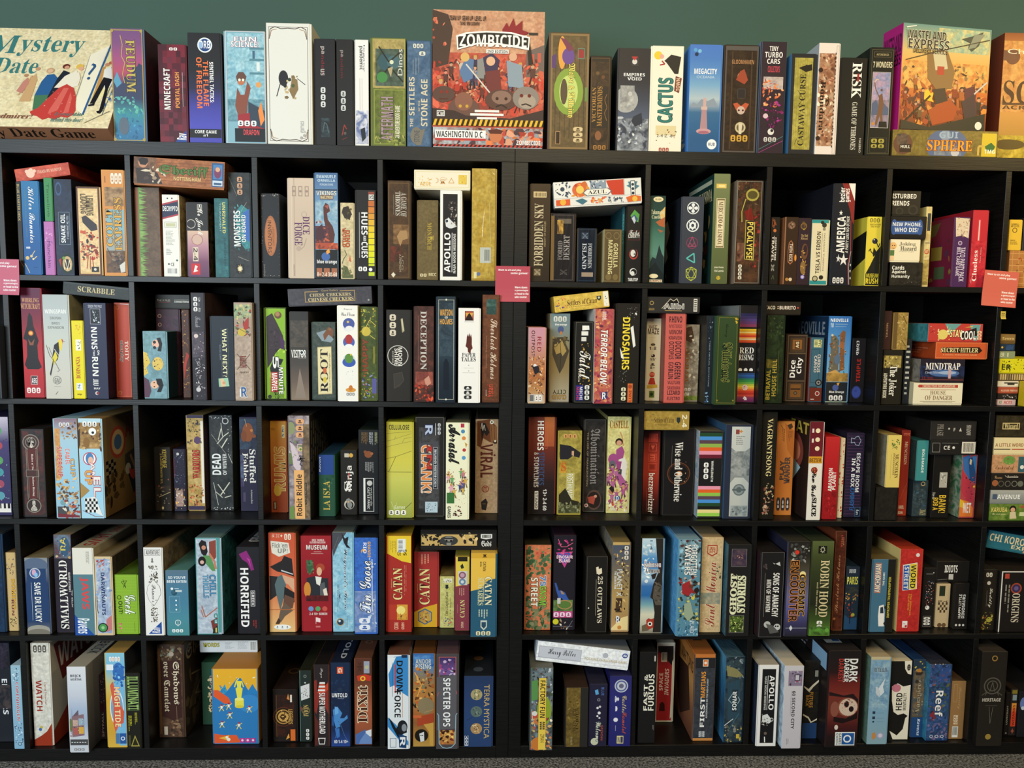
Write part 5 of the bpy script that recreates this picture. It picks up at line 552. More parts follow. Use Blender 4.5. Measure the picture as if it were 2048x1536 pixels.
146.56,2.39,113.02,6.25,1.97,16.00,0.0,0.0,0||red flat box with cream lines in right-edge stack, row two, cut-off right cubby|29|b0543c 98402c|t 14 40 96 70 0 h e8c8a8 ALLEGED FRIENDS
146.33,2.39,115.02,6.50,1.81,16.00,0.0,0.0,0||white flat box with dark tape slot in right-edge stack, row two, cut-off right cubby|29|e0d8c4 c8c0a8|r 30 20 96 44 3a342c;r 46 44 80 70 3a342c
146.40,2.39,116.86,17.98,2.26,16.00,0.0,0.0,0||brown-striped flat box in right-edge stack, row two, cut-off right cubby|29|5a4a30 4a3c24|J 2 8 98 90 24 c8b078
146.44,2.39,119.14,17.76,4.42,16.00,0.0,0.0,0||bright yellow scribbled box in right-edge stack, row two, cut-off right cubby|29|d8d020 b8b018|s 2 6 50 94 70 2.6 8a8c20 3a3c18 f0e840;t 4 40 20 80 0 h 3a3a18 ER
146.26,2.39,123.59,4.82,2.22,12.00,0.0,0.0,0||grey-green card box below dark blue one, right edge, row two, cut-off right cubby|29|8a9470 7a8460|t 6 20 30 80 0 h e8e8c8 ER;r 50 20 56 80 e8e8c8
146.25,2.39,125.85,4.58,2.12,12.00,0.0,0.0,0||dark blue card box with yellow dot, right edge, row two, cut-off right cubby|29|28364a 202c3c|c 14 50 7 e0c040;m 3a5a88 28364a 40 10 90 90
146.25,2.39,128.00,4.57,2.91,12.00,0.0,0.0,0||tan card box topmost of right-edge stack, row two, cut-off right cubby|29|8a6c3c 7a5c30|t 8 30 90 60 0 s d8c080 Tavern;r 0 70 100 100 6a5028
152.88,-0.50,109.46,9.86,7.41,3.00,0.0,0.0,0||bright yellow box standing before right-edge stack, row two, cut-off right cubby|29|e8d028 c8b020|t 8 10 20 50 1 h 6a5a18 MY
-158.50,3.66,74.26,11.40,29.31,29.00,0.0,0.0,0||purple and green monster-medallion box with piano keys at left edge, row three, cut-off left cubby|30|3a3458 2a2440|g c8c0d0 4a4070 3c3864 3c3864 34305a;c 72 14 11 5a9a70;c 72 29 11 a84a58;c 72 44 11 5a9a60;c 72 56 11 4a98a0;c 72 68 11 a04a60;c 72 80 11 5a9aa8;c 46 20 11 8a6aa8;c 46 40 11 5a8ab8;c 46 60 11 6aa870;s 30 4 96 86 70 3 8ac8a0 c8a0b8 a8a8d0 3a3058;r 0 88 98 97 e8e4dc;J 0 88 98 93 9 1c1a20
-142.95,1.70,74.26,7.03,26.10,29.00,0.0,0.0,0||dark charcoal box with key-shaped gilt outline and red glow, row three, cubby one|31|2f2c2e 242222|m 5a302c 2f2c2e 6 2 94 98;o 46 30 26 22 6a3430;c 44 15 36 8a8478;c 44 15 32 4a302e;c 44 15 24 8a8478;c 44 15 21 3a2e2c;t 30 9 60 21 0 e c8c0b4 ⚒;l 8a8478 2.4 22 20 22 80;l 8a8478 2.4 70 20 70 80;l 8a8478 1.4 28 24 28 78;l 8a8478 1.4 64 24 64 78;r 30 22 62 80 5c2c2a;c 46 20 5 d8c8b8;t 42 28 52 76 1 s e8dcd0 Rules n' New Scholars Rising;r 18 46 62 54 4a302e;f 18 46 74 54 2 8a8478;c 46 87 32 8a8478;c 46 87 28 3a2e2c;t 32 81 60 93 0 e c8c0b4 ♟
-132.53,0.43,74.26,6.95,29.45,29.00,0.0,0.0,0||pale blue desert box with camel characters and upright title, row three, cubby one|31|9cc4d8 a88858|g 8a6a78 a8c8d8 a0cce0 9ac8e0 98c4dc 9ab8c8;m d8a868 c88c50 0 10 24 60;s 30 4 94 20 22 9 a07040 c09058 6a4438;K 22 4 70 8 3 e8e8ec/3a3440;t 8 28 30 58 1 h c04848/f0d8c8 SUPERCUP;t 44 30 64 46 1 h d86050/f0f4f8 CAMEL;t 64 40 84 58 1 h e0b060/3a4a80 CUP;s 2 60 94 82 40 11 c89448 e0b878 a87438 6a4c38;c 26 84 12 78a0a8;r 2 88 50 97 4a4c50;s 30 82 96 99 24 12 b04838 e8dcc8 4a4448 c88858 d8b890;p 7a2c38 2 95 96 97 96 99 2 99
-125.37,0.51,74.26,6.86,29.50,29.50,0.0,0.0,0||pale blue box with big-eyed camel and checkered flag, row three, cubby one|31|a4d0e4 8a6c48 a88858|>g 7a6444 8a7048 8a6c40 7a5c34;>c 30 28 17 a84838;>c 30 28 13 c8a878;>o 30 28 8 8 4a6a90;>t 46 4 98 26 0 h 8a3828 AMEL;>p 4a4640 44 44 98 34 98 66 44 64;>l a88060 4 56 46 66 62;>l a88060 4 74 44 82 60;>c 50 60 6 c8c0b0;>p 2a3038 50 66 98 64 98 92 60 88;>s 50 66 98 90 10 9 c84838 5a8a48 c8b060;>q2 4 44 24 62 4 5 1c1c1c 8a7858;>s 0 60 44 90 12 8 5a4428 3a2c1c;g b8d8e4 a8d4e8 a8d4e8 a0d0e8 a8d4e8;m b08c58 8a6838 0 4 98 30;s 0 6 98 30 22 14 9a7444 b8945c 5a4030 c8a870;c 62 13 17 f4f4f0;c 64 14 6 1c1a1a;p 3a2c24 0 12 8 10 6 26 0 30;o 34 24 14 5 8a6434;K 20 3 86 8 3 f0f0ee/3a3028;c 46 40 30 c83848;c 46 40 26 f4f4f4;o 46 40 18 6 4a80b8;o 50 42 12 4 e8b8a0;t 48 44 66 62 1 h f0e8e4/b83848 AM;t 60 58 90 78 1 h f0e8e4/b83848 EL;t 22 52 54 66 1 h e0a850/b83848 UP;p a88850 0 64 40 72 0 80;p e8e8e4 14 80 64 78 96 98 60 94 30 92;q2 18 80 74 94 6 5 1c1c1e e8e8e4;l 7a2c38 2 6 92 60 98 96 98
-107.74,8.85,74.26,4.91,19.75,22.00,0.0,0.0,0||black box with yellow slanted title at front left, row three, cubby two|32|262422 3a2c20:5a3c20|t 48 4 76 32 1 h c8b050 KEYFORGE;t 34 10 46 56 1 h b8a050 2 PLAYER STARTER SET;m 3a3028 262422 4 60 96 98;s 8 50 94 92 14 8 a85840 8a8070 4a4038;l d8c090 3 20 78 96 70;p d8c890 36 95 44 92 52 95 44 98
-101.90,8.62,74.26,3.70,19.25,22.00,0.0,0.0,0||dark indigo speckled box with tiny castle scene, row three, cubby two|32|242034 1c1828|s 4 2 96 60 44 7 4a3068 2f5a60 6a70a0 1c1830 8aa0a8;c 40 8 12 c8c8c8;r 16 66 78 92 a88a80;s 10 62 92 96 22 12 c0b0a0 e0d0b8 8a6858 e8a848;l 8a3048 4 6 16 8 46
-98.16,9.41,74.26,5.24,29.47,28.09,0.0,0.0,0||tall parchment box with fighters and red slanted title, row three, cubby two|32|b89c60 4a3c48|r 0 0 98 3 3a3050;m c8ac70 b0904c 0 3 82 95;r 82 6 98 92 ece4d4;s 4 4 84 30 36 12 7a6840 4a5038 8a7048 c8a868 3a3040;o 62 26 20 4 5a4468;t 30 36 74 66 2 s c03c30/4a1414 WARRIORS;l 8a7a50 1.4 4 40 30 40;s 4 72 90 96 32 13 b84830 8a6830 d88858 6a3c28 c8a060;r 0 95 98 99 3a3050
-91.35,9.50,74.26,6.99,29.52,28.00,0.0,0.0,0||black and white box with reaching skeletal hands, row three, cubby two|32|1e2022 2a2e2c|m 24282a 3a3e40 0 0 98 98;s 0 0 98 4 16 5 e8e8e6 c8c8c6;s 0 96 98 99 16 5 e8e8e6;s 80 10 98 50 8 4 d8d8d6;l c8c8bc 4 30 30 60 22;l c8c8bc 4 36 26 50 14;l d0d0c4 4 60 22 84 18;l d0d0c4 5 50 34 78 24;l c8c8bc 3 56 22 50 8;c 70 6 15 c8c8c6;c 70 6 11 1e2022;t 6 40 46 62 2 h f0f4f4 DEAD;t 54 40 72 62 2 h d8dcdc OF WINTER;l c8c8b8 5 40 84 84 70;l c8c8b8 4 30 72 60 82;l c8c8b8 4 60 86 90 84;l b8b8ac 4 20 80 50 86;l d8d8d0 2 10 70 30 94;l d8d8d0 2 80 40 98 50;l b8b8b0 1.4 6 20 70 40
-82.14,9.16,74.26,5.86,29.02,28.34,0.0,0.0,0||dark navy storybook box with brown teddy ear scene, row three, cubby two|32|2a2840 1f1d30|m 34465c 26283c 0 2 98 34;o 46 16 30 10 8a4c28;o 24 20 16 6 7a4224;c 66 14 8 c87838;c 80 20 10 8a4c28;l c8b890 2 30 2 40 10;t 52 34 86 70 1 s f0ece4/14121f Stuffed;t 14 38 44 68 1 s f0ece4/14121f Fables;m 3c3054 5a6a88 2 40 20 74;t 56 77 66 92 1 n d8d4cc An Adventure Book;r 14 80 28 90 4a4460
-72.55,7.82,74.26,5.03,28.02,29.00,0.0,0.0,0||orange-brown box with carved stone block title, row three, cubby three|33|b05c30 7a3a20|g c88c30 c07830 b86030 a84c28 a04828;t 24 28 92 76 2 h c88a44/f0d890 RUMIS;o 42 76 24 6 d8b048;t 6 6 30 10 0 n 7a3c20 eduta;r 74 4 92 18 d8c890;s 76 5 90 16 6 8 3a6090 4a4a50;r 12 88 34 97 3a2a2a;t 16 89 30 96 2 h d8c8b0 educate
-65.11,-0.53,74.26,6.33,30.91,29.00,0.0,0.0,0||tall patchwork illustrated box with cream title strip, row three, cubby three|33|6a6460 26221e 3a3432|>B2 6 6 90 80 10 5a584c;m a89ca0 6a6068 0 0 98 98;o 10 12 20 6 8a9468;o 12 40 18 7 6a7a50;p d0c0c8 4 24 30 30 60 44 50 56 20 48;s 0 10 98 50 18 14 8a8098 b8b0b8 5a5064 7a8860;K 34 3 74 22 3 e0a878/5a3428;f 40 27 72 37 3 d8b8b8;c 56 32 11 d8c888;c 56 32 6 6a8040;r 64 26 98 98 6a5a48;m 8a7458 5a4a3c 70 8 98 98;t 44 38 80 44 0 e 2a2424 ⚒;p e8b070 22 52 70 52 74 99 26 99;t 32 56 60 96 2 h 2a1c18 Robit Riddle;r 74 64 84 85 26201c;t 76 65 82 84 2 n e8d8c0 Storybook Adventures;p 6a8a4a 0 88 20 86 24 99 0 99
-57.20,3.46,74.26,4.82,18.65,22.00,0.0,0.0,0||small dark green box with blue top section and gold title, row three, cubby three|33|25503c 2c6044 284c70|r 0 0 98 32 24448a;t 4 3 12 28 2 i e8ecf0 Raven;t 28 42 72 90 2 s c8b458/122c20 LA ISLA;s 6 34 94 60 8 20 2c5a44 1f4834
-51.11,5.46,74.26,4.81,19.79,22.00,0.0,0.0,0||black box with brush-stroke white letter and curled figure, row three, cubby three|33|221f1c 4a4034 4a4438|r 20 5 50 11 c8c0b0;c 64 8 14 d8a848;t 30 24 80 62 2 h e8e4dc Ninja;t 18 48 60 64 2 s f0ece4 S;p a83028 44 36 54 34 52 50;c 50 84 34 c8c0b0;c 52 85 27 221f1c;p 8a8c88 30 76 50 74 70 84 60 92 40 88;c 44 80 6 d8a870
-45.86,6.13,74.26,6.24,25.88,29.00,0.0,0.0,0||black box with small squirrel and white framed label, row three, cubby three|33|1f2023 1a1b1e 26302a|B2 16 3 48 22 7 8a6a3c;B2 54 3 76 22 5 b8bcc0;B2 84 3 98 20 3 c8c890;o 50 29 20 4 8a5030;c 68 28 7 a86844;c 34 26 8 8a5030;B2 34 38 78 52 8 a8a8a8;f 24 57 78 97 2.4 e8e8e4;r 24 57 34 97 e8e8e4;c 56 63 14 c8c8c4;t 44 68 56 94 1 h d8d8d4 CASTLE PANIC;t 60 68 70 90 1 n c8c8c4 wizards
-36.97,2.20,74.26,8.07,28.90,29.00,0.0,0.0,0||acid yellow box with black cracked cell lines, row three, cubby four|34|c8c04a 8a9030 8a9028|g bcb440 c8c050 d0c850 c8c860 b0b858 98a048;t 10 3 88 8 0 h 2a2c1c CELLULOSE;l 3a3c20 .8 0 12 98 10;l 3a3c20 .8 0 20 30 18 60 15 98 12;l 3a3c20 .8 30 18 36 15;l 3a3c20 .8 0 26 60 22 98 20;l 3a3c20 .8 60 22 70 17 98 16;l 2a2c1c 1.2 98 30 36 36 0 38;l 2a2c1c 1.4 36 36 8 52 0 51;l 2a2c1c 1.4 8 52 98 52;l 2a2c1c 1.4 66 92 98 84;t 30 87 72 91 0 h d8e0b0 Games;l d0d8a0 1.6 18 83 30 92 40 84;K 8 92 80 97 3 f0f0e4/2a2c1c
-28.54,3.76,74.26,8.96,30.13,29.00,0.0,0.0,0||wide black box with steel texture and fiery letters, white tag, row three, cubby four|34|23211f 1a1917 3a3834|f 0 0 100 100 2 5a5854;m 2e2c2c 4a4a4c 12 10 84 92;L 16 12 40 30 5 5a5c60;L 16 80 40 94 5 5a5c60;t 34 8 60 18 1 h b8c4dc/26306a R;l c8ccd4 2 70 6 70 18;K 78 6 88 18 3 c8ccd0/23211f;p 4a4a50 12 26 80 24 84 66 14 76;t 20 28 56 76 1 h e08848/f0e8dc CLANK!;t 40 28 58 52 1 h b83830/3a1410 IN;r 62 30 78 72 2c2c34;f 62 30 78 72 1 c8ccd0;t 66 32 74 70 2 h e0e4e8 A DECK-BUILDING ADVENTURE;r 34 85 78 96 b8ccd8;s 38 86 74 95 22 4 2a3848 4a5a68
-19.30,0.16,74.26,6.93,29.13,29.00,0.0,0.0,0||cream box with black brush title and festive dancers, row three, cubby four|34|ecebcc 8a8c70 6a6c58|t 12 2 62 42 1 c 1c1c1c/1c1c1c Arraial;r 66 1 82 5 b03048;c 76 9 9 4a88b8;c 80 16 9 d88848;p c89838 84 20 96 22 90 26;c 82 28 8 b83c38;c 80 36 9 5a98c8;s 4 48 94 66 26 5 4a6a98 c87888 6aa868 d8b050 e8b8c0 8a3c40;A 6 50 90 72 12 26 3a4a80 e0a8b8 5a5a90 c87888 6aa868 d8b050;r 4 72 38 83 3a7038;s 40 74 90 86 14 4 c8a040 c87088;t 8 86 22 98 1 h 1c1c1c GAMES;s 34 86 70 97 12 8 4a2c28 6a3830
-10.76,7.68,74.26,6.91,29.12,29.00,0.0,0.0,0||tan box with brown toothy monster and rounded title, row three, cubby four|34|b49470 8a6c4c 4a4038|m b89874 ac8c68 0 0 98 98;p 6a3c20 2 2 60 0 94 8 96 26 60 24 30 20 20 30 2 28;p 201814 16 4 40 4 60 14 46 18 34 14 24 24;p 8a5a34 60 4 94 8 96 26 66 24;l 4a2a18 2 66 6 72 22;l 4a2a18 2 80 6 86 24;c 70 3 9 f0e8d0;c 70 3 4 1a1412;c 86 24 9 3a2418;c 86 23 5 e8dcc0;l f0e8d8 2 20 10 24 4 28 12 34 6 40 12;t 18 26 76 62 1 h 5a2418 VIRAL;c 84 38 5 5a2418;c 42 74 17 8a3c28;c 42 74 13 b49470;t 34 71.6 50 76.6 0 h 8a3c28 m;p 2c2420 22 88 44 84 54 88 46 97 26 96;l b08840 1.2 28 90 44 90
5.28,6.70,74.26,8.51,30.06,29.00,0.0,0.0,0||rust red to black box with white slanted condensed title, row three, cubby five|35|6a2c20 3a1c18 5a2418|g 7a3828 743424 6a2c20 4a2420 2a1c1a 221a18 201a18;g3 60 0 98 30 b86a38 a05030;t 34 4 58 34 1 h f2efe9 HEROES;f 62 5 72 32 1.4 c86040;t 40 36 62 70 1 h 3a4c74 SIDEKICKS;t 22 36 40 72 1 h d0c8c0 & STORYLINES;t 58 74 72 96 1 h e8e4dc 13+ 2-4 60;r 26 76 40 95 e8e0d4;t 28 77 38 94 1 h 2a1c1a STAND
14.19,5.97,74.26,7.32,26.10,29.00,0.0,0.0,0||mustard box with black-haired woman and dark trees, row three, cubby five|35|a89840 6a6430 4a3c28|m b0a04c 8a7c38 0 0 98 98;K 20 4 80 9 3 d8a060/5a3020;p 26242a 2 16 50 18 74 22 96 26 90 32 60 30 40 34 4 34;c 70 26 9 2a241f;p c8a080 56 24 66 24 66 30 56 29;m c89838 8a6a28 4 36 34 50;t 10 38 32 48 0 s c06028 S;r 34 50 70 82 c8bc70;t 38 51 64 81 1 h f0ecd0/26261c POSTHUMAN;p 2c281c 2 76 30 68 60 82 92 84 94 90 60 94 30 88 4 92;m 5a5c38 3a3c28 2 88 96 98;s 4 86 94 98 18 12 7a7c58 4a4c34 8a8c68
22.36,9.70,74.26,6.94,29.00,27.80,0.0,0.0,0||dark pewter box with ornate metal letters and red oval, row three, cubby five|35|332e2a 241f1c|m 3a3430 26221f 3 3 95 97;f 0 0 100 100 2.4 5a5650;t 28 10 74 70 1 k 8a8480/14100c Abomination;t 12 14 20 72 1 n b8a890 THE HEIR OF FRANKENSTEIN;o 50 87 36 11 5a4438;o 50 87 31 9 2a1f1a;p a84a38 20 84 60 82 50 92 26 90;c 58 83 7 c89078;c 14 93 9 e0d0c8;c 14 93 5 a83838
29.62,8.17,74.26,7.23,30.17,29.00,0.0,0.0,0||cream festival box with pink-shirted human tower, row three, cubby five|35|dcd28a 8a8454 4a4638|m e4dc98 d0c47c 0 0 98 98;t 8 4 94 12 0 s 8a4020/f0d878 CASTELL;l c89868 6 72 30 64 20 56 16;c 52 26 17 2a221c;c 52 27 12 d8a080;p a85088 40 34 66 30 78 36 70 44 40 44;p e8e4dc 54 44 80 42 92 52 80 58 62 54;o 28 44 24 6 a85088;o 24 50 16 5 6a6470;p a04880 40 46 66 46 60 56 44 56;o 62 58 18 4 4a4448;p b05c90 30 58 70 60 96 70 60 72;p e8e0d8 70 48 90 46 84 66 66 60;A 6 54 92 84 11 34 b86898 a04880 b05c90;c 22 77 13 b87c60;p 2a2420 10 74 24 71 36 76 28 79;c 50 84 12 3a5a98;t 44 82 56 87 0 h f0f0f0 D;s 2 86 96 98 26 12 e0d8b0 b85888 c84838 d8c0a0 e8dcc8
40.48,6.64,74.26,5.23,25.98,29.00,0.0,0.0,0||black to red gradient box with white rounded vertical title, row three, cubby six|36|2a1412 201412|g 4a1c18 8a2c20 a83828 a83828 8a2c22 4a1814 1c1412;r 30 3 86 13 c84838;f 36 4 78 12 3 8a2c20;f 32 15 82 24 2.4 d85c48;p d85c48 44 17 70 17 57 22;f 32 27 82 36 2.4 d85c48;t 40 28 74 35 1 h d85c48 m;f 32 38 82 47 2.4 d85c48;r 44 40 70 45 8a2c20;t 36 50 74 98 1 h f0ece8 bezzerwizzer;l c87068 1.4 26 68 26 96
46.14,5.88,74.26,9.83,27.13,29.00,0.0,0.0,0||wide black box with white serif title and copper ring, row three, cubby six|36|1a1818 121110 2a2826|f 0 0 100 100 1.6 3a3836;c 50 52 38 6a3c24;c 50 52 35 1a1818;c 50 52 33 3a2418;c 50 52 30 1a1818;c 52 52 9 c88050;c 52 52 5 f0dcc0;t 36 16 62 84 1 s e8e4dc Wise and Otherwise;s 68 38 78 64 8 3 a87850 d0a070;l 6a6460 1 26 20 26 44
56.54,2.95,74.26,7.40,26.68,29.00,0.0,0.0,0||multicoloured horizontally striped box with black centre, row three, cubby six|36|1f1e20 c8c8c8:4a88b0 6a6458|V2 0 2 98 31 7 26482c 4a90d8 5a4450 90b050 e0602c e898b0 6a2030;V2 0 63 98 98 9 e898b0 e0602c 90c050 5a4454 4a90d8 26482c 1c1c1c e8d890 98cc50;r 0 32 98 61 1f1e20;K 22 36 42 56 3 f0f0ee/1f1e20;t 54 34 64 58 1 h e8e8e4 WAVELENGTH
64.22,2.24,74.26,8.33,28.77,29.00,0.0,0.0,0||navy box with pale arched panels and engraved emblems, row three, cubby six|36|2a3044 3a5a78 5a5c5c|g3 22 2 96 98 c8ccc8 b8bcb8;p 8a9090 22 24 40 28 76 28 96 24 96 62 74 56 40 56 22 62;m 6a7274 a0a4a4 22 28 96 54;f 21 1 97 98 1.8 2c3038;t 50 5 66 9 0 e c88848 ✦;r 38 5 52 10 8a4440;B 40 12 78 22 5 8a8c8c;c 58 69 23 6a7478;c 58 69 18 8a9498;c 58 69 11 5a6468;r 32 68 84 70 5a6468;m 7a8488 a8b0b0 28 86 92 97;s 28 88 92 96 10 8 5a6468 9aa4a8
39.17,1.00,101.42,13.57,5.62,14.00,0.0,0.0,0||pale gold box with white tab lying flat across two black boxes, row three, cubby six|36|a88c40 8a7030|m ac9044 9c8038 0 0 84 100;t 22 34 66 64 0 q 5a4420 Settlers of Catan;t 24 72 60 82 0 n 5a4420 5-6 Player Extension;p 2a3434 72 34 80 34 80 56 76 70 72 56;t 84 18 95 90 1 h ece4cc 2-4;s 4 10 20 90 8 4 8a5038 7a6a38
74.87,1.91,74.26,4.75,32.74,29.00,0.0,0.0,0||black box with cream arched serif vertical title, row three, cubby seven|37|1c1913 14120f|t 34 6 70 60 1 s d8c890 VAGRANTSONG;l 6a6048 1 76 6 76 20;s 26 66 90 84 20 12 b8a478 8a6c48 c8b890 7a3c30;c 40 88 12 c8a088;s 20 84 70 96 10 10 b89878 a85048;t 20 88 60 96 0 e c8a888 ☠
81.47,6.57,74.26,5.35,29.30,29.00,0.0,0.0,0||orange box with carved dark title and three tickets, row three, cubby seven|37|c87838 a05c28|g d88840 c87838 c87430 d08038;p b8682c 40 2 98 10 98 40 60 30;p 4a3424 54 4 80 2 90 6 70 9;l 4a3424 3 14 4 30 8;B2 64 10 90 22 4 6a4428;B2 24 8 44 22 3 6a4428;t 48 38 80 66 2 h 5a4840/2c201c WANDER;t 20 42 44 62 2 h 5a4840/2c201c PLAY;K 6 81 94 95 3 3a3638/d0ccc8
89.13,0.95,74.26,4.41,30.03,28.00,0.0,0.0,0||white box with maroon top, cursive title and pizza-slice side, row three, cubby seven|37|e8e2d8 2a1c18 2a221c|<o 60 34 26 20 8a4438;<o 60 34 18 12 c87858;<p a8c8d0 50 40 80 50 60 66 44 58;<o 40 70 22 12 6a2c20;<r 10 84 60 88 c8d0d0;<t 50 2 98 14 0 h c8b048 EAT;r 0 0 99 35 6a2028;c 58 9 17 f0e0b8;c 58 18 17 f0e0b8;c 58 27 17 f0e0b8;r 16 7 30 11 e8d8d0;r 16 17 30 21 e8d8d0;r 0 35 99 42 d8982c;t 6 37 92 41 0 h 4a2c18 BEZIER;c 44 49 24 8a2c28;s 26 45 62 53 12 7 e0a050 c04830;t 30 50 62 76 1 c 1c1614/1c1614 New York;t 38 77 70 96 1 s 1c1614/1c1614 SLICE
94.39,2.05,74.26,4.55,25.34,29.00,0.0,0.0,0||bright red box with bold white vertical title, row three, cubby seven|37|b02024 8a181c|g c02c2c b42226 a81c22 9c1c20;t 58 42 84 64 2 h f0ece4 PLANET;t 30 38 58 66 2 h f0ece4 ABANDON;m a01c20 80181c 6 66 94 98;s 10 66 90 96 12 13 8a181c b8282c
99.87,3.61,74.26,1.53,24.70,22.00,0.0,0.0,0||thin cream and red torn-edge box beside bright red box, row three, cubby seven|37|d8c8a8 c8b890|s 0 0 98 98 20 40 b03828 a82c24;r 30 0 60 98 e0d0b0
102.20,4.42,74.26,5.55,26.25,29.00,0.0,0.0,0||dark pinstriped box with neon blue keyhole outline, row three, cubby seven|37|2b2238 1f1a2c|L2 4 2 94 98 26 5a3858;t 62 24 84 70 1 h f4f4f0 ESCAPE ROOM;t 34 30 56 64 1 h f4f4f0 IN A BOX;t 34 64 60 92 2 i 2f6aa8 FLASHBACK;l a8bccc 3 24 6 44 7 50 5 66 4 82 9 70 15 50 14 44 11 24 12 24 6;p 1c2430 66 88 98 88 98 99 66 99;f 66 88 99 99 2 4a78a0;t 74 91 92 97 1 n e0e4e8 fun
110.17,1.00,74.26,6.96,10.05,24.00,0.0,0.0,0||plain black box supporting the yellow one, row three, cubby eight|38|1c1a17 151310|m 1e1c18 26231e 0 0 98 98
112.77,1.00,84.34,4.44,16.05,22.00,0.0,0.0,0||yellow box with small leaf drawing and brown title, grey side, row three, cubby eight|38|e0c86c 8a8470:6a6454 a8945c|t 60 36 86 82 1 s 5a3c20 MUNCHKIN;t 46 34 56 76 1 h 7a5c30 SHAKESPEARE;s 30 8 84 26 18 9 6a8a40 7a5a34 4a6a30;l 8a6c40 1 30 36 30 84
120.22,6.47,74.26,2.85,26.79,29.00,0.0,0.0,0||tall red-brown box with serif title beside yellow box, row three, cubby eight|38|8a2c20 5a1c14|g 8a2c20 982e20 a03824;t 20 3 92 6 0 h d87050 STEVE;t 40 13 74 40 1 s e0c0a0 MUNCHKIN;l c85c40 3 20 80 90 62;t 10 88 70 92 0 h e0d0b8 MARVEL;t 6 95 60 98 0 h e0d0b8 EDN
124.16,5.43,74.26,4.81,11.51,20.00,0.0,0.0,0||dark blue fantasy box below small teal box, row three, cubby eight|38|2a3438 20282c|m 2c383c 3c4a50 0 0 98 98;c 66 10 15 c8b078;c 66 10 11 2a3438;s 6 20 94 76 16 12 3f5a6c 4a5a58 1f282c;t 54 80 96 96 2 s b8a870 EPIC
123.72,4.00,85.80,3.66,12.53,20.00,0.0,0.0,0||teal box with small white vertical title, row three, cubby eight|38|3f8a8c 20302e:2c3c38 2c6062|t 44 22 66 80 1 h e8f0ec BOLDMADE
129.28,4.00,74.26,5.50,19.79,18.00,0.0,0.0,0||black box with yellow slanted bank heist lettering, row three, cubby eight|38|1b1917 141210|r 40 28 86 52 b0aca0;s 44 30 84 50 6 10 7a7870 d0ccc0;t 8 68 40 88 1 h e0b838 ROB A;t 44 64 86 92 1 h e0b838 BANK!;t 2 60 20 70 1 n d8d0c0 How to
138.15,4.04,74.26,4.80,19.71,18.00,0.0,0.0,0||multicoloured blocky picture box with tan and red shapes, row three, cubby eight|38|b04848 2f6a48:c8c0b0 8a3050|p 3a6aa8 0 4 50 0 70 14 60 40 10 24;p 2a4a78 40 6 98 0 98 46 60 40;p b83848 0 24 60 42 98 60 98 74 40 72 0 54;p e07830 0 70 60 74 94 84 94 98 0 98;p e0b030 0 70 30 74 40 86 0 82;p 3a78b0 66 2 98 2 98 30;s 20 34 96 70 16 8 8a2838 c84858 4a2040;p e0c8a0 52 6 66 8 62 16 50 14;c 92 50 8 e8b030;t 26 76 80 92 0 h f4f0ec NET
127.42,3.00,94.08,14.11,4.31,14.00,0.0,0.0,0||flat black box with white barcode label, row three, cubby eight|38|232120 1b1918|f 3 14 20 86 1 8a8880;t 28 36 42 66 0 h e0dcd4 CE;c 50 50 3 e0dcd4;l 8a8880 .8 24 16 60 16;r 68 6 98 94 ded8c8;J 71 14 95 82 18 26241f
127.01,3.00,98.42,14.19,6.02,14.00,0.0,0.0,0||black card box topmost of the stack with tiny white icons, row three, cubby eight|38|2b2826 201d1b|t 14 16 28 80 1 s 8a847c PHASE;c 40 40 2 c8c4bc;t 50 36 54 54 0 h c8c4bc F;t 62 34 68 54 0 e c8c4bc ▲;t 78 20 88 76 1 s b8b4ac SHADOW
145.34,0.71,74.26,21.39,5.24,20.00,0.0,0.0,0||leafy green box with jungle explorer at bottom, right edge, row three, cut-off right cubby|39|4a6a28 3a5420|m 507028 7a9040 0 0 100 100;t 3 20 26 50 0 h e0d070/2a3a14 KARUBA;t 4 56 24 70 0 c e8e0b0 The card game;c 34 30 5 26201c;c 34 36 3.4 d8a880;p d8c8a0 30 50 38 48 40 90 30 92;t 44 6 54 24 0 h c03838 HABA;r 44 50 52 74 d0d8a0
145.36,0.71,79.53,20.93,4.28,18.00,0.0,0.0,0||grey box with white caps above green jungle box, row three, cut-off right cubby|39|9a9c98 84867f|g b0b0a8 989a98 808480;t 10 34 44 68 0 h f0f0ec AVENUE;r 3 30 10 70 4a5a70
145.25,0.71,83.84,20.69,5.17,18.00,0.0,0.0,0||black box with row of five round emblems, right edge, row three, cut-off right cubby|39|26211d 1c1814|t 5 16 16 34 0 c c8a070 Carcas;c 6 62 4.6 a0603c;c 15 66 4.4 5a5c50;c 25 66 4.4 6a6c60;c 35 66 4.4 7a7a6c;c 44 66 4.4 6a6c60;l c8c0b0 .6 20 14 24 26 40 26;t 24 14 40 24 0 n c8c0b0 Rumble;c 15 66 3.4 26211d;c 25 66 3.4 26211d;c 35 66 3.4 26211d
145.08,0.71,89.04,20.44,5.52,18.00,0.0,0.0,0||pinkish tan box with green leaf blob, right edge, row three, cut-off right cubby|39|c89870 a87c58|m cc9c74 b88860 0 0 40 100;o 26 30 9 26 6a9848;s 6 20 38 60 10 3 8a6a40 a0a050;t 6 60 34 84 0 c 6a3c28 Enchanted;r 40 8 100 100 3a6068;c 46 70 3 e8e8e0
145.37,0.71,94.59,19.70,5.30,18.00,0.0,0.0,0||cream box with brown caps and red underline, right edge, row three, cut-off right cubby|39|e8d8a8 c8b888|t 2 34 6 54 0 h 8a6040 A;t 8 34 50 54 0 h 9a6038 LITTLE WORDY;r 0 68 26 74 4a4038;r 28 68 54 74 b84838
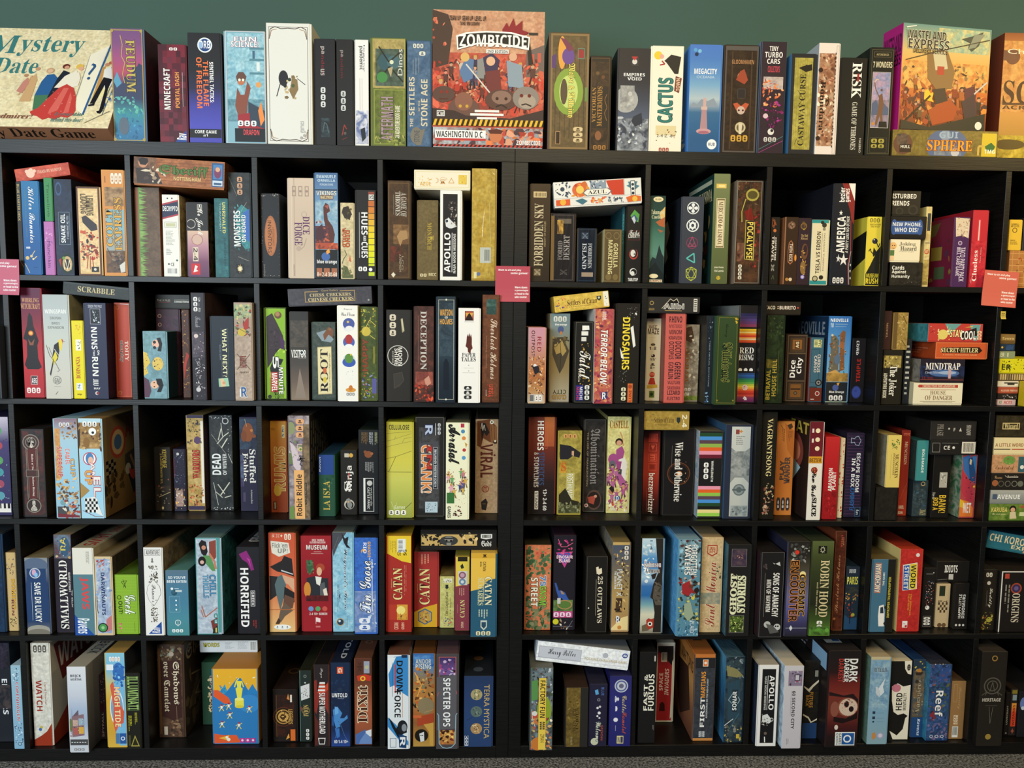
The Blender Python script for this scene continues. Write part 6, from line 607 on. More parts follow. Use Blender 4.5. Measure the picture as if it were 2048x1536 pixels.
145.64,0.71,99.92,19.00,6.63,16.00,0.0,0.0,0||black box topmost of right-edge stack with framed logo, row three, cut-off right cubby|39|2a2418 1f1a10|m 2e281a 3c3422 0 0 100 100;f 10 34 38 66 1.4 c8b47c;t 13 38 35 62 0 s d8c48c Wizard
-160.66,2.37,39.06,11.08,30.02,29.00,0.0,0.0,0||dark blue box edge at left frame edge in fourth row, row four, cut-off left cubby|40|1c3450 14263c 3a3c40|m 203c5c 1a2c44 0 0 98 98
-149.53,3.23,39.06,3.03,24.10,22.00,0.0,0.0,0||cream box with yellow purple letters at frame left, row four, cut-off left cubby|40|d0b078 a88c58 8a7048|s 10 8 80 28 18 12 5a5a5a 8a6a48 b0a088;t 50 34 84 72 1 h e8b030/4a1c38 DOMINO;t 40 60 64 80 1 h 6a2838/c8a068 RUN;s 14 82 84 96 14 12 2c3a20 4a5a38 5a4a30
-142.70,0.93,39.06,7.00,23.25,28.00,0.0,0.0,0||silvery blue box with planet badge and white title, row four, cubby one|41|4a5a74 3a3438:2a282c 8a7c60|g 8a8478 6a7484 2c3e64 26406c 26406c 2c3e60 6a7484;o 46 6 60 12 8a8c90;o 46 10 56 10 5a6a84;r 8 14 92 84 26406a;c 44 20 24 c8ccd0;c 44 20 20 4a68a0;o 40 19 9 4 d8a8c0;o 48 22 8 3 90c0e0;t 38 32 66 84 1 h f0f0ec/1c2c4c SAVE DR LUCKY;l c8ccd0 1.4 26 32 26 82;o 50 96 56 8 a09c90;o 50 99 52 6 7a7468
-134.81,2.00,39.06,5.27,29.88,29.00,0.0,0.0,0||black box with swirling title and starry top panel, row four, cubby one|41|2a2430 1f1a24 8a7c60|m 5a4850 6a7c90 0 0 98 24;o 60 12 30 10 3a5a78;t 36 3 66 16 2 h d8c458 RA;c 14 22 8 c8b890;c 88 23 8 c8a868;s 4 2 96 24 12 9 8a4c50 3a4a60 a8a8b0;t 22 26 70 96 2 s f2efe6/14101c SMALLWORLD;t 76 38 88 58 2 h e0dcd4 A WORLD OF LAUGHTER;t 90 56 98 74 2 n e0dcd4 AFTER ALL
-128.31,-0.06,39.06,6.15,26.56,29.00,0.0,0.0,0||white and slate box with red vertical letters and blue corner, row four, cubby one|41|e4e0d4 b8ac90 b0a488|^t 30 20 92 44 1 h a83830 JAWS;^t 10 50 92 92 1 h a83830 JAWS;r 0 30 99 100 58808c;l c8c4b8 1 66 4 66 16;B2 70 4 86 18 3 8a8880;t 32 33 76 70 1 h e04848 JAWS;p 2450a0 0 76 98 100 0 100;t 14 80 74 98 1 i f0f4f8 Ravens
-122.00,-0.11,39.06,5.17,23.99,28.00,0.0,0.0,0||cream-bordered space painting box with navy spaced letters, row four, cubby one|41|d8c098 4a4038:2c2820 8a7858|m b8c8d8 98a8c8 8 3 92 97;s 8 3 92 60 26 14 c8d4e0 a8b0d0 d8c8d8 8098c0;s 14 4 60 16 10 10 a83c30 c87058;p c87878 60 80 92 74 92 92 60 96;t 36 20 58 74 1 h 223058 DARWINAUTS;c 38 90 30 1c2428;c 38 90 24 4a9850;c 38 90 10 98c890;l 2a3450 3 8 50 8 66 14 72
-116.79,0.73,39.06,6.94,18.27,24.00,0.0,0.0,0||lime green grid box with white geeky script title, row four, cubby one|41|8ab434 5a7828 5c7c28|L 0 0 98 98 12 98c040;L2 0 0 98 98 20 98c040;t 42 34 90 66 1 c f4f8f0/4a6a1c Geek;c 18 38 10 2c3c14;c 18 38 7 8ab434;t 14 44 32 66 1 h 2c3c14 OUT!;l 2c3c14 2 38 8 50 22 30 12 54 10 38 22;s 14 82 24 96 5 9 e05878 f090a0;l 4a6a1c 1 84 80 84 96
-107.69,-0.23,39.06,5.64,26.79,29.00,0.0,0.0,0||white box with dark thorny ornament and blue corner triangle, row four, cubby two|42|eceae6 8a7458:3c3020 8a7250|f 6 2 92 9 1.6 2a2a28;t 14 3 84 8 0 h 3a3a38 ADVENTURE;t 40 12 54 17 0 e 2a2a28 ♟;s 28 20 74 40 44 7 4a4030 6a5c40 3a3428;p eceae6 18 44 50 36 84 44 90 52 70 60 50 66 24 60 12 52;l 3a3a38 1.4 18 44 50 36 84 44 90 52 70 60 50 66 24 60 12 52 18 44;t 40 42 66 62 1 c 2a2a28 Prince's;s 34 64 70 84 40 6 4a4030 6a5c40 3a3428;p 2450a0 16 98 88 84 88 98;t 36 90 80 97 2 i f0f0f0 Rav
-101.54,-0.28,39.06,6.65,19.94,26.00,0.0,0.0,0||steel blue box with sailor lettering and outline icons, row four, cubby two|42|4a7a94 2c4a54 5a8a84|g 5a7488 4c7c98 48809c 4c8c9c 48888c;t 8 9 88 13 0 h f0f4f4 SO YOU'VE;t 2 15 92 19 0 h f0f4f4 BEEN EATEN;c 24 28 6 f0f4f4;c 34 34 14 2c5468;c 30 33 8 3a6478;l f0f4f4 2 36 28 56 28;r 40 30 70 33 c8d4d4;f 10 40 60 64 1.4 8ab0bc;c 42 46 4 f0f4f4;c 42 53 4 f0f4f4;c 42 60 4 f0f4f4;c 48 80 14 dce8e8;c 48 80 11 48808c;l dce8e8 2 48 76 48 86;K 20 90 74 95 3 e8f0f0/48888c
-92.90,0.52,39.06,7.63,29.49,28.00,0.0,0.0,0||teal-edged snowy box with pin-up figure and frozen lettering, row four, cubby two|42|b0bccc 204848:3a8088 6a8484|r 88 0 98 98 4a9898;f 0 0 88 100 3 4a9898;m c0ccd8 a0aec0 3 2 86 98;p 1f1a1c 14 6 26 2 44 4 50 14 40 20 24 16;c 34 10 9 c88870;p 8a4438 56 4 84 2 84 20 70 24 56 16;p 5a9058 30 18 60 18 74 28 80 34 66 34 40 26;o 26 24 16 5 1c1a1a;c 26 25 8 d8b0a0;l c87c60 8 56 16 76 24 82 32;t 54 38 80 60 1 h 4a88b0/284a70 CHILL;t 28 38 50 62 1 h 6aa0c0/284a70 THRILLS;l b06850 4 20 70 34 82 84 72;l b06850 3 16 74 26 82;p 7a3830 56 86 84 82 84 94 64 96;K 70 78 84 90 2 3a8888/e8f0f0;p 262a28 66 94 84 90 84 99 62 99;r 74 93 80 98 d8c858
-81.08,0.86,39.06,6.83,26.61,26.00,0.0,0.0,0||black box with magenta tentacle and tall white title, row four, cubby two|42|222126 1a191e 2c2a2e|^t 20 20 80 80 1 h c8c4c4 HORRIFIED;p 8a2878 6 8 40 4 62 14 74 26 60 27 44 18 20 14;p b8489c 40 12 54 14 60 24 50 16;t 10 24 48 92 1 h f4f2f2 HORRIFIED;f 56 50 76 68 1.6 e8e4e4;t 60 51 72 67 1 h e8e4e4 GREEK;B2 66 84 86 97 2 a83028
-72.04,2.17,39.06,8.10,30.59,29.00,0.0,0.0,0||orange-red western box with hatted gunslinger and torn label, row four, cubby three|43|c85a38 9a6848 6a4c34|g c85438 cc5c3c d06848 d87850 e0a068 e8c080;p e0dcd0 8 8 78 10 84 20 40 24 12 20;t 14 10 74 15 0 h 7a7c78 Flick 'em;t 36 15.6 74 20.4 0 h 7a7c78 UP!;t 14 1 56 5 0 e f0d8c0 ✌☠✦;K 62 1 90 7 2 e8dcc8/c85438;p 2a2628 4 34 50 28 60 23 90 26 94 38 98 44 56 40 34 39 20 37;p c8ccd0 48 37 94 41 94 42 48 38.4;p d8a888 52 42 98 46 98 60 76 52 58 50;p 2c2a2c 2 43 42 44 30 56 34 62 2 68;p 5a6c70 34 44 50 42 66 52 58 64 42 78 28 62 22 52;p 262426 60 54 98 60 98 70 56 66;p 6a4a3c 60 62 98 66 90 76 52 74;p 6a5a4c 42 78 60 70 92 78 60 84 44 90 30 92;p 4a3428 34 86 42 88 38 92 22 92;r 0 77 98 77.6 b8683c;o 50 95 34 2.6 f0f0e8;K 22 93 80 97 3 f4f4f0/6a8098
-62.59,2.46,39.06,9.10,29.64,29.00,0.0,0.0,0||deep red box with auburn-haired lady in dark dress, row four, cubby three|43|9a2028 6a1a1e 6a1c20|g a0242c 98202a 8a1c24 98202a a0242c;t 34 3.4 76 5.6 0 h f0dcd8 ERIC DUBUS;t 26 6 80 8 0 h f0dcd8 OLIVIER MELISON;t 14 9.6 86 14.4 0 h f4f0ea/4a1014 MUSEUM;l e8c8c0 1 40 16.6 66 16.6;l e8c8c0 1 30 18.4 72 18.4;o 26 32 12 7 3a6040;s 14 26 38 40 10 7 4a7850 2c4a34 6a9060;c 62 33 15 a84830;o 58 37 9 4.4 e0b090;p 2c2e34 14 44 38 42 60 44 88 44 90 62 60 66 14 64;p e8e4dc 44 42 66 43 60 52 48 50;o 16 56 12 8 d08838;p 5a5c60 60 50 76 48 82 62 60 64;p e8d8c8 70 56 82 54 88 64 76 65;m 3a1c1c 6a1c22 12 62 88 68;c 28 76 9 6a98c8;c 52 76 9 5aa068;c 76 76 9 c8584c;t 22 80 84 82.6 0 h f0e0d8 2-4 10+ 60MIN;t 44 85 60 92 0 e f0d8d8 ⚑;r 44 94 60 95.6 c87878
-53.12,2.19,39.06,6.39,30.74,29.00,0.0,0.0,0||pale watercolour blue box with black dragon wing corner, row four, cubby three|43|8ec4dc 6aa0b8 8a8c80|m a8d4e4 7ab4d0 0 0 98 98;p 4a4c54 0 0 70 0 30 12 4 24 0 16;p 26262c 44 0 62 6 80 4 74 12 90 16 70 15 56 10;l 6a7078 2 4 18 30 4;l 5a6068 2 8 22 40 4;t 50 16 76 78 1 c 1c2c44/e8f4fa Wayward's Brew;t 30 62 38 66 0 e 1c2c44 ♜;B2 22 52 34 80 3 5a7890;c 36 90 20 b8a070;c 36 90 16 2c4058;c 32 89 6 e0e4e8;l 8a7450 1.4 70 84 70 96
-46.31,0.44,39.06,6.91,29.67,29.00,0.0,0.0,0||blue sky and clouds box with white outlined script title, row four, cubby three|43|3a6ac0 2c4c88 2a3038|m 3e70c8 3462b8 0 0 98 60;m 5a7cb8 8a9cc8 0 55 98 98;s 60 20 98 98 14 12 c8d4e8 a8b8d8;c 42 14 12 e0a040;r 34 14 52 17 3a6ac0;t 40 5 56 16 1 h e8ecf4 RIO;t 60 4 74 20 1 h e8b050 GRANDE;t 22 24 74 78 2 c f8f8fa/14203c Tin Goose;l f8f8fa 3 80 22 80 76;K 20 83 70 97 2 e8ecf4/3a60b0
-37.21,1.86,39.06,7.71,29.78,28.00,0.0,0.0,0||yellow over red box with barcode and sun landscape, row four, cubby four|44|a83028 7a2c1c c8a030|p e8c834 0 0 98 0 98 28 60 26 30 22 0 18;B2 14 5 40 18 4 a88c28;r 42 3 76 17 e8ecec;J2 46 4 64 16 14 2a2a28;t 42 16 56 20 0 h 3a3020 CE;t 66 14 80 20 2 h 3a3020 5G;t 24 33 62 66 2 s f0dc98/5a1814 CATAN;l e0b080 1.4 18 44 18 54;B2 70 30 82 68 2 c87060;r 6 71 84 87 b83c2c;r 40 71 84 87 d8a040;c 56 77 18 f0dc80;s 42 80 84 87 8 8 6a4c28 c88838;t 28 90 46 97 2 h f0c0a0 CATAN;t 58 90 70 97 2 h f0c0a0 GMBH
-29.11,5.64,39.06,7.54,23.74,28.00,0.0,0.0,0||red box with curved gold base and hexagon map emblem, row four, cubby four|44|a83430 7a3020 6a5040|p d8a82c 0 80 40 74 98 69 98 100 0 100;t 22 22 66 70 2 s f0dc98/5a1814 CATAN;l e0b080 1.4 14 42 14 54;B2 30 3 70 17 3 d89878;p 4a6a88 46 75 76 80 76 92 46 97 16 92 16 80;p c89c48 46 77 72 81 72 91 46 95.4 20 91 20 81;s 24 79 68 93 18 6 5a8048 a85c38 d8c060 8a8c88 3a5a40
-21.28,5.00,39.06,4.48,16.27,16.00,0.0,0.0,0||small pale yellow-green box with slanted black title, row four, cubby four|44|c8c47c 9a9460 8a7c48|m ccc880 c0bc6c 0 0 98 98;r 20 4 84 12 e8e4cc;s 24 5 80 11 6 7 2c2c28;c 46 21 12 2c3430;p 2c3430 34 16 58 16 46 26;t 32 30 62 76 2 q 4a2c20 Cities & Knights of Catan;t 68 40 80 74 2 n 5a3c28 5-6 Player;s 20 80 90 96 16 10 a84848 4a5a90 c88858
-16.59,2.83,39.06,4.48,23.09,24.00,0.0,0.0,0||yellow and plum box with two round medallions, row four, cubby four|44|8a3c48 6a2c38 c8b048|p e8cc50 0 0 98 0 98 36 0 40;r 14 0 84 6 2a2418;p 2c3430 32 12 50 9 60 15 40 16;r 18 19 84 38 d8d4cc;c 48 24.6 26 8a5c70;c 48 24.6 16 c8a0b0;c 48 33.6 24 6a88a8;c 48 33.6 12 d8dcdc;B2 26 42 70 56 3 c89888;t 32 58 66 82 2 s f0dc98/4a1820 CATAN;l d89890 1.6 14 64 14 76;t 40 88 58 96 2 h e8c8a8 CATAN
-11.69,-1.73,39.06,7.83,25.71,29.00,0.0,0.0,0||gold over blue box protruding past the shelf edge, row four, cubby four|44|2a5a74 24485c d8b04c|p e8bc4c 0 0 98 0 98 30 70 32 40 42 0 45;r 0 0 98 6 d8a838;t 46 1 64 5 0 e 3a2c1c ♜;B2 36 10 46 20 2 4a3a20;t 48 10 60 21 1 h 4a3a20 CATAN;t 56 28 84 62 1 s f4ecc0/1c3c50 CATAN;l e0dcb0 1.4 52 30 52 58;t 28 29 50 62 1 s d8d4a0 SEAFARERS;B2 32 67 74 80 4 c8d0b8;p c8d0c8 40 80 66 80 66 88 53 92 40 88;p 2c4a60 44 82 62 82 62 87 53 90 44 87;K 22 93 84 98 3 e8dcb0/2a4a5c
-26.79,1.00,64.80,22.73,6.09,28.00,0.0,0.0,0||black and gold marbled box lying across top of the cubby, row four, cubby four|44|1f1d1c 1a1817 201e1d|r 0 0 100 14 131212;r 1 20 74 84 c8a868;s 1 22 28 82 26 5 1f1c1a 2a2520 e0c488 1f1c1a;s 52 22 74 82 20 5 1f1c1a e0c488 1f1c1a;o 37 56 12 26 3a3c3c;o 37 46 6 14 8a8880;r 31 40 43 46 26262a;c 34 56 1.4 1c1c1c;c 40 56 1.4 1c1c1c;r 34 66 40 82 8a8880;r 0 16 74 22 1f1d1c;r 0 82 74 88 1f1d1c;p e0e0dc 79 20 94 20 94 42 86 48 79 42;r 81 24 92 40 3a3a3a;J 82 25 91 39 5 c8c8c4;t 80 54 93 86 0 k ecece8 Gods
4.54,3.27,39.06,8.02,26.70,27.00,0.0,0.0,0||orange and green cartoon jungle box with black-edged letters, row four, cubby five|45|c87048 3a4a30 3a3424|m d08058 c86c48 0 0 98 98;s 0 2 98 34 30 16 5a7850 3c5c3c 7a8c60 486848;s 0 2 26 98 22 16 3c5838 2f4a30;s 0 66 98 98 34 16 5a6c48 7a7c58 3c5838 8a8460;B2 40 8 88 11 3 d84848;t 56 36 80 48 1 h 4a80b8/f0f0ec 75;t 54 48 82 72 1 h 8ac84a/141c10 GNOM';t 20 38 48 72 1 h f0ecd8/141810 STREET;t 10 82 26 88 1 h c04830 LS
13.25,3.18,39.06,6.82,29.75,29.00,0.0,0.0,0||black box with pink neon triangle and blue long-necked dinosaur, row four, cubby five|45|232028 1a181e 3a2430|p c8488c 10 18 90 17 52 34;p 4a5ab0 18 19 84 18 52 30;s 16 4 90 20 16 9 e05888 b83078;l d86088 3 20 4 34 12 60 12 90 8;t 14 21 90 24.4 0 h f0e8f4/b83078 DINOSAUR;t 24 25 78 28.4 0 h f0e8f4/b83078 ISLAND;p 3a5aa8 6 50 14 50 26 58 40 58 56 60 70 66 90 72 92 76 60 70 40 66 26 66 14 58;p a88860 34 58 44 59 56 62 40 62;m 3a5838 6a8848 2 68 94 80;o 56 73 36 5 b08858;o 56 73 30 4 5a7a3c;r 20 66 36 72 c8c8c8;r 2 80 94 86.6 c84888;K 4 81 92 86 3 f0d8e8/a83070;c 14 91 14 d0cc30;l b0b0c0 1 2 96 94 96;l b0b0c0 1 70 99 94 90;s 32 88 70 98 10 8 e8dcc8 8a5a30 2a2a30
22.93,1.67,39.06,6.56,23.62,22.00,0.0,0.0,0||black box with cream poker cards and serif title, row four, cubby five|45|1e1c1a 171513 2c2824|f 0 0 100 100 1.4 5a5650;p e8dcc0 44 14 56 13 60 22 48 23;p e8dcc0 50 17 72 15 74 22 56 24;t 54 26 78 88 1 s e8dcc4 25 OUTLAWS;l c8bca0 1.2 46 30 46 78;c 11 68 3 e8e4dc
30.99,1.85,39.06,5.53,27.99,29.00,0.0,0.0,0||golden dusk observatory box with thin white lettering, row four, cubby five|45|7a6850 a09070:3a5a80 a08858|g 4a5468 5a5c64 7a6c58 a88c58 b89860 b08c58 c8a070;r 0 0 98 3 c8a868;s 10 8 70 26 12 12 3a2c28 e0c078 8a7454;K 68 4 92 20 3 e8e0d0/4a4438;t 28 30 58 60 1 n e0e8ec PLANET X;t 12 32 24 52 1 h e8ecec THE SEARCH FOR;s 54 20 96 60 26 11 a88c5c 4a3c30 d8bc80 6a543c;r 24 62 60 78 4a3828;s 20 64 92 76 12 12 c89c58 2c201c e0b870;p f0d898 0 96 60 84 98 82 98 98 0 98;c 38 86 14 26385c;t 28 82 50 90 0 h e8ecf0 R;c 48 95 12 d08848
39.62,0.73,39.06,6.93,29.56,29.00,0.0,0.0,0||blue sky and beach box with black cliff silhouette, row four, cubby six|46|5a8ab0 c8c8b8:3a3c40 4a4c34|g c8dce8 a8c8dc 5a94c8 4a88c0 a8c8dc 3a70b0 2c68a8 7aa8b0 d8d4bc c0bca8 8a8474;s 4 6 60 50 18 14 e8f0f4 c8dce8;p 2c2824 62 0 98 0 98 99 60 99 66 78 56 64 44 62 56 48 74 38 80 34 72 24;p 5a5248 60 50 80 46 98 50 98 70 70 70 56 62;p 2c2824 44 38 72 36 64 42 52 43;s 60 44 98 70 10 10 3c3830 6a6054;t 10 24 90 30 0 s e8e8e4/7a2420 Robinson;t 20 31 84 36 0 s 4a3c38/e8dcd0 Crusoe;p 6a5c48 8 92 50 88 40 97 10 98;p a83c2c 28 86 38 84 50 85 64 84 62 94 40 96 30 93;c 46 90 11 e8e4dc;c 46 90 6 2a1c1a;t 36 2 48 12 1 n 3a4a58 1-4
49.95,-1.57,39.06,6.89,29.85,29.00,0.0,0.0,0||icy blue and pirate artwork box with white block title, row four, cubby six|46|5a8aa0 6ab0e0:3a80b8 8ab0c8|m 4a5c60 8ab0c0 0 0 98 30;s 0 0 98 34 40 12 2c3c44 8ac0d8 5a3430 3a5058 a8d0e0;t 54 5 84 36 1 h f0f0ec/1c2428 FORGOTTEN;t 26 5 54 36 1 h f0f0ec/1c2428 WATERS;s 2 36 98 60 36 13 8a2c28 4a2c24 5a6c60 c8b0a0 2c2824;p a02c30 16 46 50 42 70 52 50 58 20 56;c 60 48 10 6a3c2c;c 86 52 12 2a201c;s 4 56 98 84 36 13 6a8070 3a4a40 8a9c88 c8c060 2a3838;p 98a890 30 66 60 64 76 78 50 84 30 78;c 70 60 8 d8c840;s 2 82 98 99 26 11 a8c8d8 5a90b0 3a6a88;t 60 84 80 96 1 n e0e8ec PLAID
57.98,1.27,39.06,6.52,29.77,29.00,0.0,0.0,0||cream box with brick red script vertical title, row four, cubby six|46|d4b88c 98b0c0 b8a078|m d8bc90 c8ac80 0 0 98 98;p a83c34 26 8 76 8 76 17 50 20 26 17;p d4b88c 30 9 72 9 72 16 50 18.6 30 16;t 36 10 66 16 1 h a83c34 AEG;t 24 26 74 94 2 c 9a3c30/e8d4ac Santa Monica;m b0a488 8a9080 0 58 98 70;s 70 30 98 44 8 10 5a5c50 8a8464
65.07,-1.54,39.06,7.11,28.47,28.00,0.0,0.0,0||black box with two square paintings and spiky cream title, row four, cubby six|46|201e1e 3c6878:242c30 2c2a28|f 16 5 84 24 1.4 8a8488;m 342c44 5c4850 18 6 82 23;s 30 10 70 16 6 7 8a6058 c89880;t 48 34 84 74 2 s e8e8c0/c8c8a8 STORIES;t 16 32 44 76 2 s e8e8c0/c8c8a8 GHOST;s 16 30 86 76 22 3 e8e8c0;f 16 77 82 96 1.4 8a8a80;m 26301c 5a7030 18 78 80 95;s 20 78 80 95 26 7 8a9c50 c8d078 1f2418
74.64,-2.22,39.06,7.27,26.25,28.00,0.0,0.0,0||black box with white condensed words and skull at base, row four, cubby seven|47|1f1d1d 3a2024:242026 242020|f 0 0 100 100 1.6 6a6868;t 54 24 82 76 1 h f0eee8 SONS OF ANARCHY;t 26 32 46 70 1 h e8e4dc MEN OF MAYHEM;l 8a8880 1.2 18 24 18 76;p c8c8c8 50 12 84 16 80 11 56 14;s 10 12 24 20 6 8 6a3438 4a4848;c 36 85 15 b8b8b4;c 80 88 15 c8c8c8;p 5a5a58 30 84 60 86 90 94 50 96;c 74 87 4 2a2a2a;c 84 87 4 2a2a2a
82.77,-1.81,39.06,7.09,29.40,29.00,0.0,0.0,0||space box with gold neon rounded letters and purple haze, row four, cubby seven|47|3c3a50 28283c 3c3a34|g 26241f 2a2620 4a4438 5a5468 6a6890 5c5a90 3c3a60 26242c;s 10 2 96 20 30 12 8a8c88 4a4a48 2c2a28 a8a8a0;c 40 11 10 d83c28;c 70 34 14 f0dc98;t 14 20 52 84 1 h 2a1c14/e8903c ENCOUNTER;t 56 34 84 78 1 h 2a1c14/e8b03c COSMIC;p d8dce0 18 91 26 88 34 91 26 94;l d8dce0 1.4 2 91 98 91
90.25,-1.37,39.06,6.90,29.49,29.00,0.0,0.0,0||dark green box with tarnished gold serif title, row four, cubby seven|47|3a4226 2c341c 343c2c|g 5a6438 424a28 343c22 2c301c 26281c 3c5024 5a8030;r 28 5 68 13 1c1f16;t 36 5.4 60 12.6 0 e f0e8c8 ☀;t 42 20 84 80 1 s d8c898/26281a ROBIN HOOD;t 26 43 36 78 1 s c8bc90 and the merry men;K 36 84 62 98 3 f0ece0/4a5a28;m 5a9038 3c5024 2 90 98 99;c 86 94 10 6aa040
99.28,2.48,39.06,3.47,31.46,29.00,0.0,0.0,0||reddish brown weathered box with faint cursive title, row four, cubby seven|47|5a2c1c 6a3420 7a4830|m 5c2e1e 4c2418 0 0 98 98;f 0 0 100 100 2.4 8a5c40;t 46 4 66 16 2 h c85038 Ystari;t 70 6 78 14 2 n c8a888 games;t 20 24 50 82 2 c b8845c Sherlock Holmes;m 3c1c14 5a2c1c 6 84 90 98;c 20 88 12 a86838
103.47,2.95,39.06,4.28,20.18,22.00,0.0,0.0,0||small dark night-scene box with yellow word, row four, cubby seven|47|22303c 1c2830|r 0 0 98 14 28303c;t 22 4 74 10 0 h d8dcdc DEVIR;t 8 16 92 28 0 h e0d858 PARIS;m 1c2430 3a3c38 0 32 98 44;s 4 42 98 60 16 12 d8b868 2c3038 8a5838 c8903c;s 4 56 60 80 12 14 a83c2c 26304a;c 66 76 14 a8a440;p 26486a 0 76 40 82 98 80 98 99 0 99;r 40 54 46 90 1c1a1c
110.34,1.23,39.06,7.53,23.08,28.00,0.0,0.0,0||slate blue box with orange striped title and white van, row four, cubby eight|48|46708a 26221c 6a5c3c|r 66 0 99 100 221f1a;f 10 5 38 46 2 d87838;t 12 7 36 45 2 h f0ecd8/c86030 ANCHORMAN;t 46 18 54 36 2 h f0ecd8 THE GAME;p f0ece4 36 64 56 62 62 74 62 92 38 92 34 78;p 2c3c48 42 66 54 65 58 74 42 74;c 66 66 7 262626;c 66 88 7 262626;t 72 24 82 80 2 h d8c84a IMPROPER TELEPROMPTER
119.27,1.58,39.06,7.13,26.12,28.00,0.0,0.0,0||bright red box with yellow and blue bubble-letter plaque, row four, cubby eight|48|c0302c d8c07c b83c28|m c4342e b42a28 0 0 98 98;p f0ece4 14 19 80 16 84 48 18 50;p e0c83c 46 18 78 17 82 32 80 48 48 48;p 2c5aa8 17 20 44 19 47 49 20 49;t 52 19 76 47 1 h 1c1c20/f0dc50 WORD;t 22 21 42 48 1 h f0f0ec STREET;t 45 24 52 32 1 h 2c4a88 on the;t 56 54 64 80 1 h e0a030 The Hilarious;t 44 54 54 74 1 h e0a030 Tug of Words;c 80 7 9 e8dcd8;r 26 87 50 95 f0e8e4;s 28 88 48 94 4 8 b03030
128.58,4.34,39.06,3.99,19.30,22.00,0.0,0.0,0||slim black box with scattered coloured dots and white dog, row four, cubby eight|48|211d1b 181513|l b8b4ac 2 20 10 76 10;c 82 8 5 d8d4cc;s 20 22 90 62 40 7 d05840 c8a0a0 4a78a0 d8c8b8 2c3848 8a3838;c 44 66 18 e8e4dc;c 36 65 5 2a2420;f 14 80 80 98 2.4 8a8880;K 20 82 74 96 3 e0dcd4/211d1b
133.30,4.83,39.06,4.37,13.99,16.00,0.0,0.0,0||cream cassette-tape patterned box with dark window, row four, cubby eight|48|c8b088 a08c68|r 14 4 60 28 2a3426;f 14 4 60 28 2 6a5c44;t 8 38 40 62 1 h 4a3c2c BEFORE;t 50 38 80 66 1 h 4a3c2c THERE;q2 10 42 84 66 5 4 4a3c2c c8b088;c 30 95 17 6a5038;c 64 95 17 6a5038
137.99,3.30,39.06,4.65,14.76,16.00,0.0,0.0,0||black box with white happy lettering and three dots, row four, cubby eight|48|1f1c1a 171412|t 30 24 48 76 2 h f0ece4 HAPPY LITTLE;t 54 24 76 76 2 h f0ece4 DINOSAURS;c 20 91 8 e8e4dc;c 46 91 8 e8e4dc;c 72 91 8 e8e4dc
132.61,4.47,53.85,10.34,6.60,18.00,0.0,0.0,0||black box with scrawled white letters lying on cream cassette box, row four, cubby eight|48|1f1c1a 262220 2c2826|t 24 20 64 58 0 h f0ece4/1f1c1a IDIOTS;r 38 66 52 94 c8c4bc;s 40 68 50 92 8 2 3a3630;l 8a8880 1 4 96 34 92
146.06,2.26,39.06,4.50,19.52,12.00,0.0,0.0,0||black box with mustard cartoon creature and script title, row four, cut-off right cubby|49|26201a 1f1a14 2c2a26|K 20 5 70 12 2 d8d0c0/26201a;c 44 22 14 c8c0b0;t 46 30 76 62 1 c e0d8c4 Luddly;l 8a8474 1.4 34 34 34 60;s 10 70 90 97 24 14 a8943c 8a7c30 c8b860 3a3420 7a3c28;c 62 82 20 a8a040;c 56 80 4 1c1a14
150.61,1.22,39.06,17.69,19.33,12.00,0.0,0.0,0||black white-edged box with glowing purple planet, row four, cut-off right cubby|49|1f1b19 181412 2c2622|r 0 0 2 100 e8e4dc;r 0 0 100 1.6 e8e4dc;c 28 28 10 a8482c;c 28 28 7.6 3c3058;c 28 28 4 6a5a88;t 22 36 36 84 1 s d8ccb4 ORIGINS;r 6 4 14 12 b84838;B2 8 22 20 76 2 8a8478
155.03,15.50,39.06,23.12,21.55,20.00,0.0,0.0,0||dark grey box standing upright behind the purple planet box, row four, cut-off right cubby|49|22201d 1c1a18|m 26241f 1c1a18 0 0 98 98
147.29,4.00,64.97,24.73,5.65,24.00,-10.1,0.0,0||teal and orange box lying flat with cream block letters, row four, cut-off right cubby|49|2f7080 24586a 2c5460|p e0a068 56 0 100 0 100 100 48 100;t 2 16 48 60 0 h f0d8a8 CHI KORO;t 32 64 52 86 0 h f0d8a8 EXP;t 60 50 84 90 0 e c87840 ⚒
-164.12,4.00,3.86,13.87,31.10,29.00,0.0,0.0,0||dark box with white angular word at left edge, bottom row, row five, cut-off left cubby|50|22262e 1a1e24|t 80 36 92 72 1 h e8e8ec ENDERS;m 4a4040 22262e 70 42 98 66;s 84 3 96 14 4 5 c8c8cc;m 3c3448 1c1c24 60 0 98 26
-147.81,0.15,3.86,3.04,26.01,29.00,0.0,0.0,0||narrow pale blue box with red vertical lettering, row five, cut-off left cubby|50|8ab0c8 5a7c94 a8c4d4|g 98bccc 8cb4cc 84b0cc;t 40 20 70 66 1 h b84048/e8f0f4 COPENHAGEN;s 20 4 84 18 12 13 e8f0f4 3a5a80;s 14 68 90 94 24 13 d8e4ec 5a7c98 3c5070;c 56 94 20 3c5a7c;c 56 94 14 98bccc
-142.66,1.76,3.86,5.72,32.13,29.00,0.0,0.0,0||cream box with red base swoosh and dark red title, row five, cubby one|51|d8d4c8 b8b0a0 b8a890|>p 6a2420 6 4 98 0 98 30 20 44;>t 14 8 96 30 0 h c8b8a8 WATCH;>o 70 60 34 24 3a3834;>p 98341c 0 86 40 66 80 72 80 100 0 100;m dcd8cc d0ccc0 0 0 98 98;p 98341c 0 100 0 94 40 90 70 86 98 78 98 100;K 14 2 90 9 3 5a5650/d8d4c8;t 20 36 52 66 1 h 98281c WATCH;t 66 38 78 60 1 n 98483a Daniel Newman;c 40 82 9 c8b450;c 34 84 9 4a6aa8
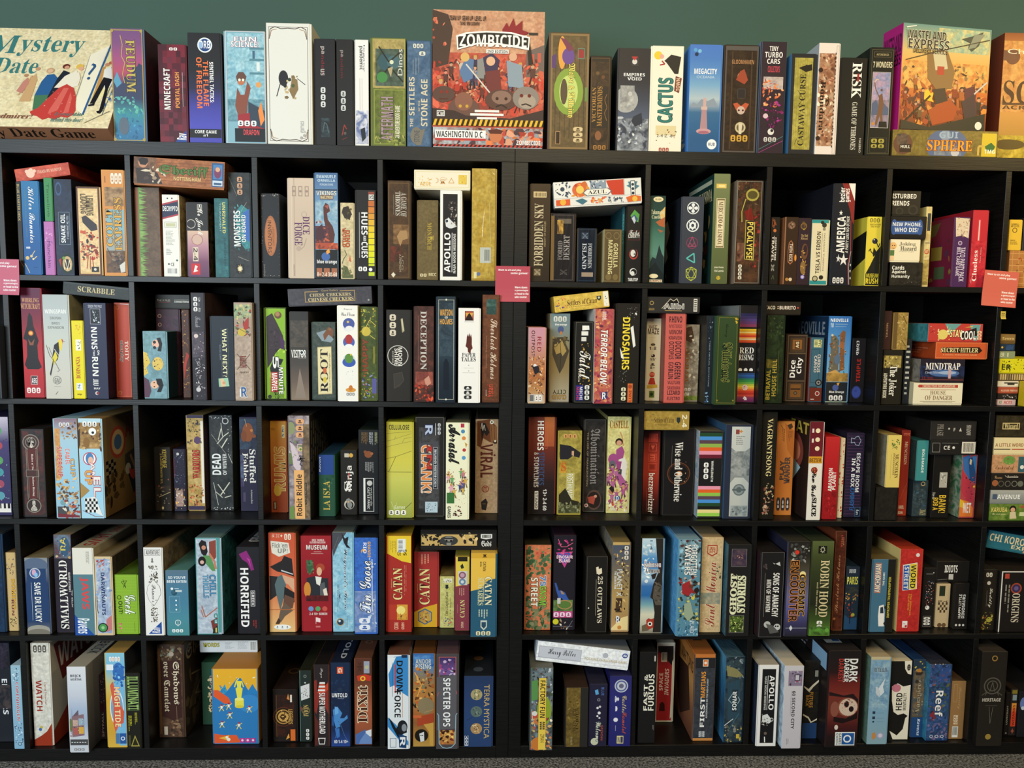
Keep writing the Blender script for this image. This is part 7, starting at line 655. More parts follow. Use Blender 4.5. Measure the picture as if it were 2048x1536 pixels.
-130.31,-1.97,3.86,5.58,26.56,29.00,0.0,0.0,0||white box with doll-house drawing above dark road strip, row five, cubby one|51|d4d6dc 7a7c80 a8a090|>g 8a8880 6a6864 3c3c40;>s 40 50 98 96 14 12 6a5a44 3c3834 8a7450;^t 20 40 80 70 1 h 4a4a4c BRICK;g dcdce0 d4d8e0 c8ccd8 a8b8d0 a0b0c8 c8ccd4 c8ccd4;t 14 9 74 12 0 h 2c2c34 BRICK;t 16 13.4 76 16 0 h 2c2c34 MORTAR;t 42 12 48 13.2 0 h 2c2c34 &;p 6a5864 14 48 16 58 50 50 52 60 14 62;p 8a6c74 12 58 80 55 80 80 12 82;r 18 62 46 69 c8a898;r 50 60 78 68 98b0c0;r 18 71 46 79 b0605c;r 50 70 78 78 d8a848;o 6 68 8 8 6a7c4c;s 16 60 78 78 26 5 4a3c48 e8dcc8 8a4a48 6a7c88;r 0 84.6 98 91.4 4a4a4c;H2 6 87.6 94 88.4 6 f0f0ec;K 20 95 80 98 3 8a8c90/d4d6dc;s 4 70 12 82 5 6 8a5a3c
-124.69,5.00,3.86,1.78,20.58,22.00,0.0,0.0,0||dark dragon-head picture box recessed behind white one, row five, cubby one|51|3a2a34 2a2028|m 3c2c38 2c2430 0 0 98 98;s 10 4 98 44 20 16 a88c74 6a3c40 c8a888 3a2430;m 6a2028 3a1c28 0 44 98 56;t 30 58 64 96 2 h b8a898 SPYFALL
-120.55,0.57,3.86,5.95,29.59,27.00,0.0,0.0,0||sunny yellow and blue swirl box with wavy red title, row five, cubby one|51|c8a838 3a3c44:2c3038 b08a48|g 8ac4d8 78b8dc c8c078 d8a83c d8a83c d0a038 d8b048;p 7ab8dc 40 16 98 30 98 98 60 98 40 80 30 50 46 30;K 20 4 80 9 4 f0f0f0/d8905c;o 66 20 30 10 3a70b8;s 40 12 96 36 12 14 4a98d0 2c5ca8 8ac8e8;o 52 58 36 20 e8f0f4;o 52 58 32 17 78a8c8;p d86048 20 34 34 30 70 54 90 62 84 74 60 76 40 84 30 74 34 56;t 40 36 70 78 1 h f4e0a8/c84838 HIGH TIDE;r 40 85 60 96 4a78a8;r 62 85 96 96 2c5a9c;c 78 90.5 11 f4f4f4;c 78 90.5 7 2c5a9c;r 4 12 40 18 e8ecf0
-114.17,-0.18,3.86,4.22,23.67,20.00,0.0,0.0,0||black box with green framed vertical word and yellow lines, row five, cubby one|51|201f1a 1a1914|r 6 4 94 49 14140f;t 12 5 90 48 1 h 9ab86c/2c3c20 ILLUMINATI;f 6 4 94 49 2 7a9c58;B2 12 56 40 78 3 c8c030;B2 60 52 80 74 3 c8c030;p a89c48 56 82 90 97 24 97;p 2a2818 56 85 80 95.6 34 95.6;r 8 82 24 96 4a4828
-107.37,5.79,3.86,8.11,29.71,27.00,0.0,0.0,0||brown medieval box with pale gothic two-line title, row five, cubby two|52|4a3428 2a2420 5a4834|>t 6 4 96 24 0 k 8a8068 Shadows;>s 4 30 96 94 20 12 3c3a34 4a4438;>l 6a6450 2 20 40 60 50 30 66 70 80;m 5c4434 3c2c24 2 2 96 98;s 4 2 96 18 20 14 6a5c48 8a7458 3c3028 7a8478;c 56 10 10 a89c8c;p 3c2420 10 18 90 16 92 78 60 82 14 76;t 56 18 86 64 1 k e0d0b4/1c120f Shadows;t 24 18 48 72 1 k d8c8ac/1c120f over Camelot;l 8a7460 1.4 72 66 72 80;s 50 80 92 98 16 13 6a4c38 8a6c50 3c2c24;r 20 88 34 97 c8bca8;r 4 4 12 96 6a4c34
-96.81,13.00,3.86,5.36,20.62,14.00,0.0,0.0,0||green recessed box with cream ragged lettering, row five, cubby two|52|284a38 1f3c2c|s 40 22 80 80 22 16 c8b48c d8c89c;t 52 22 84 78 1 h 6a3424/d8c89c PAVIA
-89.73,2.00,3.86,13.90,23.82,27.00,0.0,0.0,0||yellow and blue cartoon mountain box with golden trophy, row five, cubby two|52|2f7ab8 c88830 c8842c|r 0 0 98 34 e8b030;p 3a9ac8 10 34 20 26 26 20 34 34;p 2c7ab8 22 36 54 12 62 12 86 36;p 2c80c0 70 36 88 20 98 30 98 40;s 12 22 30 34 5 7 2f8ac0;r 0 33 98 88 2f7ab8;o 80 46 24 12 3a88c8;p e05c30 0 28 10 28 34 38 40 46 24 46 0 36;p e05c30 0 86 20 88 50 88 60 98 0 99;p e8b840 10 92 34 88 30 95;c 32 94 4 f0e8dc;c 28 91 3 f0e8dc;p e8dc50 52 16 64 16 62 24 66 26 62 40 54 40 50 26 54 24;l e8dc50 2.6 48 24 52 16 58 12;l e8dc50 2.6 68 24 64 16;r 48 40 68 50 e8dc50;o 58 40 10 2 f0e880;o 58 50 10 2 d8c840;s 6 4 96 20 7 4 f0f0ec;P 18 50;P 34 48;P 80 52;P 18 72;P 56 74;P 36 60;r 58 92 68 98 c83890;r 70 92 80 98 c83890;r 82 92 92 98 c83890;c 63 95 2.6 f0d8e8;c 75 95 2.6 f0d8e8;c 87 95 2.6 f0d8e8
-97.17,13.00,27.71,18.06,3.94,24.50,0.0,0.0,0||white box with yellow lettering and barcode lying on top, row five, cubby two|52|e8ecee d8d8d4 c8c8c0|t 6 20 34 56 0 h c8bc28/3a3818 WORDS;B 44 16 60 80 6 b8bcc0;B 66 10 84 80 6 b8bcc0;r 86 6 99 94 f4f4f0;J 88 12 98 84 9 2a2a2a
-71.87,3.01,3.86,7.61,16.75,24.00,0.0,0.0,0||small black box with golden maze-temple emblem, row five, cubby three|53|201a18 181412 2c201c|^c 50 50 26 5a4028;^c 50 50 18 2c201c;m 3c2018 201a18 10 10 90 90;c 44 52 44 5a2c1c;c 44 52 40 2a1a14;c 44 52 33 b08844;c 44 52 28 3a2418;c 44 52 22 c89c50;c 44 52 13 4a3018;s 28 40 60 62 12 6 d8b068 4a3018;l 8a6c48 1 16 10 16 90;t 66 38 84 66 1 h c89c50/3a2414 LEGENDS;p d88840 60 18 66 8 72 20;r 74 10 82 24 d8d0c4;r 74 76 94 98 d86c2c;p e0a048 54 96 66 84 70 92
-63.64,2.93,3.86,3.49,22.78,22.00,0.0,0.0,0||slim dark green box with white and gold patches, row five, cubby three|53|26302c 4a6460 26281c|r 0 0 6 99 5a7c78;c 52 8 14 8a9088;c 52 8 9 26302c;c 52 17 8 c8ccc8;p d8d8d8 10 22 92 18 92 38 14 42;s 16 22 90 38 10 10 8a8480 a8a8a8 4a4a48;c 56 56 38 8a7440;c 56 56 32 2c3028;t 34 48 80 64 2 s c8ac68 IVION;p a83c38 10 52 20 50 16 58;r 50 82 86 98 1f2420;K 56 82 84 98 3 f0f0ec/26302c
-58.59,0.12,3.86,4.57,25.97,29.00,0.0,0.0,0||black and crimson box with condensed white vertical title, row five, cubby three|53|2c2426 a86848:7a3028 201c1c|p 8a3028 0 20 14 18 60 34 98 20 98 60 40 38 14 60 0 56;p 5a2824 0 60 30 70 20 98 0 98;p c84830 20 34 98 22 98 30 60 36;V2 26 21 76 32 5 e8e8e4 c04830 e8e8e4 c04830 e8e8e4;p 2c2426 20 20 40 20 24 33 20 33;p 2c2426 84 20 80 20 84 33;t 34 34 76 84 1 h f0ece8/3c1c18 SUPER MOTHERLOAD;t 40 4 62 16 1 c c8c0bc Saga;p e8e4e0 24 89 76 89 70 97 30 97;p 2c2426 30 90 70 90 66 96 34 96
-53.65,0.25,3.86,5.98,26.49,29.00,0.0,0.0,0||navy night-blue box with pixelated blue figure, row five, cubby three|53|1c2840 161f34 1c2438|^t 40 10 70 90 1 h c8ccd4 UNTOLD;g 1c2c48 1c2c48 1a2844 1c2c4c 1c2c50 2a4890;s 4 20 94 50 14 12 24385c 1c3050;r 34 5 66 13 e05c30;t 40 6.4 60 11.6 1 h f0e0d0 G;t 6 36 88 41 0 h f4f4f4 UNTOLD;l c8ccd8 1 36 42.4 70 42.4;c 50 32 13 24344c;p 4a88c8 10 56 34 52 60 60 40 70 50 76 26 78 14 68;p 6aa8e0 20 52 38 53 40 60 22 62;p 4a88c8 40 66 70 66 86 62 90 66 66 70 44 74;p 3a70b8 20 78 44 78 46 88 30 90;p 2c5898 6 64 16 62 14 76 4 74;l 5a88b8 1.4 46 70 70 86 96 96;l 5a88b8 1.4 20 90 40 80;t 16 92 90 96 0 h f0f4f8 60 1-4 10+
-46.74,1.10,3.86,5.33,27.36,29.00,0.0,0.0,0||warm brown gradient box with white curly outlined letters, row five, cubby three|53|8a4a30 5a4c3c:3a3428 6a4434|^c 50 60 24 8a6c58;^c 50 60 16 6a4434;g 5a3428 5a3428 8a4a30 a85c40 9a5438 6a3c30;r 52 3 86 17 9aa0b0;c 70 10 12 b8b890;t 14 4 42 15 2 e 3a2820 ✽;p c83c28 8 20 60 18 96 20 92 26 60 25 16 26;c 46 23 16 e8c840;c 46 23 9 c83c28;t 14 31 74 74 2 s 4a281c/f4e4c4 DiXit;p 4a6aa8 0 88 60 82 60 86 20 99 0 99;p d8e0e8 60 84 96 82 96 90 66 92;p 6a8ac0 30 94 60 86 98 92 98 99 20 99
-36.38,-1.40,3.86,6.69,29.62,27.00,0.0,0.0,0||white and blue racing box with black and red slanted title, row five, cubby four|54|dfe5ea c8ccd0 6a4434|p 3a88c8 0 12 30 2 98 0 98 44 70 40 30 32 10 34;p e8ecee 0 4 40 2 20 12 0 22;r 66 0 92 3 1c2c48;l c83838 5 36 10 36 40;t 42 6 72 38 1 h 1a1c20 DOWN;t 32 38 62 66 1 h 1a1c20 FORCE;l 3a3c40 1.6 22 8 22 44;l d89048 2.4 70 40 70 66;p 3a88c8 0 66 40 74 98 92 98 96 60 92 0 76;p 16181c 4 66 20 70 40 78 60 70 86 74 92 82 70 84 50 88 20 76;o 70 76 24 7 1f2226;o 78 77 12 4 8a9098;f 10 88 40 98 2 5a6a88;p 1c3c68 52 84 90 86 88 99 54 98;t 58 87 84 97 1 h e8ecf0 R
-28.94,-0.05,3.86,6.75,29.45,29.00,0.0,0.0,0||fiery orange fantasy box with silver title on blue sky, row five, cubby four|54|a06830 7a4c28 6a4020|g 3a6aa8 4a80b8 8a7860 a87840 b87c40 a86838 8a5c34 a87838 b89048;m 5a90c8 3060a8 0 2 98 14;t 12 6 86 11 0 h c8ccd0/4a4c50 ANDOR;t 12 11.4 86 16.4 0 h d8dcdc/4a4c50 RISING;s 0 16 98 62 50 14 d88838 a85c2c 6a4028 e0b060 c8602c 8a8460 3c2c20;l e8a048 5 8 20 40 34 20 46;o 60 56 40 9 8a7a5c;p a84428 20 68 98 64 98 74 20 78;r 0 66 40 69 c86838;c 40 88 32 1c1812;p c89c48 50 76 98 74 98 99 80 99 76 84;p d8dcdc 30 86 52 84 54 94 36 95;c 38 88 3 1c1812;c 46 88 3 1c1812;l c89848 2 54 63 98 60
-21.85,-1.56,3.86,6.84,29.96,27.00,0.0,0.0,0||grey armoured-frame box with white vertical techno title, row five, cubby four|54|4a464a 3a3638 5a4448|^t 30 10 76 60 1 h c8c4c8 OPS;f 12 3 92 40 2.4 c85c60;g3 16 4 88 22 3c2c60 7a5a98;s 18 6 86 20 16 12 5a4080 8a70b8 2a2038 c8b0d0 a04878;p 5c5a60 2 24 94 22 94 78 2 80;t 32 25 66 76 1 h f0f2f4/2c2a30 SPECTER OPS;g3 16 80 88 95 d8a858 a86838;s 18 80 86 94 16 13 c87838 5a2820 e0b868 7a3428 3a2018;l a8d8e8 2.4 4 62 12 64 14 94 30 98 50 99 72 98 90 94 92 64 98 62;l c85c60 2.4 12 40 4 44;l c85c60 2.4 92 38 97 42;s 60 16 86 22 5 8 c8c8d8
-13.52,-0.42,3.86,8.86,22.48,27.00,0.0,0.0,0||navy box with three round medallions and thin gold title, row five, cubby four|54|2a3c64 1f2c4a 20242a|^c 50 30 18 5a5434;^c 50 56 18 6a4c30;^c 50 84 18 4a5058;g 26385c 2a406c 2a4470 28406a;c 45 26 21 a89c70;s 34 20 56 32 12 6 c8bc98 5a6858 8a8458;c 45 26 5 d8ccA0;c 45 50 21 5a6c68;s 34 45 56 56 12 6 7a8a80 3c4c50;c 45 74 21 a8885c;s 34 69 56 80 12 6 c8a878 6a5440 e0c8a0;t 72 12 92 88 1 n c8ac70 TERRA MYSTICA;r 3 84 16 98 e8ecf0;K 4 84 15 98 3 2a3c64/e8ecf0;l 1f2c50 1.4 10 62 30 58
6.41,-2.50,3.86,6.86,26.00,29.00,0.0,0.0,0||cluttered machine picture box with yellow title strip, row five, cubby five|55|5a6460 4a4c48:2c302e 5a584c|m 7a8890 3a4448 0 0 98 98;s 0 0 98 60 46 12 3a4848 8aa0a8 5a4038 c8ccd0 4a5c44 2c3438;p 5a9050 0 16 28 14 30 38 0 40;o 60 52 34 18 8aa030;c 12 57 20 c0503c;c 16 55 12 d8dcd8;l e8e8e4 2.4 2 50 6 62 20 72;s 0 60 98 99 50 14 c87848 d8b070 8a7a58 e8a858 5a4a3c c83c50 e8dcc8;o 30 92 30 8 c87838;r 34 12 68 99 e8c850;t 40 15 64 60 1 h 1c1c1c FACTORY FUN;K 40 65 64 75 4 4a4030/e8c850;t 44 80 62 90 1 n 4a4030 ZMAN
17.13,-1.05,3.86,7.07,19.01,27.00,0.0,0.0,0||dark box with dull gold embossed strip on left, row five, cubby five|55|2b2826 241f1c:3a2c24 3c2c24|g3 0 0 64 99 7a6430 6a5428;m 7c6632 5c4a24 0 0 64 99;s 10 10 56 60 16 9 8a7438 5a4820;t 30 34 44 74 2 s 4a3a1c WINTER;t 44 34 56 70 2 s 3a2c14 INDIES;t 20 82 30 96 2 n a89c70 artana;r 64 0 99 99 2b2926
24.45,-0.67,3.86,5.58,19.91,25.00,0.0,0.0,0||dark indigo box with blue logo and cream script near base, row five, cubby five|55|26243a 1c1a2c 2c2a3c|p 5aa8d8 26 10 44 8 50 16 32 17;t 64 5 80 18 1 h 4a68a8 BLUE;c 50 25 9 8a8c90;c 50 25 5 26243a;c 44 38 7 e8e8ec;c 58 36 7 c8c8d0;c 54 46 9 e8e8ec;c 44 51 6 e8e8ec;c 56 54 6 c8c8d0;c 30 92 22 c8ccb0;t 36 60 66 92 1 c e8ecd8/26243a Welcome;t 66 66 78 90 1 h a84838 MOON;s 4 4 96 98 12 2.4 6a6c88
30.70,-0.63,3.86,6.65,22.42,25.00,0.0,0.0,0||royal blue box with knight coin and slanted metallic title, row five, cubby five|55|2c2c70 20205a 26264c|g 2c2c68 2e3078 2a2c70 26286a;c 50 14 33 c8ccd8;c 50 14 28 5a6aa0;c 50 14 21 c8ccd8;c 50 14 12 6a6c88;t 56 28 78 52 1 c d8c8a0/1c1c50 Castles;t 58 52 80 82 1 c c85c48/1c1c50 Camelot;t 20 28 40 50 1 e e8e8f0 ♟☗;c 26 62 11 e8e8f0;l c8c8e0 1.6 26 70 26 78;r 34 85 66 96 e8dc98;t 36 86 50 95 0 h 26285c W;r 52 86 64 95 3a3c60
8.05,1.00,30.53,28.43,6.28,25.00,-6.9,0.0,0||white wide box with grey brick print lying slanted on top, row five, cubby five|55|f6fafc d8dce4 8a8c90|m f8fbfd eceff6 0 0 100 100;L2 0 60 100 96 2 c8ccd8;r 2 24 48 86 c8ccd8;f 2 24 48 86 .6 a8acb8;t 12 32 42 78 0 c 26242a Harry Potter;t 52 58 98 72 0 h c8b890 POTIONS CHALLENGE GAME;o 74 38 3 14 b8bcc8;o 95 28 3 13 2c4c98;t 93 22 97 34 0 h f0f0f4 S
39.94,1.00,3.86,5.33,29.17,14.00,0.0,0.0,0||matte black box with white condensed vertical words, row five, cubby six|56|1b1a1b 151415|t 24 24 48 64 2 h f0ecdc FAST &;t 52 24 88 64 2 h f0ecdc FURIOUS;r 84 4 92 10 c8c4bc;B2 84 80 94 86 2 8a8880
47.95,13.00,3.86,5.94,26.75,24.50,0.0,0.0,0||red box with barcode and pixel-edged cream border, set back, row five, cubby six|56|d8d0bc a89c84|r 6 4 94 98 a8282c;p 1f1a1a 6 4 96 4 98 30 70 24 30 14 6 10;r 26 12 60 24 ded8c8;J 30 13 58 22 10 26241f;t 18 38 40 60 2 h f0dcd0 SPACE;t 50 32 74 66 2 i f0dcd0 INVADERS;t 22 74 56 86 0 e 3a1414 ☗;p d8d0bc 90 24 98 20 98 92 86 96 90 60
57.02,2.12,3.86,6.71,27.95,29.00,0.0,0.0,0||dark slate box with orange cap and two-tone vertical title, row five, cubby six|56|3a3d44 b87038 b86c34|<g a86830 c89050 8a5838 6a4030;<p 3a241c 40 30 80 24 90 70 50 96 30 60;<t 50 10 98 24 0 h 3a241c MARTIANS;^r 30 36 76 66 3a3430;^t 36 40 70 62 0 h c8b8a0 GIANT;r 0 0 98 4 c87838;r 0 4 98 16 26262a;r 0 97 98 100 c88848;r 38 6 64 14 e8e0d0;r 41 6.6 61 13.4 e07838;c 51 10 7 f0e8dc;m 3c4048 32353c 0 16 98 97;t 32 20 54 50 2 h e89838 MARTIANS;t 32 50 54 84 2 h f0f0ee FIRST;t 60 28 68 74 2 h c8ccd0 ADVENTURES ON THE RED PLANET;K 28 89 58 96 3 c8ccd0/3a3d44
66.57,0.97,3.86,5.98,27.63,28.00,0.0,0.0,0|S|glossy blue-black submarine box with white framed title, row five, cubby six|56|20303c 3a7098 4a6878|<g 6ab0d8 3a80b0 2c5070 4a90c0;m 20303c 3a4c54 0 0 98 98;s 0 0 98 24 26 14 8a9aa0 3c4c50 1c242c 5a6468;p 8a8458 2 10 60 14 98 22 60 24 10 22;p 2c4858 10 30 80 26 90 70 20 74;l a8bcc8 3 20 50 50 40 84 50 60 58 20 50;p 20303c 40 38 72 38 70 64 42 64;t 42 40 66 62 2 h f0f4f6/1c2c38 SONAR;l d8dce0 4 2 80 50 72;l 3c6880 4 30 84 80 66;s 4 80 98 99 20 13 5a5c50 26302c 8a8c88 c8b050;r 70 90 88 95 c8b040
75.85,-1.17,3.86,6.38,26.04,28.00,0.0,0.0,0||white-framed black box with upright title and floating astronaut, row five, cubby seven|57|eceae8 1f2c40:3a3c44 b0aaa0|r 16 5 86 96 1c1b1e;t 54 13 80 55 1 h f4f4f2 APOLLO;l f4f4f2 2.4 46 13 46 55;t 30 14 40 55 1 h d0d0cc NASA MOON MISSIONS;p d8dcdc 24 62 50 60 70 66 78 68 60 72 40 70 24 70;c 72 67 10 d8d8d4;c 74 67 6 3a3c40;c 44 84 8 6a5c50;s 20 60 60 76 10 6 c8c4bc 8a8884;l f0f0ec 5 40 88 42 95
83.49,-2.42,3.86,5.93,26.31,29.00,0.0,0.0,0||pale lilac-white box with dark vertical title and purple photo, row five, cubby seven|57|c8c4cc d8ecf8:3a5a80 d0c8b8|g ccc8ce c8c4cc c4c0c8;r 22 6 98 24 8a7c94;s 22 6 98 24 12 10 a04858 6a6484 b8a8b8 3c3444;r 56 10 84 18 3a3444;r 60 11 80 17 c8c4d0;t 46 30 64 76 1 h 1f1c24 60 SECOND CITY;l 6a6670 1 40 30 40 60;B2 26 88 40 96 2 8a8690
92.06,3.00,3.86,4.92,25.26,27.00,0.0,0.0,0||black lightning-crack box with orange metallic word, blue base, row five, cubby seven|57|1c1a1a 1a1816:2a2826 1a1816|r 0 80 98 100 24406c;m 26221c 1c1a1a 0 0 98 78;t 16 44 36 58 1 h b07c34/2c1c0c BACK;t 38 40 64 60 1 h b07c34/2c1c0c FUTURE;p d8ccb4 0 32 30 36 60 30 98 24 98 27 64 33 36 40 0 34;p d8ccb4 0 68 40 72 60 78 98 74 98 76 56 80 36 74 0 70;r 70 12 92 20 8a8880
97.02,-2.00,3.86,10.05,30.76,29.00,0.0,0.0,0||wide black and red box with pale skull face, row five, cubby seven|57|2a1c1c 1f1818 2c2828|<r 60 4 96 22 8ab0d0;<B 10 10 50 30 4 8a8c90;^r 14 30 66 80 c8c8c0;^r 40 34 64 76 2c5088;^c 52 54 8 e8e8e8;g 1f1a1a 221c1c 2c1a1a 6a2420 7a3028 6a3428 6a2c24 4a1c1c 26181a 1c1616;t 64 8 90 32 1 h f0eeea/3c3838 DARK;t 46 8 62 32 1 h f0eeea/3c3838 DARKER;t 28 8 44 32 1 h b03c34 DARKEST;p 26181a 2 42 50 46 80 44 97 50 97 54 60 48 2 46;p 201414 20 68 60 70 97 62 97 70 50 75 20 73;o 64 58 34 10 8a4c3c;o 66 58 30 9 d0b8a4;o 60 55 8 3.4 241618;o 76 60 8 3 241618;s 44 50 92 66 20 5 c87860 8a3c34 e8d8c8 6a2c28;o 22 60 14 8 8a5040;o 30 79 6 2.6 d8ccc0;r 28 84 92 98 e8ece8;r 50 85 90 97 24589c;c 68 91 13 f4f4f4;c 68 91 8.6 24589c;t 30 85 38 97 1 h 3a3c44 QUEEN;t 40 85 48 97 1 h 3a3c44 GAMES
110.94,-0.43,3.86,6.45,28.09,27.00,0.0,0.0,0||pale blue sky box with winged horse drawing, row five, cubby eight|58|7aa0b8 6a8478:4a6458 b8a888|g 8aa8b8 7aa4c0 7aa8c8 84a8bc 88a8b4;r 0 0 98 3 c8b890;m 98b8c8 7098b8 2 4 96 60;t 14 12 86 17 0 s 1f2c38/b8ccd8 MYTHALIX;p d8e0e4 40 38 56 32 78 24 68 34 76 40 60 44 42 44;p c8d0d8 30 34 40 34 56 40 52 46 34 42;l b8c4cc 2 30 46 40 42;l b8c4cc 2 56 46 50 42;r 22 62 36 65 2c3848;l 5a7088 1 44 64 80 64;r 22 68 36 71 2c3848;l 5a7088 1 44 70 80 70;c 28 74 5 2c3848;l 5a7088 1 44 74 80 74;p c88848 26 87 40 86 46 92 34 95 24 92;c 68 90 16 b0a8c8;c 68 90 10 d8d0e0
118.78,1.71,3.86,6.39,25.78,28.00,0.0,0.0,0||black and white cow-patch box with pink spot, row five, cubby eight|58|1c1a18 2c2824 d8ccb0|p ece4d0 60 0 98 0 98 17 80 16 64 10;c 82 8 16 e0d8c4;p ece4d0 0 32 30 28 60 32 98 30 98 70 70 66 40 68 16 64 4 50;p ece4d0 80 72 98 68 98 99 20 99 0 88 40 94 70 86 76 78;o 24 34 24 5 c87888;t 26 40 58 62 2 h 1c1a18 HERD;t 64 40 80 62 2 h 1c1a18 MENTALITY;t 74 4 92 12 0 e 3a3430 ☻
126.57,3.30,3.86,3.90,25.43,27.00,0.0,0.0,0||ornate bronze and navy box squeezed between cow and coral boxes, row five, cubby eight|58|5a5444 26406a 24406a|r 0 0 98 22 2a3c50;s 10 2 90 14 8 16 c8b448 3a3c48;m 7a6448 4a5458 0 14 98 72;c 46 14 20 b87c38;p 3a2c20 10 16 84 16 60 20 20 20;c 30 28 16 3c3028;t 30 30 78 68 2 s b8a888/3c2c20 Vampire;s 6 22 94 72 20 12 8a7a60 3c3c3c a89878 5a4430;r 0 74 98 100 24487c;t 54 76 78 98 1 i e0e8ec Ravens
130.51,1.16,3.86,7.04,24.92,28.00,0.0,0.0,0|S|deep blue coral box with white word and turquoise side, row five, cubby eight|58|26406a 3a88a8:2a5070 3a3c4c|m 26406a 3a5c90 0 0 98 98;o 70 12 34 12 34508c;s 4 2 96 34 24 14 4a68a0 26385c 5a4c70 2c5064;s 4 26 96 66 30 13 3c5c44 26384c 6a7040 a0503c 2c4c50;p 8a3038 10 66 30 60 40 70 24 74;s 4 68 98 98 30 13 4a64a0 5a5c8c 26385c 7a6c90;t 34 34 72 68 1 h f6f6f6/1c2c48 Reef;c 24 94 8 c8d0e0;c 24 94 5 3a4c70;c 50 94 8 c8d0e0;c 50 94 5 3a4c70;c 76 94 8 c8d0e0;c 76 94 5 3a4c70
138.33,2.08,3.86,4.62,19.05,22.00,0.0,0.0,0||plain kraft cardboard box with barcode label, row five, cubby eight|58|9a7448 7a5a38:5a4430 5a4430|f 16 6 44 36 1.2 c8a878;t 48 10 74 48 1 c b89468 Sincerity;r 26 58 62 76 b08c60;t 28 59 42 75 1 h e8dcc8 LOT;t 44 59 58 75 1 h e8dcc8 BENT;r 22 78 66 97 e8e8e0;J 25 79 62 93 14 26241f
144.65,-1.86,3.86,8.05,30.35,27.00,0.0,0.0,0||black box with engraved omega symbol and thin dagger, row five, cut-off right cubby|59|26211c 1c1814 3c3630|c 52 7 12 a07c3c;c 52 7 8 26211c;c 50 36 36 5a544a;c 50 36 31 26211c;c 50 36 23 5a544a;c 50 36 19 26211c;l 5a544a 3 8 46 30 42 22 46;l 5a544a 3 92 46 70 42 78 46;l 5a544a 3 40 42 50 32 60 42;t 12 49 88 52.6 0 h c8c0b0 HERITAGE;l 5a544a 1.4 26 57 74 57;l 6a6458 1.8 42 58 50 76 58 58;c 46 90 12 a0843c
157.27,3.82,3.86,1.30,14.21,22.00,0.0,0.0,0||narrow black box with pale vertical word, set back, row five, cut-off right cubby|59|1f1c1a 171412|t 30 30 70 74 2 h a8a090 LOVECRAFT;c 50 94 24 8a8478
158.76,3.80,3.86,2.20,15.44,22.00,0.0,0.0,0||slim dark box with glowing orange-red vertical lettering, row five, cut-off right cubby|59|2c2420 201a18|r 8 2 90 10 8a7c30;r 20 12 86 24 8a9aa0;r 14 30 90 80 e04828;g3 14 30 90 50 e8a040 e85c34;t 36 34 72 78 2 h 5a1c14 WIZARDS;t 24 84 80 96 2 e a05040 ✦
161.00,3.00,3.86,10.63,14.98,22.00,0.0,0.0,0||dark box with small blue figure at frame corner, row five, cut-off right cubby|59|1f1e22 18171a|o 14 26 12 14 6a7cb8;c 12 36 6 c8d0e0'''.strip('\n').split('\n')

keys = set()
SIGN = ['t 8 8 74 15 0 h fff Want to sit and play', 't 44 17 94 24 0 h fff some games?', 't 56 56 92 62 0 h fff Wave down', 't 56 65 95 71 0 h fff a gameologist',
        't 56 74 96 80 0 h fff or head to the', 't 56 83 92 89 0 h fff sales counter.']
TAGT = ['t 15 20 85 40 0 h 3a3010 5', 'r 15 55 85 62 5a5020', 'r 15 72 85 79 5a5020']
for src in [split_cmds(l.split('|')[5]) for l in BOXES] + [SIGN, TAGT]:
    for cmd in src:
        k, c = face_of(cmd)
        if c.startswith('t '):
            a = c.split(' '); t = ' '.join(a[8:]); keys.add((a[6], t, 0.0))
            if '/' in a[7]: keys.add((a[6], t, .035))
prepare(sorted(keys))

# ---------------------------------------------------------------- the room
def structure(o): o['kind'] = 'structure'; return o
structure(solid('floor', -420, 420, -420, 46, -4, 0, CARPET))
structure(solid('wall_back', -420, 420, 40.5, 46, 0, 330, WALL))

DEPTH = 39.0
def shelving_unit(x0, x1, label, gaps):
    root = bpy.data.objects.new('shelving_unit', None); COL.objects.link(root); root.location = (x0 * CM, 0, 0)
    root['label'] = label; root['category'] = 'shelf'; root['group'] = 'black cube shelving units'
    Wd = x1 - x0; g = .03
    solid('side_panel', g, 3.8, 0, DEPTH, 0, 178.2, SHELF, root); solid('side_panel', Wd - 3.8, Wd - g, 0, DEPTH, 0, 178.2, SHELF, root)
    solid('top_panel', g, Wd - g, 0, DEPTH, 178.2, 182, SHELF, root); solid('bottom_panel', 3.8, Wd - 3.8, 0, DEPTH, 0, 3.8, SHELF, root)
    zs = [3.8, 39.0, 74.2, 109.4, 144.6]; xs = [3.8, 0, 0, 0, 0, Wd - 3.8]
    for z in (37.4, 72.6, 107.8, 143.0): solid('shelf_board', 3.8, Wd - 3.8, 0, DEPTH, z, z + 1.6, SHELF, root)
    cen = [x - x0 for x in ((-143.8, -108.6, -73.4, -38.2) if x0 < 0 else (38.2, 73.4, 108.6, 143.8))]
    for z in zs:
        for c in cen: solid('divider', c - .8, c + .8, .03, DEPTH, z, z + 33.6, SHELF, root)
    edges = [3.8] + [v for c in cen for v in (c - .8, c + .8)] + [Wd - 3.8]
    for ri, z in enumerate(zs):
        for ci in range(5):
            a, b_ = edges[2 * ci], edges[2 * ci + 1]
            if (ri, ci) in gaps:
                p = gaps[(ri, ci)]; solid('back_panel', a + (b_ - a) * p, b_, 38.2, 38.8, z, z + 33.6, BACK, root)
            else: solid('back_panel', a, b_, 38.2, 38.8, z, z + 33.6, BACK, root)
    return root
shelving_unit(-182, 0, 'black-brown cube shelving unit standing left of the centre seam', {})
shelving_unit(0, 182, 'black-brown cube shelving unit standing right of the centre seam', {(3, 0): .35, (4, 2): .28})

# ---------------------------------------------------------------- boxes
for n, l in enumerate(BOXES): game_box(l, 11 + n)

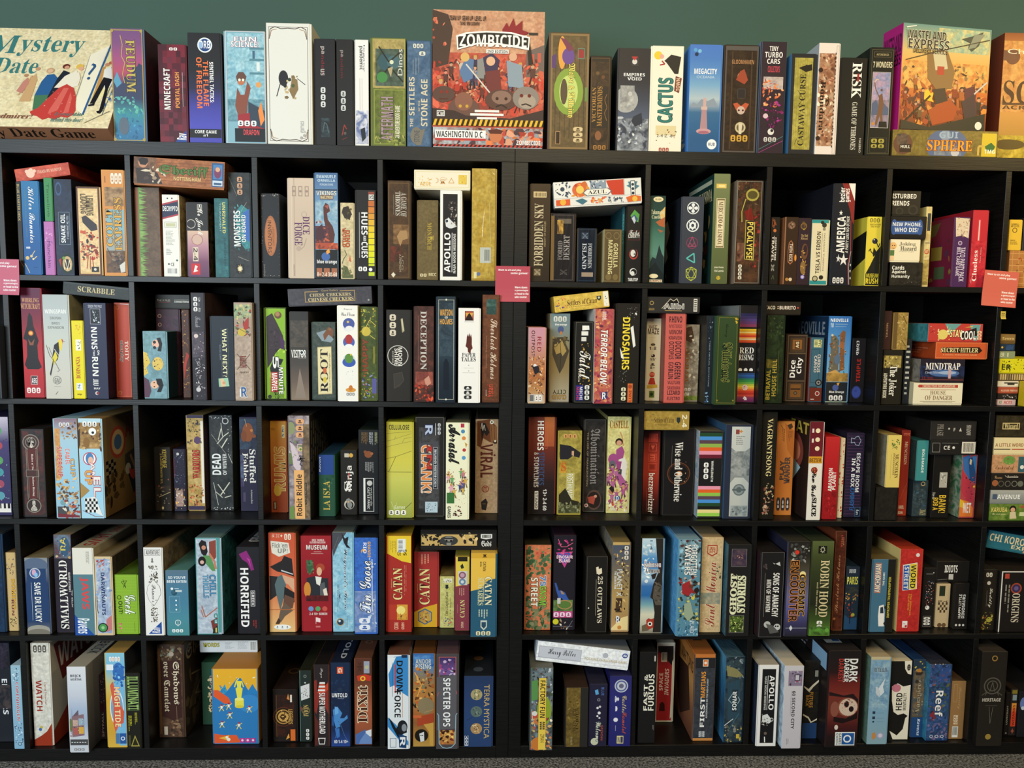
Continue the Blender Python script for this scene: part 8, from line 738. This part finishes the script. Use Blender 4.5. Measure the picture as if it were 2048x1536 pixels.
# ---------------------------------------------------------------- paper signs and tag on the shelf fronts
def sign(x0, z1, w, h, lean, label, cmds, name, ink, cat, grp, y=-.12):
    root = bpy.data.objects.new(name, None); COL.objects.link(root); root['label'] = label; root['category'] = cat
    if grp: root['group'] = grp
    mb = MB(); n = 8; vs = []; fs = []
    for k in (0, 1):
        for i in range(n + 1):
            t = i / n; yy = -.9 * max(0, t - .55) ** 2 * 2 - k * .03
            vs += [(0, yy, -h * t), (w, yy, -h * t)]
    m = 2 * (n + 1)
    for k in (0, m):
        for i in range(n): fs.append((k + 2 * i, k + 2 * i + 1, k + 2 * i + 3, k + 2 * i + 2))
    for i in range(n): fs.append((2 * i, 2 * i + 2, m + 2 * i + 2, m + 2 * i)); fs.append((2 * i + 1, 2 * i + 3, m + 2 * i + 3, m + 2 * i + 1))
    fs += [(0, 1, m + 1, m), (2 * n, 2 * n + 1, m + 2 * n + 1, m + 2 * n)]
    mb.add(vs, fs, C(ink)); sh = mb.build('paper_sheet', CARD, root)
    art, let = MB(), []
    F = Face(lambda u, v, o: (u, -.9 * max(0, v / h - .55) ** 2 * 2 - .035 - o, -v), w, h, art, let, random.Random(3))
    for c in cmds: F.run(c)
    if art.v: art.build('printed_artwork', CARD, sh)
    for q in let: q.build('printed_lettering', CARD, sh)
    root.location = (x0 * CM, y * CM, z1 * CM); root.rotation_euler = (0, math.radians(lean), 0)
G = 'pink paper signs taped to the shelf fronts'
sign(-149.4, 149.0, 9.9, 10.0, 1, 'pink paper sign with white lettering cut off by the left photo edge', SIGN, 'paper_sign', 'c46078', 'sign', G)
sign(-5.26, 148.9, 10.0, 10.2, 0, 'pink paper sign with white lettering at the centre seam', SIGN, 'paper_sign', 'b84c5c', 'sign', G)
sign(138.4, 149.8, 10.4, 10.4, 4, 'pink paper sign with white lettering near the right photo edge', SIGN, 'paper_sign', 'd06858', 'sign', G)
sign(144.0, 137.7, 1.5, 2.3, 0, 'tiny yellow tag below the right-hand pink sign', TAGT, 'shelf_tag', 'd0b850', 'tag', None)
